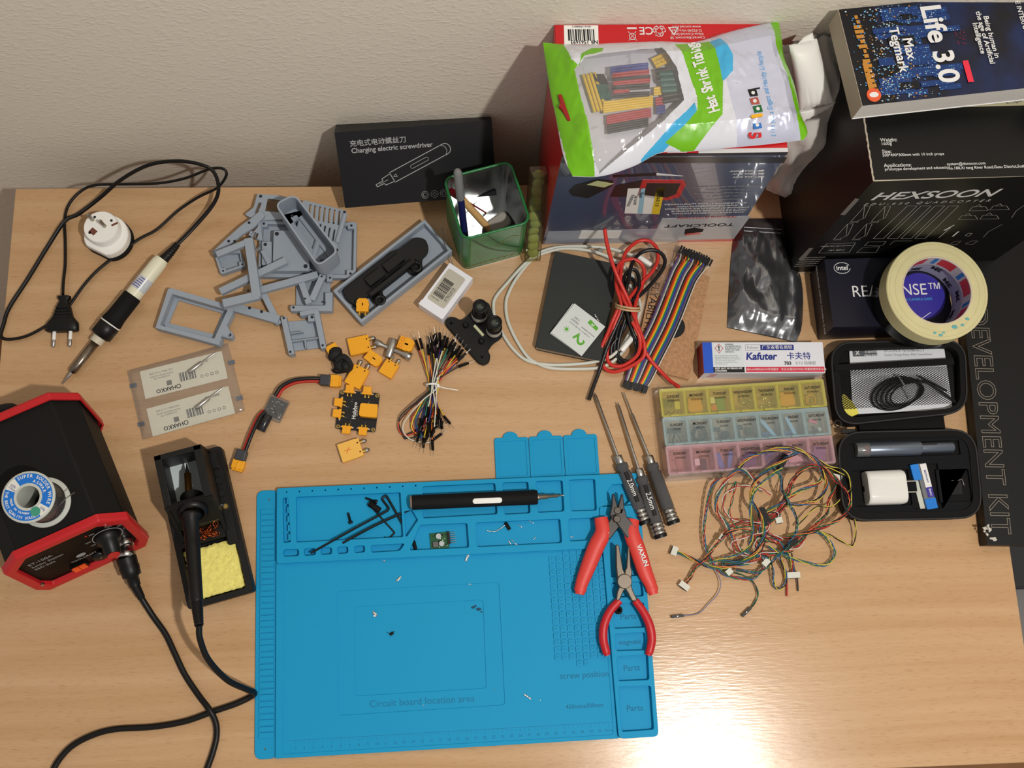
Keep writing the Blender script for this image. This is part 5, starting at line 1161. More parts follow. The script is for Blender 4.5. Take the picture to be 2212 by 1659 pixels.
# ================================================================ black bracket with two lens barrels
t = Thing('dual_lens_mount', 'black mounting plate carrying two upright lens barrels with paper labels', 'camera mount', W(1030, 720, 0))
z = .006
O = XY([(963,700),(965,690),(975,685),(985,687),(993,693),(1003,690),(1020,672),(1038,650),(1055,655),(1060,672),(1085,720),(1080,730),(1062,742),(1052,757),(1058,768),(1055,782),(1045,787),(1034,783),(1010,755)], z)
b = MB(); b.plate(rnd(O, .003), [circ(*XY([(975,698)], z)[0], .0030, 3), circ(*XY([(1041,771)], z)[0], .0026, 3)], 0, z, black, bv=.001)
for (u, v_) in ((1006,703),(1040,738)): p = W(u, v_, z); b.lathe([(.0038, z), (.0036, z + .003), (.002, z + .0042)], black, M=T(p.x, p.y), n=14)
p = W(1034, 715, z); b.box(-.0085, .0085, -.0016, .0016, z, z + .003, mat('pale_socket', (196, 200, 160), .5), M=T(p.x, p.y, 0, -.88))
t.part('plate', b)
for (u, v_, zt) in ((1037, 661, .048), (1069, 696, .044)):
    p = W(u, v_, zt); 
    b = MB(T(p.x, p.y, 0)); b.lathe([(.0095, z), (.0095, .026), (.0082, .0262), (.0082, zt - .007), (.0088, zt - .006), (.0088, zt), (.0072, zt), (.0068, zt - .002)], black, n=28)
    lt_ = t.part('lens_barrel', b); b = MB(T(p.x, p.y, 0)); b.lathe([(.0097, .012), (.0097, .0235)], mat('paper_label', (206, 206, 196), .6), n=28, cap=False); 
    for k in range(3): b.lathe([(.00985, .014 + .003*k), (.00985, .0146 + .003*k)], ink, n=28, cap=False)
    t.part('paper_band', b, parent=lt_, label='white printed paper band'); b = MB(T(p.x, p.y, zt - .0035)); b.lathe([(.0068, 0), (.005, .0012), (.0025, .0019), (.0002, .0021)], mat('lens_glass', (104, 124, 128) if u > 1050 else (30, 50, 44), .04, coat=1.0, spec=1.0), n=24); t.part('lens', b, parent=lt_)
# ================================================================ notebook, sachet and white cable
A, wN, hN = Fr((1157, 750), (1290, 778), (1195, 540), .012)
nb = mat('charcoal_cover', (46, 49, 48), .75, bump=.3, bs=1200, var=.08, vs=400); pg = mat('page_block', (170, 150, 124), .7)
hN = .128; wN = .082
t = Thing('pocket_notebook', 'dark charcoal pocket notebook lying under the sachet and red leads', 'notebook', A @ Vector((wN/2, hN/2, -.012)))
b = MB(A); b.plate(rnd([(0, 0), (wN, 0), (wN, hN), (0, hN)], .004), [], -.0012, 0, nb, bv=.0002); b.plate(rnd([(0, 0), (wN, 0), (wN, hN), (0, hN)], .004), [], -.012, -.0108, nb, bv=.0002); t.part('cover', b)
b = MB(A); b.box(.0008, wN - .001, .0008, hN - .0008, -.0108, -.0012, pg); t.part('pages', b)
A, w_, h_ = Fr((1190, 718), (1258, 770), (1250, 653), .0175); w_ = .0475; h_ = .0480
t = Thing('wet_wipe_sachet', 'small white and green square sachet lying on the charcoal notebook', 'sachet', A @ Vector((w_/2, h_/2, -.005)))
b = MB(A); sw_ = mat('sachet_white', (214, 220, 218), .5, bump=.3, bs=120); grn = mat('fresh_green_print', (92, 172, 48), .5)
b.box(0, w_, 0, h_, -.0012, 0, sw_); b.box(-.0005, w_ - .001, -.0008, h_ - .001, -.0045, -.0018, sw_, M=T(rz=.03))
G2 = T(w_/2, h_/2, .0001, PI/2 + math.radians(10))
b.text('2', .020, .002, -.013, .0001, grn, A if False else T(w_*.5, h_*.5, 0, -1.25 - .0) @ T(), rz=0) if False else None
GD = A.inverted()
def sp(u, v_): p = GD @ W(u, v_, .0176); return p.x, p.y
x, y = sp(1250, 733); b.text('2', .0200, x, y, .0001, grn, rz=-1.95 - .0, bold=.02, sx=1.1)
p4 = [sp(*q) for q in ((1276,690),(1293,709),(1288,715),(1269,697))]; b.prism(p4, 0, .0001, grn)
x, y = sp(1281, 702); b.text('ai:', .0055, x, y, .0002, whitep, rz=-.05, bold=.02)
x, y = sp(1224, 711); b.cyl(.0022, 0, .0001, grn, M=T(x, y), n=14)
for k in range(8): b.box(.0028, .0042, -.0003, .0003, 0, .0001, grn, M=T(x, y, 0, k*PI/4))
x, y = sp(1252, 712); b.text('МУЛЬТИФУНКЦ. САЛФЕТКА', .0022, x, y, .0001, ink, rz=-.02); x, y = sp(1270, 717); b.text('влажная салфетка', .0022, x, y, .0001, blackp, rz=-.02)
x, y = sp(1244, 692); b.text('DRY\nWIPES', .0042, x, y, .0001, ink, rz=-.02)
t.part('wrapper', b)
b = MB(); random.seed(12)
for k in range(5): p = W(1285 + k*2, 680 + k*3.2, .0135); b.sphere(p, .0012 + .0004*(k % 2), chrome, 6, (1.3, .7, .6))
solo('foil_scrap', b, 'tiny crumpled piece of shiny foil on the notebook above the sachet', 'foil')
# white usb cable in a double loop
wc = mat('white_cable', (208, 210, 200), .4)
def wcable(name, label, pts, r=.0021):
    P = smooth([W(*p[:2], p[2]) for p in pts], 8); b = MB(); b.tube(P, r, wc, 10); return b
t = Thing('white_usb_cable', 'white cable coiled in a wide double loop around the charcoal notebook', 'cable', W(1120, 660, 0))
b = wcable('', '', [(1420,576,.008),(1400,568,.010),(1370,553,.012),(1340,543,.012),(1305,535,.010),(1250,532,.007),(1200,535,.005),(1160,548,.004),(1128,575,.003),(1095,612,.003),(1072,640,.003),(1066,660,.003),(1070,690,.003),(1088,725,.003),(1112,758,.003),(1142,780,.003),(1190,788,.003),(1250,786,.004),(1292,780,.006),(1320,770,.010),(1345,745,.012),(1362,715,.014),(1378,685,.015),(1383,660,.016),(1375,635,.016),(1360,615,.016)])
t.part('cord', b)
b = wcable('', '', [(1372,600,.014),(1345,575,.015),(1310,553,.014),(1270,541,.012),(1220,537,.008),(1180,545,.005),(1150,560,.003),(1118,598,.003),(1100,630,.003),(1093,655,.003),(1096,690,.003),(1112,728,.003),(1135,765,.003),(1155,782,.003),(1190,795,.003),(1250,797,.003),(1295,794,.005),(1325,780,.008),(1350,755,.010)])
t.part('cord', b)
b = MB(); rod(b, W(1377, 553, .012), W(1408, 574, .009), [(.0028, 0), (.0036, .1), (.0036, .95), (.0030, 1)], white, 16); rod(b, W(1408, 574, .009), W(1424, 582, .007), [(.0026, 0), (.0026, 1)], steel, 12); t.part('plug', b)
b = MB(); p, q = W(1355, 742, .016), W(1366, 730, .016); rod(b, W(1342, 758, .016), W(1370, 724, .018), [(.0030, 0), (.0036, .1), (.0036, .95), (.0030, 1)], white, 16); t.part('plug', b)
b = MB(); rod(b, W(1294, 540, .011), W(1302, 543, .012), [(.0028, 0), (.0028, 1)], mat('grey_tie', (140, 140, 136), .5), 12); t.part('tie_band', b)
# cork notebook
A, w_, h_ = Fr((1368, 790), (1482, 818), (1420, 540), .007)
A0 = W(1368, 790, .007); X = (W(1482, 818, .007) - A0).normalized(); A = FM(A0, X, (-X.y, X.x, 0)); w_ = .0705; h_ = .138
cork = mat('cork_cover', (180, 137, 99), .85, bump=.6, bs=500, var=.24, vs=260)
t = Thing('cork_notebook', 'cork covered notebook under the rainbow ribbon cable', 'notebook', A @ Vector((w_/2, h_/2, -.007)))
b = MB(A); b.plate(rnd([(0, 0), (w_, 0), (w_, h_), (0, h_)], .002), [], -.0016, 0, cork, bv=.0002); b.box(0, w_, 0, h_, -.007, -.0060, cork)
i_ = A.inverted(); p = i_ @ W(1407, 660, .007); b.text('FLYABILITY', .0135, p.x, p.y - .002, .0001, blackp, rz=-PI/2 + .02, sx=1.0)
b.lathe([(.015, 0), (.015, .0002)], blackp, M=T(*(i_ @ W(1454, 705, .007)).xy), n=30)
t.part('cover', b); b = MB(A); b.box(.0006, w_ - .0006, .0006, h_ - .0006, -.006, -.0016, mat('page_cream', (196, 186, 150), .7)); t.part('pages', b)
# clear bag under the ribbon
b = MB(); z_ = .010
PQ = [(1352,600),(1405,562),(1432,585),(1500,560),(1430,545),(1462,520),(1470,528),(1440,600),(1400,650),(1360,690)]
AA, BB, CC, DD = W(1345,640,.012), W(1440,640,.012), W(1475,520,.006), W(1400,535,.010); n_ = 12; vs = []
for j in range(n_+1):
    for i in range(n_+1):
        p = bil(AA, BB, CC, DD, i/n_, j/n_); vs.append((p.x, p.y, p.z + .004*noise.noise(p*70) + .002))
b.add(vs, [(j*(n_+1)+i, j*(n_+1)+i+1, (j+1)*(n_+1)+i+1, (j+1)*(n_+1)+i) for j in range(n_) for i in range(n_)], film('clear_bag', (205, 190, 175), .12, .10, bump=.8, bs=60), smooth=True)
solo('clear_bag', b, 'crumpled clear plastic bag under the upper end of the ribbon cable', 'plastic bag')

# ================================================================ red and black leads held by a rubber band
rl = mat('red_silicone_lead', (206, 52, 44), .38); kl = mat('black_silicone_lead', (20, 20, 22), .35)
t = Thing('test_leads', 'bundle of thick red and black leads held by a rubber band', 'leads', W(1355, 680, .01))
def lead(m_, pts, r=.0024): b = MB(); b.tube(smooth([W(*p[:2], p[2]) for p in pts], 8), r, m_, 10); t.part('red_lead' if m_ is rl else 'black_lead', b)
lead(rl, [(1306,494,.078),(1312,530,.066),(1325,575,.050),(1342,615,.040),(1358,650,.033),(1372,690,.030),(1384,720,.028),(1392,745,.026),(1390,770,.022),(1365,790,.016),(1330,803,.010),(1308,797,.007),(1298,775,.007),(1300,750,.010),(1315,715,.018),(1325,690,.024),(1340,660,.028),(1362,640,.026),(1382,615,.022),(1410,585,.020),(1421,560,.018),(1418,535,.018),(1400,520,.018),(1375,523,.018),(1352,545,.022),(1343,575,.026),(1340,610,.030),(1345,640,.034),(1358,668,.034)])
lead(rl, [(1366,695,.034),(1382,730,.030),(1378,765,.020),(1350,788,.012),(1325,790,.010),(1312,775,.010),(1314,745,.014),(1328,700,.024),(1342,660,.030),(1332,620,.032),(1332,590,.030),(1340,568,.026),(1360,560,.024),(1380,565,.022),(1391,582,.020),(1390,605,.020),(1382,630,.024),(1372,660,.030),(1375,700,.030),(1385,740,.024),(1400,770,.018),(1425,800,.012),(1448,823,.014),(1467,836,.022)])
lead(kl, [(1272,864,.006),(1282,835,.006),(1295,800,.008),(1308,760,.014),(1322,725,.020),(1338,690,.026),(1352,660,.030),(1380,640,.026),(1410,610,.022),(1432,580,.020),(1436,560,.020),(1425,545,.020),(1405,540,.020),(1382,548,.020),(1365,570,.024),(1358,600,.026),(1350,640,.030),(1356,680,.030),(1368,720,.026),(1380,745,.020),(1372,775,.012),(1350,780,.010),(1335,765,.010),(1338,730,.016),(1350,690,.024)])
lead(kl, [(1338,700,.022),(1330,730,.014),(1328,760,.010),(1340,782,.008),(1362,788,.010),(1378,775,.012),(1372,740,.018),(1360,700,.024),(1348,660,.026),(1345,620,.024),(1350,595,.022),(1365,582,.022),(1378,592,.022),(1380,620,.024),(1370,655,.026)])
lead(kl, [(1345,690,.020),(1340,655,.022),(1348,620,.020),(1362,602,.020),(1372,615,.022),(1368,650,.024),(1356,690,.022),(1342,720,.016),(1322,745,.012),(1320,770,.008)])
band = mat('rubber_band', (204, 172, 130), .5)
b = MB(); c_ = W(1356, 666, .0265); ax_ = (W(1379, 672, .0265) - W(1333, 666, .0265)).normalized(); rx = (W(1379, 668, .0265) - W(1333, 668, .0265)).length/2 + .0015
for dz in (0, .0035): b.tube([c_ + ax_*rx*math.cos(a) + Vector((0, -.55 + .0*dz, 1)).normalized()*.0150*math.sin(a) + Vector((0, dz, 0)) for a in [2*PI*k/28 for k in range(28)]], .0014, band, 6, close=True)
t.part('rubber_band', b, label='beige rubber band')

# ================================================================ rainbow ribbon of jumper wires
t = Thing('ribbon_cable', 'rainbow ribbon of jumper wires with black ends lying over the cork notebook', 'ribbon cable', W(1440, 690, .007))
rb = [(88, 50, 130), (120, 120, 122), (216, 216, 210), (24, 24, 26), (110, 60, 30), (206, 44, 34), (236, 128, 36), (240, 206, 50), (40, 140, 86), (44, 90, 180), (92, 56, 130), (110, 112, 116), (216, 216, 210), (26, 26, 28), (104, 56, 30), (206, 44, 34), (236, 128, 36), (240, 206, 50), (40, 140, 86), (44, 90, 180), (92, 56, 130), (110, 112, 116), (24, 24, 26), (216, 214, 206)]
nR = len(rb)
for k in range(nR):
    f_ = k/(nR-1); w2 = .9 + .2*noise.noise(Vector((k*.7, 0, 0)))
    ends_t = (1468 + 62*f_ + (2 if k % 2 else -2), 548 + 24*f_ + (3 if k % 2 else -2))
    pts = [(*ends_t, .013), (1462 + 58*f_, 562 + 24*f_, .014), (1453 + 55*f_, 578 + 24*f_, .014), (1442 + 55*f_, 604 + 20*f_, .013), (1408 + 55*f_, 690 + 20*f_, .0135), (1372 + 56*f_, 762 + 18*f_, .013), (1356 + 52*f_, 806 + 14*f_, .009), (1351 + 48*f_, 822 + 12*f_, .007)]
    m_ = mat('ribbon_%d_%d_%d' % rb[k], rb[k], .45)
    b = MB(); b.tube(smooth([W(*p[:2], p[2]) for p in pts], 5), .00072, m_, 6); t.part('jumper_wire', b)
    for e0, e1 in (((ends_t[0], ends_t[1], .013), (ends_t[0] + 7, ends_t[1] - 14, .013)), ((1351 + 48*f_, 822 + 12*f_, .007), (1346 + 48*f_ + random.uniform(-2, 2), 836 + 12*f_ + random.uniform(-3, 3), .006))):
        p, q = W(*e0), W(*e1); d = (q - p).normalized(); sd = Vector((-d.y, d.x, 0)).normalized(); L_ = (q-p).length
        A = FM(p, d, sd); b = MB(A @ T(0, 0, random.uniform(-.002, .003) if e0[2] > .01 else random.uniform(-.001, .002))); b.box(0, L_, -.00125, .00125, -.00125, .00125, black); b.box(L_ - .0002, L_ + .0001, -.0005, .0005, -.0005, .0005, steel); t.part('jumper_end', b)

# ================================================================ breadboard wires tied in a bundle
t = Thing('jumper_bundle', 'bundle of coloured breadboard wires with pin ends, zip tied in the middle', 'wire bundle', W(930, 835, .0))
cols = [(224, 190, 40), (206, 60, 30), (230, 118, 40), (24, 24, 26), (34, 40, 120), (214, 214, 200), (176, 30, 34), (40, 44, 130), (226, 196, 50), (28, 110, 90), (22, 22, 24), (216, 214, 204)]
random.seed(21)
# (top end, bottom end) pixels
tops = [(912,752),(905,755),(926,766),(933,748),(940,745),(945,742),(950,740),(955,746),(962,750),(968,752),(972,758),(978,762),(984,766),(988,772),(990,778),(930,758),(948,752),(956,756),(975,772),(985,784),(936,762),(966,764),(992,792),(943,772),(952,764),(970,778)]
bots = [(960,900),(952,905),(943,898),(930,905),(925,915),(938,925),(912,925),(905,935),(895,925),(884,938),(868,938),(900,948),(915,948),(925,940),(934,952),(858,930),(948,885),(940,880),(880,910),(890,898),(930,890),(918,900),(908,905),(925,880),(935,915),(900,915)]
for k in range(26):
    c_ = mat('jumper_%d_%d_%d' % cols[k % 12], cols[k % 12], .45); u0, v0 = tops[k]; u1, v1 = bots[k]; mx_ = 928 + (k % 7)*3.1 + random.uniform(-1, 1); zc = .004 + .0016*(k % 6); zt = random.uniform(.006, .018); sg = 900 if u1 < 905 else None
    pts = [(u0, v0, zt), (u0*.6 + mx_*.4, v0*.6 + 826*.4, zt*.8 + .002), (mx_, 828, zc), (mx_ - 1, 842, zc)]
    if u1 < 905:
        lo_ = 862 + (k % 5)*9; pts += [(mx_*.55 + lo_*.45, 868, zc + .003), (lo_, 905 + (k % 3)*6, .006), (lo_ + 12, 938 + (k % 4)*3, .004), (u1 + 22, v1 + 8, .003)]; e1 = (u1 + 36, v1 + 2, .003)
    else: pts += [(mx_*.5 + u1*.5, v1*.5 + 842*.5, zc)]; e1 = (u1, v1, random.uniform(.003, .010))
    pts.append(e1); Q = smooth([W(*p[:2], p[2]) for p in pts], 6); b = MB(); b.tube(Q, .00078, c_, 6); t.part('jumper_wire', b)
    for e_, d in ((Q[0], (Q[0]-Q[1]).normalized()), (Q[-1], (Q[-1]-Q[-2]).normalized())):
        d = (d + Vector((random.uniform(-.3, .3), random.uniform(-.2, .2), random.uniform(-.1, .4)))).normalized()
        A = FM(e_, d, d.orthogonal()); b = MB(A); b.box(-.001, .0125, -.0012, .0012, -.0012, .0012, black); b.tube([(.0125, 0, 0), (.0205, 0, 0)], .0003, steel, 5); t.part('pin_end', b)
b = MB(); c_ = W(934, 832, .008); b.tube([c_ + Vector((.0075*math.cos(a), 0, .0075*math.sin(a))) for a in [2*PI*k/20 for k in range(20)]], .0008, white, 6, close=True, flat=1.6); b.tube([W(945, 834, .009), W(960, 838, .006), W(990, 843, .004)], .0007, white, 6); b.box(-.0018, .0018, -.0018, .0018, 0, .004, white, M=T(*W(946, 834, .009).xy, .007)); t.part('zip_tie', b, label='clear zip tie')
# ================================================================ antistatic bag
A0, B0_, C0, D0 = (1572,706), (1722,738), (1690,458), (1592,462)
asb = mat('antistatic_film', (128, 130, 134), .2, metal=.85, bump=.7, bs=28, coat=.3)
t = Thing('antistatic_bag', 'shiny dark antistatic bag with dark parts inside, lying beside the big black box', 'antistatic bag', W(1650, 600, 0))
NXb, NYb = 30, 50; Lb = edge([Vector(W(*q, .004).xy) for q in ((1572,706),(1575,640),(1580,560),(1588,500),(1600,470))], NYb); Rb = edge([Vector(W(*q, .004).xy) for q in ((1722,738),(1735,690),(1732,600),(1700,530),(1690,470))], NYb); vs = []; v2 = []
for j in range(NYb+1):
    for i in range(NXb+1):
        s_, u_ = i/NXb, j/NYb; p = Lb[j].lerp(Rb[j], s_); e = min(1, 8*s_)*min(1, 8*(1-s_))*min(1, 6*u_ + .1)*min(1, 5*(1-u_))
        h = .0015 + e*(.0085 + .004*math.sin(PI*s_)) + e*(.006*noise.noise(Vector((p.x*40, p.y*30, 1))) + .0035*abs(noise.noise(Vector((p.x*90, p.y*45, 8)))))
        if u_ < .12: h += .004*abs(noise.noise(Vector((s_*7, u_*6, 3))))*min(1, 8*s_)*(1.2 if u_ > .02 else .8)
        vs.append((p.x, p.y, max(h, .0008))); v2.append((p.x, p.y, .0002))
F_ = [(j*(NXb+1)+i, j*(NXb+1)+i+1, (j+1)*(NXb+1)+i+1, (j+1)*(NXb+1)+i) for j in range(NYb) for i in range(NXb)]
b = MB(); b.add(vs, F_, asb, smooth=True); b.add(v2, F_, asb)
t.part('bag_film', b)
b = MB()
for v_ in (497, 505): 
    P = [W(1592 + (1692-1592)*k/10, v_ + .06*(k*10), 0) for k in range(11)]; b.tube([(p.x, p.y, .0105) for p in P[1:-1]], .0006, mat('zip_ridge', (150, 150, 156), .2, metal=.5), 5)
t.part('zip_seal', b)
# ================================================================ silicone sealant carton
A0 = W(1521, 806, .028); X = (W(1783, 805, .028) - A0); A = FM(A0, X, (-X.y, X.x, 0)); w_ = X.length; h_ = .0385; Ai = A.inverted()
def kp(u, v_): p = Ai @ W(u, v_, .028); return p.x, p.y
kw = mat('carton_gloss_white', (222, 224, 232), .35); kb = mat('carton_blue', (24, 84, 200), .4); kr = mat('carton_crimson', (206, 40, 72), .4); kn = mat('print_navy', (28, 44, 130), .5)
t = Thing('sealant_carton', 'long white blue and red silicone sealant carton above the pill organizer', 'box', A @ Vector((w_/2, h_/2, -.028)))
b = MB(A); b.box(0, w_, 0, h_, -.028, 0, kw); b.box(-.0004, 0, 0, h_, -.028, -.0002, mat('carton_dark_red', (140, 22, 36), .4)); b.rect(0, w_*.078, 0, h_, .0001, kb); 
b.rect(w_*.08, w_*.335, .0085, h_ - .001, .0001, mat('print_pale', (214, 222, 226), .5)); b.rect(w_*.078, w_*.335, .0005, .0075, .00012, blackp); b.rect(w_*.345, w_*.995, .001, .0075, .0001, kr)
b.add([(w_*.078, .030, .0001), (w_*.055, .022, .0001), (w_*.078, .012, .0001)], [(0, 1, 2)], mat('print_peach', (236, 178, 150), .5))
b.text('KEEP OUT OF REACH OF\nCHILDREN', .0030, w_*.09, .0042, .0002, whitep, al='LEFT', bold=.03)
b.line([(w_*.135, .0365), (w_*.168, .0310), (w_*.135, .0250), (w_*.102, .0310)], .0007, .0002, mat('hazard_red', (206, 60, 60), .5), close=True); b.text('!', .0085, w_*.135, .0308, .0002, blackp, bold=.04)
b.text('WARNING!\nEYE, RESPIRATORY &\nSKIN IRRITANT. MAY\nWORK WITH SKIN\nINSTANTLY.', .0021, w_*.185, .0312, .0002, blackp, al='LEFT', bold=.02, ls=1.15)
b.text('Do not breathe fumes. If eye contact\nflush eyes with water for 15 min, seek\nMEDICAL ATTENTION. If bonding with\nskin occurs soak in water & peel\napart gently. DO NOT PULL. Use in\nwell-ventilated area.', .0019, w_*.095, .0165, .0002, ink, al='LEFT', ls=1.1)
b.text('Kafuter', .0125, w_*.350, .0205, .0002, kn, al='LEFT', bold=.03, shear=.15); b.text('卡夫特', .0100, w_*.69, .0205, .0002, kn, al='LEFT', bold=.008)
b.text('703', .0060, w_*.665, .0118, .0002, blackp, al='LEFT', bold=.03); b.text('RTV 硅橡胶', .0050, w_*.76, .0118, .0002, greyp, al='LEFT')
b.rect(w_*.478, w_*.755, .0285, .0355, .0001, kn); b.text('广东省著名商标', .0054, w_*.616, .0320, .0003, whitep, bold=.004); b.line([(w_*.355, .0285), (w_*.478, .0285), (w_*.478, .0355), (w_*.355, .0355)], .0004, .0002, greyp, close=True); b.text('Kafuter', .0048, w_*.416, .0320, .0002, greyp)
b.text('符合RoHS和REACH环保要求   本企业通过ISO9001质量管理体系认证', .0034, w_*.67, .0042, .0003, whitep)
FT = Matrix(((1, 0, 0, 0), (0, 0, -1, -.0002), (0, 1, 0, 0), (0, 0, 0, 1)))
for k, (x0_, x1_) in enumerate(((.06, .12), (.055, .115), (.05, .11))): b.rect(w_*x0_, w_*x1_, -.008 - .005*k, -.0065 - .005*k, 0, kr, FT)
t.part('carton', b, bevel=.0005)

# ================================================================ pill organizer used for screws
OF0 = W(1440, 1035, .024); OX = W(1810, 1009, .024) - OF0; OF = FM(OF0, OX, (-OX.y, OX.x, 0)); OI = OF.inverted(); ow = .2105; oh = (OI @ W(1412, 832, .024)).y; oh = max(oh, .112)
t = Thing('pill_organizer', 'translucent pill organizer with yellow, blue and pink rows full of small parts', 'pill organizer', OF @ Vector((ow/2, oh/2, -.024)))
cl = film('organizer_clear', (236, 228, 222), .18, .10)
b = MB(OF); O = rrect(0, ow, 0, oh, .006, 4)
b.plate(O, [], -.024, -.0228, cl); b.rings([[(x, y, -.0228) for x, y in O], [(x, y, -.003) for x, y in O]], cl, cap=False, smooth=False); 
ch = (oh - .010)/3; cwd = (ow - .010)/7
for r_ in range(4): b.box(.005, ow - .005, .005 + r_*ch - .0006, .005 + r_*ch + .0006, -.0228, -.004, cl)
for c_ in range(8): b.box(.005 + c_*cwd - .0006, .005 + c_*cwd + .0006, .005, oh - .005, -.0228, -.004, cl)
t.part('tray', b)
days = ('SUNDAY', 'MONDAY', 'TUESDAY', 'WEDNESDAY', 'THURSDAY', 'FRIDAY', 'SATURDAY')
rowf = [film('pink_lid', (240, 200, 210), .12, .10), film('aqua_lid', (206, 228, 232), .12, .09), film('yellow_lid', (228, 218, 90), .12, .09)]
rowr = [film('pink_rim', (236, 202, 210), .2, .30), film('aqua_rim', (198, 222, 226), .2, .30), film('yellow_rim', (226, 220, 110), .2, .38)]
for r_ in range(3):
    b = MB(OF); y0 = .005 + r_*ch; 
    b.plate(rrect(.0035, ow - .0035, y0 + .0003, y0 + ch - .0003, .002), [rrect(.005 + c_*cwd + .0022, .005 + (c_+1)*cwd - .0022, y0 + .003, y0 + ch - .005, .0015) for c_ in range(7)], -.0045, -.0020, rowr[r_]); t.part('row_frame', b, label=('pink', 'aqua', 'yellow')[r_] + ' row frame')
    for c_ in range(7):
        x0 = .005 + c_*cwd + .0012; x1 = x0 + cwd - .0024
        b = MB(OF); b.box(x0, x1, y0 + .0018, y0 + ch - .0035, -.0020, -.0006, rowf[r_]); b.box(x0 + .008, x1 - .008, y0 + .0002, y0 + .0022, -.0018, 0, rowr[r_])
        b.text(days[c_], .0046, (x0+x1)/2, y0 + ch*.70, -.0004, blackp, sx=.86, bold=.015); b.text(('EVENING', 'NOON', 'MORNING')[r_], .0036, (x0+x1)/2, y0 + ch*.70 - .0052, -.0004, blackp, sx=.85)
        t.part('lid', b)
# parts seen through the lids
def cell(c_, r_, dx=0, dy=0, z=-.018): return OF @ T(.005 + (c_+.5)*cwd + dx, .005 + (r_+.42)*ch + dy, z)
def inside(nm_, b, lbl, cat): solo(nm_, b, lbl, cat)
lb_ = 'in the pill organizer'
b = MB(cell(0, 2, -.002, .002)); b.box(-.009, .006, -.001, .008, 0, .004, mat('dark_olive', (44, 52, 30), .5)); inside('olive_block', b, 'dark block in the SUNDAY MORNING compartment', 'part')
b = MB(cell(0, 2, 0, -.004)); 
for k in range(4): b.tube(circ3 := [(-.009 + .016*j/8, -.006 + .003*k + .004*math.sin(j*.7 + k), .002 + .001*k) for j in range(9)], .0008, mat('grey_wire', 0) if k % 2 else mat('jumper_22_22_24', 0), 5)
inside('wire_offcuts', b, 'looped grey and black wires in the SUNDAY MORNING compartment', 'wires')
b = MB(cell(0, 2, .006, .001)); b.box(-.003, .003, -.005, .005, .006, .009, mat('pale_yellow_plug', (206, 204, 120), .5)); inside('pale_plug', b, 'pale plug in the SUNDAY MORNING compartment', 'plug')
for c_, l_ in ((1, 'MONDAY'), (5, 'FRIDAY')):
    b = MB(cell(c_, 2)); b.cyl(.0095 if c_ == 5 else .009, 0, .006, mat('amber_part', (214, 146, 60), .5), M=T(0, -.003), n=24); b.box(-.008, .008, -.004, .009, 0, .005, mat('amber_part', 0)); inside('amber_disc', b, 'orange plastic piece in the %s MORNING compartment' % l_, 'plastic piece')
b = MB(cell(2, 2)); b.box(-.002, .008, -.009, .007, 0, .005, mat('teal_card', (36, 130, 96), .5)); b.box(-.009, -.002, -.008, -.001, 0, .005, mat('salmon_card', (206, 96, 76), .5)); b.box(-.009, -.003, .001, .009, 0, .004, whitep); inside('card_scraps', b, 'green, red and white scraps in the TUESDAY MORNING compartment', 'card')
for c_, l_ in ((3, 'WEDNESDAY'), (4, 'THURSDAY')):
    random.seed(30 + c_)
    for k in range(5):
        b = MB(cell(c_, 2, random.uniform(-.006, .006), random.uniform(-.008, .006)) @ T(0, 0, random.uniform(.002, .006), random.uniform(0, 3), PI/2)); b.lathe([(.0011, 0), (.0011, .009), (.0021, .009), (.0021, .011)], mat('steel', 0), n=8); solo('machine_screw', b, 'small silver screws in the %s MORNING compartment' % l_, 'screw', 'small silver screws in the %s MORNING compartment' % l_)
b = MB(cell(6, 2, 0, -.003)); 
for k in range(3): b.tube([(.006*math.cos(a), .006*math.sin(a), .002 + .002*k) for a in [2*PI*j/14 for j in range(14)]], .0009, mat('amber_part', 0) if k != 1 else darksteel, 5, close=True)
inside('wire_coil', b, 'brown wire coil in the SATURDAY MORNING compartment', 'wire coil')
b = MB(cell(0, 1)); b.box(-.009, .007, .002, .008, .002, .007, black); b.tube(smooth([(0, .002, .004), (-.003, -.006, .003), (-.004, -.014, .003)], 4), .001, kl, 5); b.tube(smooth([(.002, .002, .004), (.006, -.006, .003), (.005, -.013, .003)], 4), .0008, kl, 5); inside('sensor_lead', b, 'black plug on thin leads in the SUNDAY NOON compartment', 'plug')
b = MB(cell(1, 1, 0, -.001)); 
for k in range(6): b.tube([((.006 + .0012*(k % 3))*math.cos(a) + .002*math.sin(2*a + k), (.008 + .001*(k % 2))*math.sin(a), .002 + .0018*k) for a in [2*PI*j/16 for j in range(16)]], .0008, kl, 5, close=True)
inside('black_lead_coil', b, 'coiled black lead in the MONDAY NOON compartment', 'wire coil')
b = MB(cell(2, 1)); b.cyl(.005, 0, .006, black, M=T(.004, -.004)); b.box(-.010, -.001, .001, .006, 0, .004, black); inside('black_disc', b, 'round black knob in the TUESDAY NOON compartment', 'knob')
b = MB(cell(3, 1)); b.box(-.010, -.002, .001, .007, 0, .004, black); b.box(.002, .009, -.006, .004, 0, .003, mat('olive_cardboard', 0)); b.box(-.009, -.006, -.008, .0, 0, .004, black); inside('black_clips', b, 'black clips in the WEDNESDAY NOON compartment', 'clip')
for c_, l_ in ((4, 'THURSDAY'), (5, 'FRIDAY')):
    b = MB(cell(c_, 1)); b.box(-.0022, .0022, -.013, .013, .003, .006, mat('blue_white_strip', (160, 190, 220), .4), M=T(0, 0, 0, .6 if c_ == 4 else .35)); b.box(-.008, .006, -.010, -.004, 0, .003, mat('dusty_blue', (84, 104, 150), .5)); inside('blue_strip', b, 'pale blue plastic strip in the %s NOON compartment' % l_, 'plastic strip')
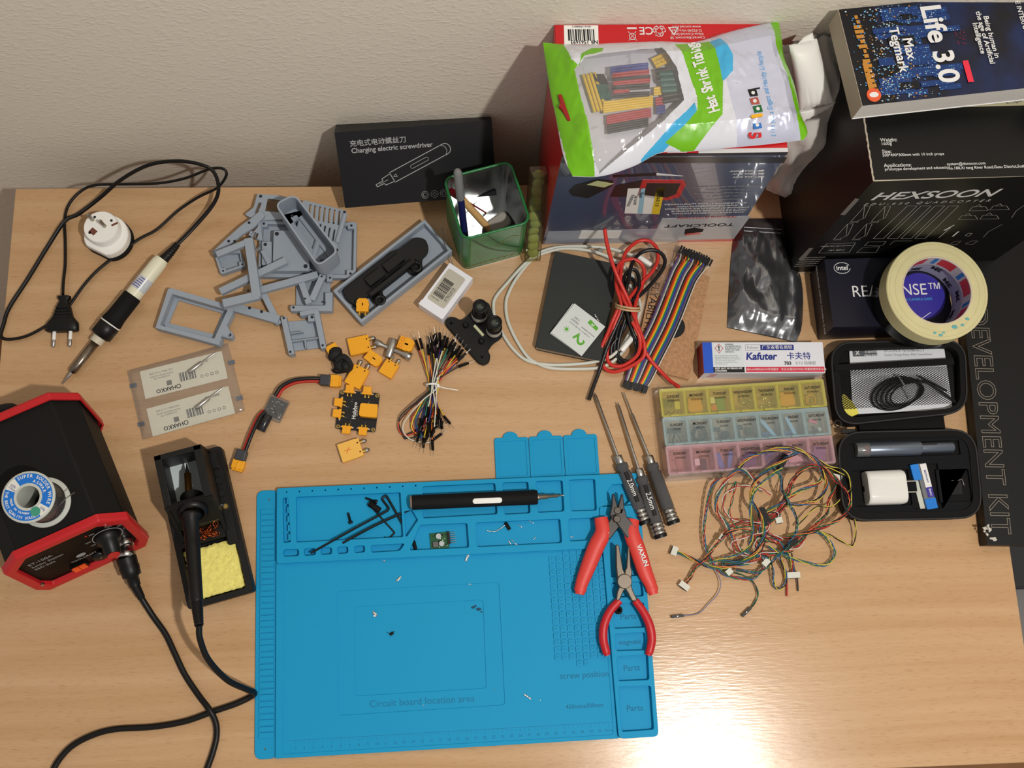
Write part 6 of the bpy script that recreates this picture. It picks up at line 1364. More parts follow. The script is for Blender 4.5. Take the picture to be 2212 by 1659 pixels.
b = MB(cell(6, 1)); b.box(-.008, .002, .002, .006, .005, .008, mat('pink_peg', (236, 96, 116), .4), M=T(rz=-.3)); b.cyl(.0025, 0, .011, steel, M=T(.004, -.006)); inside('pink_peg', b, 'pink peg in the SATURDAY NOON compartment', 'peg')
b = MB(cell(0, 0)); b.tube(smooth([(-.008, .006, .002), (0, .002, .004), (.003, -.010, .002)], 5), .0006, mat('pink_lead', (190, 120, 130), .5), 5); inside('pink_lead', b, 'fine pinkish wire in the SUNDAY EVENING compartment', 'wire')
b = MB(cell(1, 0)); b.box(-.009, -.003, -.004, .004, 0, .006, white); b.box(-.001, .005, -.010, .004, 0, .005, black); inside('switch_block', b, 'white and black blocks in the MONDAY EVENING compartment', 'block')
b = MB(cell(2, 0)); b.box(-.010, -.004, -.011, .011, 0, .006, mat('bright_blue_part', (50, 130, 210), .4), M=T(rz=.2)); b.box(.003, .008, -.011, .011, 0, .006, mat('bright_blue_part', 0), M=T(rz=-.2)); b.box(-.003, .007, -.013, -.008, 0, .004, black); inside('blue_tie', b, 'blue plastic strips in the TUESDAY EVENING compartment', 'plastic strip')
for c_, l_, col_ in ((3, 'WEDNESDAY', (84, 60, 130)), (4, 'THURSDAY', (60, 84, 150)), (5, 'FRIDAY', (226, 206, 214)), (6, 'SATURDAY', (120, 100, 150))):
    b = MB(cell(c_, 0)); m_ = mat('pack_%d_%d_%d' % col_, col_, .3, bump=.6, bs=200); b.box(-.009, .008, -.010, .004, 0, .004, m_, M=T(rz=.15)); b.box(-.006, .009, .001, .009, .003, .006, m_, M=T(rz=-.2)); inside('bagged_parts', b, 'small bagged parts in the %s EVENING compartment' % l_, 'parts bag')

# ================================================================ depth camera box, tape roll, big black boxes, books
A0 = W(1800, 707, .054); X = (W(2010, 700, .054) - A0); X.z = 0; X = Vector((1, .02, 0)); A = FM(A0, X, (-X.y, X.x, 0)); Ai = A.inverted()
nv = mat('indigo_carton', (14, 14, 32), .4, spec=.4, var=.1, vs=30); w_, h_ = .150, (Ai @ W(1790, 560, .054)).y
t = Thing('depth_camera_box', 'dark indigo camera box under the roll of tape', 'box', A @ Vector((w_/2, h_/2, -.054)))
b = MB(A); b.box(0, w_, 0, h_, -.054, 0, nv); blu = mat('indigo_print', (52, 44, 150), .4)
def rp(u, v_): p = Ai @ W(u, v_, .054); return p.x, p.y
x, y = rp(1819, 579); b.text('intel', .0085, x, y, .0001, whitep, bold=.02); b.line([(x + .0100*math.cos(a), y + .0070*math.sin(a)) for a in [.5 + 5.6*k/24 for k in range(25)]], .0009, .0001, whitep)
b.text('REALSENSE™', .0205, rp(1841, 631)[0] - .001, rp(1841, 631)[1], .0001, whitep, al='LEFT', sx=.93); b.text('DEPTH CAMERA D455', .0046, rp(1975, 647)[0], rp(1975, 647)[1], .0001, mat('cyan_print', (60, 170, 220), .4))
x, y = rp(1990, 640); b.cyl(.030, 0, .00005, blu, M=T(x, y), n=40); b.line([(rp(2005, 690)[0] - .01, rp(2005, 690)[1]), rp(2010, 675)], .0008, .0001, whitep)
LFm = Matrix(((0, 0, -1, -.0002), (-1, 0, 0, 0), (0, 1, 0, 0), (0, 0, 0, 1)))
b.text('REALSENSE DEPTH CAMERA D455', .0062, -h_*.50, -.027, .0003, whitep, LFm, sx=.95); b.text('intel', .0060, -h_*.94, -.027, .0001, greyp, LFm)
t.part('carton', b, bevel=.0006)

ty = mat('tape_edge', (206, 198, 150), .45, bump=.15, bs=700, var=.05, vs=50)
def roll(name, label, TC, Ro, Ri, Wt, my, tilt):
    global t, TM, rr_
    t = Thing(name, label, 'tape', TC - Vector((0, 0, Wt))); tz = Vector(tilt).normalized(); tx = Vector((1, 0, 0)); TM = FM(TC, tx - tz*tx.dot(tz), tz.cross(tx)); rr_ = Ri - .0003
    b = MB(TM); b.lathe([(Ri + .0015, -Wt), (Ro - .001, -Wt), (Ro, -Wt + .001), (Ro, -.001), (Ro - .001, 0), (Ri + .0015, 0)], my, n=72, cap=False, smooth=False)
    return b
def inner(b, a0, a1, z0_, z1_, m_, off=0):
    n_ = max(3, int((a1-a0)*12)); vs = []
    for k in range(n_+1):
        a = a0 + (a1-a0)*k/n_
        for z_ in (z0_, z1_): vs.append(((rr_-off)*math.cos(a), (rr_-off)*math.sin(a), z_))
    b.add(vs, [(2*k, 2*k+1, 2*k+3, 2*k+2) for k in range(n_)], m_, smooth=True)
kraft = mat('kraft_core', (206, 190, 172), .7); greyc = mat('core_grey_print', (168, 168, 184), .5); cwh = mat('core_white', (196, 192, 196), .5)
b = roll('black_tape_roll', 'black glossy tape roll lying under the yellowish roll on the dark camera box', W(2006, 637, .0795), .0600, .0395, .0245, mat('black_glossy_tape', (9, 9, 10), .25), (-.01, -.01, 1)); t.part('tape_layers', b)
b = MB(TM); b.lathe([(.0410, -.0245), (.0410, 0), (.0395, 0), (.0395, -.0245)], greyc, n=60, cap=False); inner(b, 0, 2*PI, 0, -.0245, greyc)
for k in range(10):
    a = -1.1 + k*.55; b.text('3M', .0105, 0, 0, 0, blackp, Matrix.Rotation(a, 4, 'Z') @ Matrix.Translation((rr_ - .0006, 0, -.007 - .009*(k % 2))) @ Matrix(((0, 0, -1, 0), (1, 0, 0, 0), (0, -1, 0, 0), (0, 0, 0, 1))), bold=.04)
t.part('core', b, label='grey printed core')
b = roll('clear_tape_roll', 'big yellowish roll of clear packing tape lying on top of the black roll', W(2025, 627, .106), .0600, .0400, .0240, ty, (-.02, -.03, 1))
for r_ in (.050, .0565): b.plate(circ(0, 0, r_, 60), [circ(0, 0, r_ - .0003, 60)], 0, .0001, mat('tape_line', (176, 166, 116), .5))
for (a, r_, s_) in ((-1.75, .052, .0018), (-1.62, .054, .0022), (-1.55, .051, .0016), (-1.25, .047, .003), (-.85, .047, .0022), (-1.05, .049, .002)): b.sphere((r_*math.cos(a), r_*math.sin(a), 0), s_, mat('teal_stain', (96, 168, 170), .6), 6, (1.2, .8, .08))
t.part('tape_layers', b)
b = MB(TM); b.lathe([(.0415, -.024), (.0415, 0), (.040, 0), (.040, -.024)], kraft, n=60, cap=False); inner(b, 0, 2*PI, -.0005, -.0240, cwh)
crd = mat('core_red', (208, 50, 46), .5); cbl = mat('core_blue', (40, 120, 200), .5)
for k in range(7):
    a = -1.0 + k*.9; inner(b, a, a + .48, -.002, -.0190, crd, .0002); inner(b, a + .56, a + .68, -.002, -.0190, cbl, .0002)
t.part('core', b, label='core printed red, blue and white')

# big quadcopter carton
hb = mat('black_carton', (9, 9, 9), .45, spec=.4, bump=.1, bs=200, var=.15, vs=12); prn = mat('carton_line_print', (172, 170, 164), .6); prw = mat('carton_bright_print', (206, 206, 204), .6)
HX0 = Vector((.9699, -.1245, 0)); HA = math.radians(1.4); HM = Matrix.Translation(HX0) @ Matrix.Rotation(HA, 4, 'Z'); HH = .272; HWd = W(2135, 593, 0).x - .9699; HD = .160
t = Thing('quadcopter_box', 'large black quadcopter carton standing upright with white outline drawings', 'box', HM @ Vector((HWd/2, HD/2, 0)))
b = MB(); b.box(0, HWd, 0, HD, 0, HH, hb, HM)
HF = HM @ Matrix(((1, 0, 0, 0), (0, 0, -1, 0), (0, 1, 0, 0), (0, 0, 0, 1))); HFi = HF.inverted()
def hp(u, v_):
    d = ray(u, v_); n = Vector((HF[0][2], HF[1][2], HF[2][2])); k = (HX0 - CAM).dot(n)/d.dot(n); p = HFi @ (CAM + d*k); return p.x, p.y
HT = HM @ T(0, 0, HH); HTi = HT.inverted()
def ht(u, v_): p = HTi @ W(u, v_, HH); return p.x, p.y
def hl(pts, w=.0006, close=True, m_=None): b.line([hp(*q) for q in pts], w, .0003, m_ or prn, HF, close=close)
x, y = hp(1884, 424); x2, y2 = hp(2158, 412)
b.text('HEXSOON', .026, (x + x2)/2, hp(2010, 421)[1], .0003, prw, HF, bold=.015, sx=1.08, shear=.2)
b.text('EDU-650 QUADCOPTER', .0082, (hp(1873, 436)[0] + hp(2143, 428)[0])/2, hp(2010, 437)[1], .0003, prn, HF, sp=1.75, shear=.15)
for (u, v_) in ((1836, 480), (1880, 480), (1799, 518), (1840, 518)):
    hl([(u, v_), (u+32, v_-35), (u+44, v_-35), (u+32, v_-10), (u+8, v_)], .0005); hl([(u+32, v_-35), (u+28, v_-8)], .0005, False); hl([(u, v_), (u+3, v_-3), (u+16, v_), (u+18, v_-3)], .0005, False)
for k in range(4): hl([(1886+30*k, 515), (1960+30*k, 444), (1981+30*k, 444), (1908+30*k, 515)], .0006)
for (u, v_) in ((2115, 451), (2160, 449), (2092, 470), (2138, 469)): hl([(u-22, v_+4), (u-14, v_-5), (u+14, v_-5), (u+20, v_+3)], .0005); hl([(u-10, v_-4), (u, v_-10), (u+6, v_-4)], .0005, False)
hl([(1768, 546), (1786, 526), (1848, 524), (1834, 545)], .0006); b.text('MADE FOR EDUCATION', .0036, *hp(1808, 531), .0003, prn, HF); b.text('18+ EDU', .0055, *hp(1806, 540), .0003, prn, HF)
hl([(1867, 530), (1876, 522), (1914, 521), (1908, 529)], .0005); hl([(1922, 528), (1932, 520), (1970, 520)], .0005, False); hl([(1850, 545), (1864, 534), (1900, 532), (1892, 545)], .0005)
hl([(2028, 513), (2058, 487)], .0010, False); hl([(2060, 486), (2040, 497)], .0022, False, prw); hl([(2058, 510), (2070, 500)], .0022, False, prw); hl([(2085, 508), (2092, 503), (2100, 504), (2092, 510)], .0007)
hl([(2124, 512), (2135, 500), (2165, 484)], .0005, False); hl([(2185, 470), (2195, 455), (2212, 443)], .0005, False); hl([(2050, 528), (2062, 521), (2076, 520), (2066, 528)], .0005); hl([(2085, 526), (2098, 520), (2112, 520), (2100, 528)], .0005)
b.add([(*hp(1815,463), .0004), (*hp(1848,427), .0004), (*hp(1856,430), .0004), (*hp(1825,464), .0004)], [(0,1,2,3)], mat('scuffed_tape', (110, 106, 102), .5), HF); b.add([(*hp(1724,560), .0004), (*hp(1748,535), .0004), (*hp(1757,535), .0004), (*hp(1736,560), .0004)], [(0,1,2,3)], mat('scuffed_tape', 0), HF)
for k in range(5): b.text('HEXSOON Hobby Co.Ltd', .0028, *hp(1756 - k*4, 556 + 4.5*k), .0003, prn, HF)
for s_, u, v_, z_ in (('Weight:', 1901, 303, .0056), ('1600g', 1903, 311, .0046), ('Size:', 1905, 328, .0056), ('500*490*300mm with 10 inch props', 1906, 336, .0044), ('Applications:', 1909, 358, .0056), ('prototype development and education', 1911, 366, .0044), ('system@donsoon.com', 2045, 355, .0044), ('No.188,Xi tang River Road,Gusu District,Suzhou,China', 2046, 364, .0044)):
    b.text(s_, z_, *ht(u, v_), .0002, prw, HT, al='LEFT', bold=.01)
wear = mat('worn_card_edge', (178, 168, 150), .9)
b.tube([(.0003*math.sin(k*2.1), HD*.49*k/24, HH + .0002*math.sin(k)) for k in range(25)], [.0006 + .0005*abs(math.sin(k*1.7)) for k in range(25)], wear, 5, M=HM)
b.tube([(0, .0002, HH), (.07, .0002, HH), (.16, 0, HH)], [.0007, .0004, .0001], wear, 5, M=HM); b.tube([(0, .0002, .002), (.015, 0, .002), (.035, 0, .0015)], .0008, wear, 5, M=HM)
t.part('carton', b, bevel=.0008)
# a book lying flat on the carton, part hidden under the novel
ivory = mat('ivory_cover', (214, 206, 180), .55); pgs = mat('white_pages', (206, 202, 196), .8, bump=.4, bs=900)
BA = FM(W(1893, 240, HH + .001) + Vector((0, 0, 0)), (1, .03, 0), (-.03, 1, 0)); BA = HM @ T(.012, HD*.50, HH + .0005)
t = Thing('ivory_book', 'pale ivory book lying flat under the blue night city book', 'book', BA @ Vector((.1, .04, 0)))
b = MB(BA); b.box(0, .215, 0, .083, 0, .0010, ivory); b.box(0, .215, 0, .083, .0170, .0180, ivory); FT2 = BA @ Matrix(((1, 0, 0, 0), (0, 0, -1, -.0002), (0, 1, 0, 0), (0, 0, 0, 1)))
b2 = MB(BA); b2.box(.001, .213, .001, .081, .0010, .0170, pgs)
t.part('cover', b, bevel=.0003); t.part('pages', b2)
b = MB(BA); b.box(0, .215, -.0006, 0, .0002, .0178, mat('spine_cream', (222, 214, 176), .5)); 
F3 = Matrix(((1, 0, 0, 0), (0, 0, -1, -.0007), (0, 1, 0, 0), (0, 0, 0, 1)))
b.text('Cle', .0120, .135, .009, 0, ink, F3, shear=.3, al='LEFT'); t.part('spine', b)
# the novel
NZ = HH + .0185; NT = .0275
nA = W(1863, 228, NZ + NT); nB = W(1802, 18, NZ + NT); nC = W(2212, 190, NZ + NT)
nx = (nC - nA).normalized(); NF = FM((nA.x, nA.y, NZ), nx, (-nx.y, nx.x, 0)); nw = .198; nh = (nB - nA).dot(Vector((-nx.y, nx.x, 0))) - .002
t = Thing('night_city_book', 'thick paperback with a blue night city cover lying on top of the black carton', 'book', NF @ Vector((nw/2, nh/2, 0)))
cvr = bpy.data.materials.new('night_city_cover'); cvr.use_nodes = True; nt = cvr.node_tree; bs_ = nt.nodes['Principled BSDF']; bs_.inputs['Roughness'].default_value = .45
tc = nt.nodes.new('ShaderNodeTexCoord'); n1 = nt.nodes.new('ShaderNodeTexNoise'); n1.inputs['Scale'].default_value = 22; n1.inputs['Detail'].default_value = 3; nt.links.new(tc.outputs['Object'], n1.inputs['Vector'])
cr_ = nt.nodes.new('ShaderNodeValToRGB'); cr_.color_ramp.elements[0].position = .42; cr_.color_ramp.elements[1].position = .72; cr_.color_ramp.elements[0].color = lin((6, 8, 22)); cr_.color_ramp.elements[1].color = lin((14, 34, 80)); nt.links.new(n1.outputs['Fac'], cr_.inputs[0]); nt.links.new(cr_.outputs[0], bs_.inputs['Base Color'])
b = MB(NF); b.box(0, nw, 0, nh, 0, .0006, whitep); t.part('back_cover', b)
b = MB(NF); b.box(0.0, nw - .001, .0008, nh - .0006, .0006, NT - .0006, pgs); t.part('pages', b)
b = MB(NF); b.box(0, nw, 0, nh, NT - .0006, NT, cvr)
z_ = NT + .0001; random.seed(40)
cb = [mat('city_blue', (70, 130, 200), .5), mat('city_cyan', (110, 180, 220), .5), mat('city_navy', (20, 54, 112), .5), mat('city_dark', (8, 9, 16), .5), mat('city_amber', (190, 130, 50), .5), mat('city_white', (200, 216, 230), .5), mat('city_red', (190, 40, 70), .5)]
b.rect(0, .036, 0, nh, z_, cb[3])
for k in range(44): # towers with window rows, drawn across the cover
    y = random.uniform(.002, nh - .014); x = random.uniform(.020, .085); l_ = random.uniform(.012, .042); h_ = random.uniform(.005, .011); m_ = cb[random.choice([2, 2, 2, 3])]
    b.rect(x, x + l_, y, y + h_, z_ + .00002*k, m_)
    for q_ in range(int(l_/.0022)):
        if random.random() < .75:
            for r_ in range(int(h_/.0022)):
                if random.random() < .45: b.rect(x + .0022*q_, x + .0022*q_ + .0012, y + .0022*r_ + .0005, y + .0022*r_ + .0012, z_ + .00002*k + .0001, random.choice([cb[0], cb[0], cb[1], cb[5]]))
for k in range(420):
    x = random.gauss(.038, .018); y = random.uniform(.002, nh - .002)
    if 0.002 < x < nw - .003: r_ = random.uniform(.0003, .0009); b.rect(x - r_, x + r_, y - r_*.8, y + r_*.8, z_ + .0008, random.choice([cb[4], cb[5], cb[1], cb[0]]))
for k in range(16): y = .012 + .0055*k; b.rect(.012 + random.uniform(-.002, .003), .017 + random.uniform(0, .003), y, y + .004, z_ + .0007, cb[4])
b.rect(.010, .015, .008, .045, z_ + .0008, cb[4])
for k in range(50): x = random.uniform(.09, nw - .01); y = random.uniform(.004, nh - .004); b.rect(x, x + .0004, y, y + .0004, z_ + .0006, cb[2])
for k in range(36): x = .112 + random.uniform(0, .012); y = .062 + random.uniform(-.008, .008); b.rect(x, x + .0006, y, y + .0005, z_ + .0006, cb[6])
zt_ = NT + .0012; R2 = -PI/2
b.text('Life 3.0', .0300, .0930, nh*.54, zt_, whitep, rz=R2, bold=.025); b.text('Max\nTegmark', .0140, .0555, nh*.52, zt_, whitep, rz=R2, bold=.02, ls=.8)
b.text('Being human in\nthe age of Artificial\nIntelligence', .0078, .1420, nh*.55, zt_, whitep, rz=R2, bold=.015, ls=.85); b.text('THE INTERNATIONAL BESTSELLER', .0072, nw - .012, nh*.47, zt_, whitep, rz=R2, bold=.01)
b.rect(.112, .118, .012, .036, zt_, mat('foil_red', (226, 48, 72), .4)); b.cyl(.0072, NT, zt_ + .0002, mat('badge_orange', (222, 92, 50), .5), M=T(.0135, .0095), n=26); b.lathe([(.0036, NT), (.0036, zt_ + .0004)], whitep, M=T(.0135, .0095) @ Matrix.Diagonal((1.3, .8, 1, 1)), n=16)
t.part('front_cover', b)
b = MB(NF); b.box(-.0005, 0, 0, nh, 0, NT, mat('cover_edge', (176, 162, 146), .6)); t.part('fore_edge', b)
# second pale book / paper at the right edge behind
BB_ = HM @ T(.165, HD*.47, HH + .0195)
b = MB(); A_ = W(2130, 60, HH + .012); b.box(0, .12, 0, .09, 0, .010, pgs, M=Matrix.Translation((A_.x + .012, -.035, HH + .0195)) @ Matrix.Rotation(.03, 4, 'Z')) if False else b.box(0, .10, -.085, .012, .0, .012, mat('white_pages', 0), M=Matrix.Translation((NF @ Vector((nw + .006, nh*.62, 0))).xyz) @ Matrix.Rotation(.02, 4, 'Z'))
solo('paper_stack', b, 'plain white stack of paper right of the night city book', 'paper')

# flat black development kit box at the right
K0 = W(2133, 1177, .019); ky = (W(2088, 735, .019) - K0).normalized(); KA = FM(K0, (ky.y, -ky.x, 0), ky); Ki = KA.inverted()
t = Thing('development_kit_box', 'flat black kit box with outlined lettering lying at the right end of the desk', 'box', KA @ Vector((.05, .16, -.019)))
kd = mat('satin_black_card', (8, 8, 9), .5, spec=.35, bump=.1, bs=300)
b = MB(KA); b.box(0, .200, 0, .440, -.019, 0, kd)
def kk(u, v_): p = Ki @ W(u, v_, .019); return p.x, p.y
cu = bpy.data.curves.new('t', 'FONT'); cu.body = 'DEVELOPMENT KIT'; cu.size = .0335; cu.align_x = 'LEFT'; cu.align_y = 'CENTER'; cu.fill_mode = 'NONE'; cu.bevel_depth = .0004; cu.resolution_u = 3
x, y = kk(2166, 1150)
b._curve(cu, mat('grey_outline_print', (140, 130, 118), .6), T(.0175, .296, -.0001, -PI/2) @ Matrix.Diagonal((.98, 1, 1, 1)))
t.part('carton', b, bevel=.0008)
b = MB(KA); random.seed(17)
for k in range(14):
    q0_ = Vector((random.uniform(-.002, .008), random.uniform(.001, .022), random.uniform(-.003, .002))); q1_ = q0_ + Vector((random.uniform(-.006, .006), random.uniform(-.005, .005), random.uniform(0, .003))); b.tube([q0_, (q0_+q1_)/2 + Vector((0, 0, .001)), q1_], [.0012, .0016, .0003], mat('torn_paper', (206, 202, 192), .9), 5)
t.part('torn_corner', b, label='white torn paper at the box corner')
# ================================================================ open zip case with a small tool kit
fab = mat('black_fabric_shell', (9, 9, 10), .8, spec=.3, bump=.5, bs=900); foam = mat('black_foam', (17, 18, 22), .9, spec=.3, bump=.5, bs=1200)
C0 = W(1824, 1110, .022); CXv = W(2112, 1100, .022) - C0; CA = FM(C0, CXv, (-CXv.y, CXv.x, 0)); Ci = CA.inverted(); cw_ = CXv.length
def cq(u, v_, z=.022): p = Ci @ W(u, v_, z); return p.x, p.y
t = Thing('tool_case', 'open black zip case with foam tray and mesh lid lying on the desk', 'case', CA @ Vector((cw_/2, .05, -.022)))
O = rnd([cq(*q) for q in ((1822,1125),(2122,1118),(2104,928),(1808,935))], .030, 7)
I = rnd([cq(*q) for q in ((1840,1108),(2105,1103),(2090,942),(1822,950))], .022, 7)
b = MB(CA); b.rings([[(x*.985 + .002, y*.985 + .001, -.022) for x, y in O], [(x, y, -.016) for x, y in O], [(x, y, -.004) for x, y in O], [(x*.99 + .0015, y*.99 + .001, .001) for x, y in O], [(x, y, .001) for x, y in I], [(x, y, -.004) for x, y in I]], fab, smooth=False); b.tube([(x, y, .001) for x, y in O], .0014, mat('zip_teeth', (34, 34, 36), .5, bump=.5, bs=1500), 6, close=True)
t.part('base_shell', b)
def rc(x0, y0, x1, y1): # rectangle from pixel corners, aligned to the case
    a, c_ = cq(x0, y0), cq(x1, y1); return [(a[0], a[1]), (c_[0], a[1]), (c_[0], c_[1]), (a[0], c_[1])]
hol = [rnd(rc(1840, 990, 2072, 950), .001), rnd(rc(1850, 1095, 1962, 1012), .002), rnd(rc(1958, 1062, 1978, 1034), .001), rnd(rc(1974, 1100, 2026, 1000), .001), rnd(rc(2032, 1085, 2092, 1012), .002)]
b = MB(CA); b.plate(I, hol, -.0035, -.0005, foam, bv=.0003); b.plate(I, [], -.016, -.015, foam)
for h_ in hol: b.rings([[(x, y, -.0152) for x, y in h_], [(x, y, -.001) for x, y in h_]], foam, cap=False, smooth=False)
t.part('foam_tray', b)
# upper half: lid with zip edge and mesh pocket
OL = rnd([cq(*q) for q in ((1806,920),(2088,890),(2082,735),(1792,742))], .028, 7); IL = rnd([cq(*q) for q in ((1822,905),(2075,880),(2070,748),(1808,755))], .020, 7)
b = MB(CA); b.rings([[(x, y, -.022) for x, y in OL], [(x, y, -.002) for x, y in OL], [(x*.995, y*.995 + .001, .002) for x, y in OL], [(x, y, .002) for x, y in IL], [(x, y, -.012) for x, y in IL]], fab, smooth=False); b.plate(IL, [], -.013, -.0118, fab); b.tube([(x, y, .002) for x, y in OL], .0014, mat('zip_teeth', 0), 6, close=True)
t.part('lid_shell', b)
p0_, p1_ = cq(1830, 925), cq(2085, 905); b = MB(CA); b.box(p0_[0] + .02, p1_[0] - .02, p0_[1] - .002, p0_[1] + .016, -.020, -.012, fab, bv=.001); t.part('hinge', b)
b = MB(CA); 
x, y = cq(1812, 914); b.plate(circ(x, y, .0048, 16), [circ(x, y, .0034, 14)], -.004, -.002, black); b.box(x + .004, x + .020, y - .012, y - .007, -.008, -.003, black, M=T(0, 0, 0, 0)); t.part('zip_pull', b)
# netting
b = MB(CA); M0, M1, M2, M3 = [Vector((*cq(*q), 0)) for q in ((1815,885),(2062,872),(2055,792),(1805,800))]
net = mat('black_netting', (14, 14, 15), .8)
NXm, NYm = 34, 17
def mp_(s_, t2): p = bil(M0, M1, M2, M3, s_, t2); p.z = .0015 + .005*math.sin(PI*s_)*math.sin(PI*min(1, t2*1.1)) ; return p
for k in range(-NYm, NXm + 1):
    for sg in (0, 1):
        pts = []
        for j in range(NYm + 1):
            s_ = (k + j)/NXm if sg == 0 else (k + NYm - j)/NXm
            if 0 <= s_ <= 1: pts.append(mp_(s_, j/NYm) + Vector((0, 0, .0002*sg)))
        if len(pts) > 1: b.tube(pts, .00032, net, 4, cap=False)
nt_ = t.part('mesh_pocket', b, label='black netting')
e0, e1 = Vector((*cq(1800, 796), .003)), Vector((*cq(2058, 782), .003)); b = MB(CA); b.box(0, (e1 - e0).length, -.004, .004, -.001, .0006, fab, M=FM(e0, e1 - e0, (0, 1, 0))); t.part('pocket_hem', b)
b = MB(CA); q_ = [Vector((*cq(*p), .0022)) for p in ((1815,858),(1822,850),(1842,868),(1856,893),(1835,902),(1818,880))]; b.prism([(p.x, p.y) for p in rnd([(p.x, p.y) for p in q_], .002) and [Vector(p) for p in rnd([(p.x, p.y) for p in q_], .002)]], -.003, .0002, mat('yellow_foam_piece', (214, 204, 84), .7))
solo('yellow_scrap', b, 'yellow plastic scrap behind the netting in the left lid corner', 'plastic piece')
# manual card in the lid
K0 = W(1838, 872, .014)
KC = CA @ T(*cq(1840, 905, .012), -.0105); 
def kc(u, v_): p = KC.inverted() @ W(u, v_, .0125); return p.x, p.y
b = MB(KC); P = [kc(*q) for q in ((1842,895),(2058,884),(2038,742),(1834,746))]; b.prism(P, 0, .0012, mat('manual_white', (216, 220, 226), .5))
X = (Vector(kc(2030, 760)) - Vector(kc(1838, 763))); a_ = math.atan2(X.y, X.x)
x, y = kc(1868, 763); b.box(-.0155, .0155, -.0040, .0040, .0012, .0013, mat('slate_print', (84, 88, 94), .5), M=T(x, y, 0, a_)); x2, y2 = kc(1852, 763); b.text('X', .0075, x2, y2, .0014, whitep, rz=a_, bold=.02); x2, y2 = kc(1881, 760); b.text('百盛创想', .0042, x2, y2, .0014, whitep, rz=a_); x2, y2 = kc(1881, 768); b.text('MEGA-IDEA', .0032, x2, y2, .0014, whitep, rz=a_, bold=.02)
x, y = kc(1908, 757); b.text('快充纳米电动螺丝刀', .0058, x, y, .0014, ink, rz=a_, al='LEFT'); x, y = kc(1910, 767); b.text('Quick Charge Nano Mini Screwdriver', .0040, x, y, .0014, greyp, rz=a_, al='LEFT')
solo('manual_card', b, 'white instruction card tucked in the lid of the black case', 'card')
# cable under the net
b = MB(); P = []
for k in range(5):
    for j in range(12):
        a = 2*PI*j/12; P.append(W(1935 + (52 - 4*k)*math.cos(a) + 6*k, 850 + (34 - 3*k)*math.sin(a) - 10*math.cos(a), .0165 + .0008*k))
b.tube(smooth(P, 4), .0013, rubber, 6); b.tube(smooth([W(*p) for p in ((1980,820,.019),(2010,830,.019),(2045,855,.018),(2070,872,.017))], 5), .0016, rubber, 6); b.tube(smooth([W(*p) for p in ((1985,812,.019),(2015,828,.020),(2045,845,.018))], 5), .0013, rubber, 6)
t = Thing('charging_cable', 'black cable wound up behind the netting of the case lid', 'cable', W(1940, 850, .014)); t.part('cord', b)
b = MB(); b.tube(smooth([W(*p) for p in ((1938,808,.021),(1955,835,.022),(1968,862,.020))], 4), .0012, mat('clear_tie', (190, 196, 200), .3), 6); t.part('zip_tie', b)
# electric pen screwdriver in the foam
alu = mat('anodised_slate', (120, 130, 146), .3, metal=.8)
t = Thing('nano_screwdriver', 'slate metallic pen screwdriver with a clear bit cap in the top foam slot', 'screwdriver', W(1950, 970, .012))
S0, S1 = W(1848, 972, .020), W(2058, 966, .020)
b = MB(); rod(b, lerp(S0, S1, .13), lerp(S0, S1, .66), [(.0088, 0), (.0092, .03), (.0092, .97), (.0086, 1)], alu, 22); rod(b, lerp(S0, S1, .66), S1, [(.0068, 0), (.0068, .97), (.006, 1)], alu, 18); b.sphere(lerp(S0, S1, .33) + Vector((0, 0, .0088)), .0009, brass, 5); t.part('barrel', b)
b = MB(); rod(b, S0, lerp(S0, S1, .14), [(.0080, 0), (.0088, .1), (.0088, 1)], film('smoke_cap', (150, 156, 160), .1, .35), 20); rod(b, lerp(S0, S1, .08), lerp(S0, S1, .13), [(.006, 0), (.006, 1)], mat('red_ring', (150, 60, 50), .4), 14); rod(b, lerp(S0, S1, .01), lerp(S0, S1, .08), [(.005, 0), (.005, 1)], steel, 12); t.part('bit_cap', b, label='smoky cap over the bit')
b = MB(); m_ = lerp(S0, S1, .72); b.box(-.010, .012, .0022, .0052, .0035, .0062, black, M=Matrix.Translation(m_)); t.part('power_window', b)
# usb charger
t = Thing('usb_charger', 'glossy white wall charger sunk in the left foam slot', 'charger', W(1905, 1055, .006))
A = CA @ T(*cq(1868, 1055), -.015); b = MB(A); b.rings([[(x, y*s_, z*s_ + .002) for y, z in rrect(-.0205, .0205, 0, .028, .010, 5)] for x, s_ in ((0, .93), (.002, .98), (.042, 1), (.046, .95))], mat('gloss_white', (226, 226, 222), .2, coat=.4)); t.part('body', b, bevel=.001)
b = MB(A); b.rings([[(x, y, z + .002) for y, z in rrect(-.0190, .0190, .001, .026, .009, 5)] for x in (-.0004, .0006)], mat('matte_grey_face', (160, 160, 156), .5), smooth=False); b.box(-.0009, .0003, -.0035, .0025, .010, .015, black); t.part('port_face', b, label='grey port face')
for s_ in (-1, 1): b = MB(A); b.box(.046, .062, s_*.0065 - .0007, s_*.0065 + .0007, .012, .018, steel); t.part('prong', b)
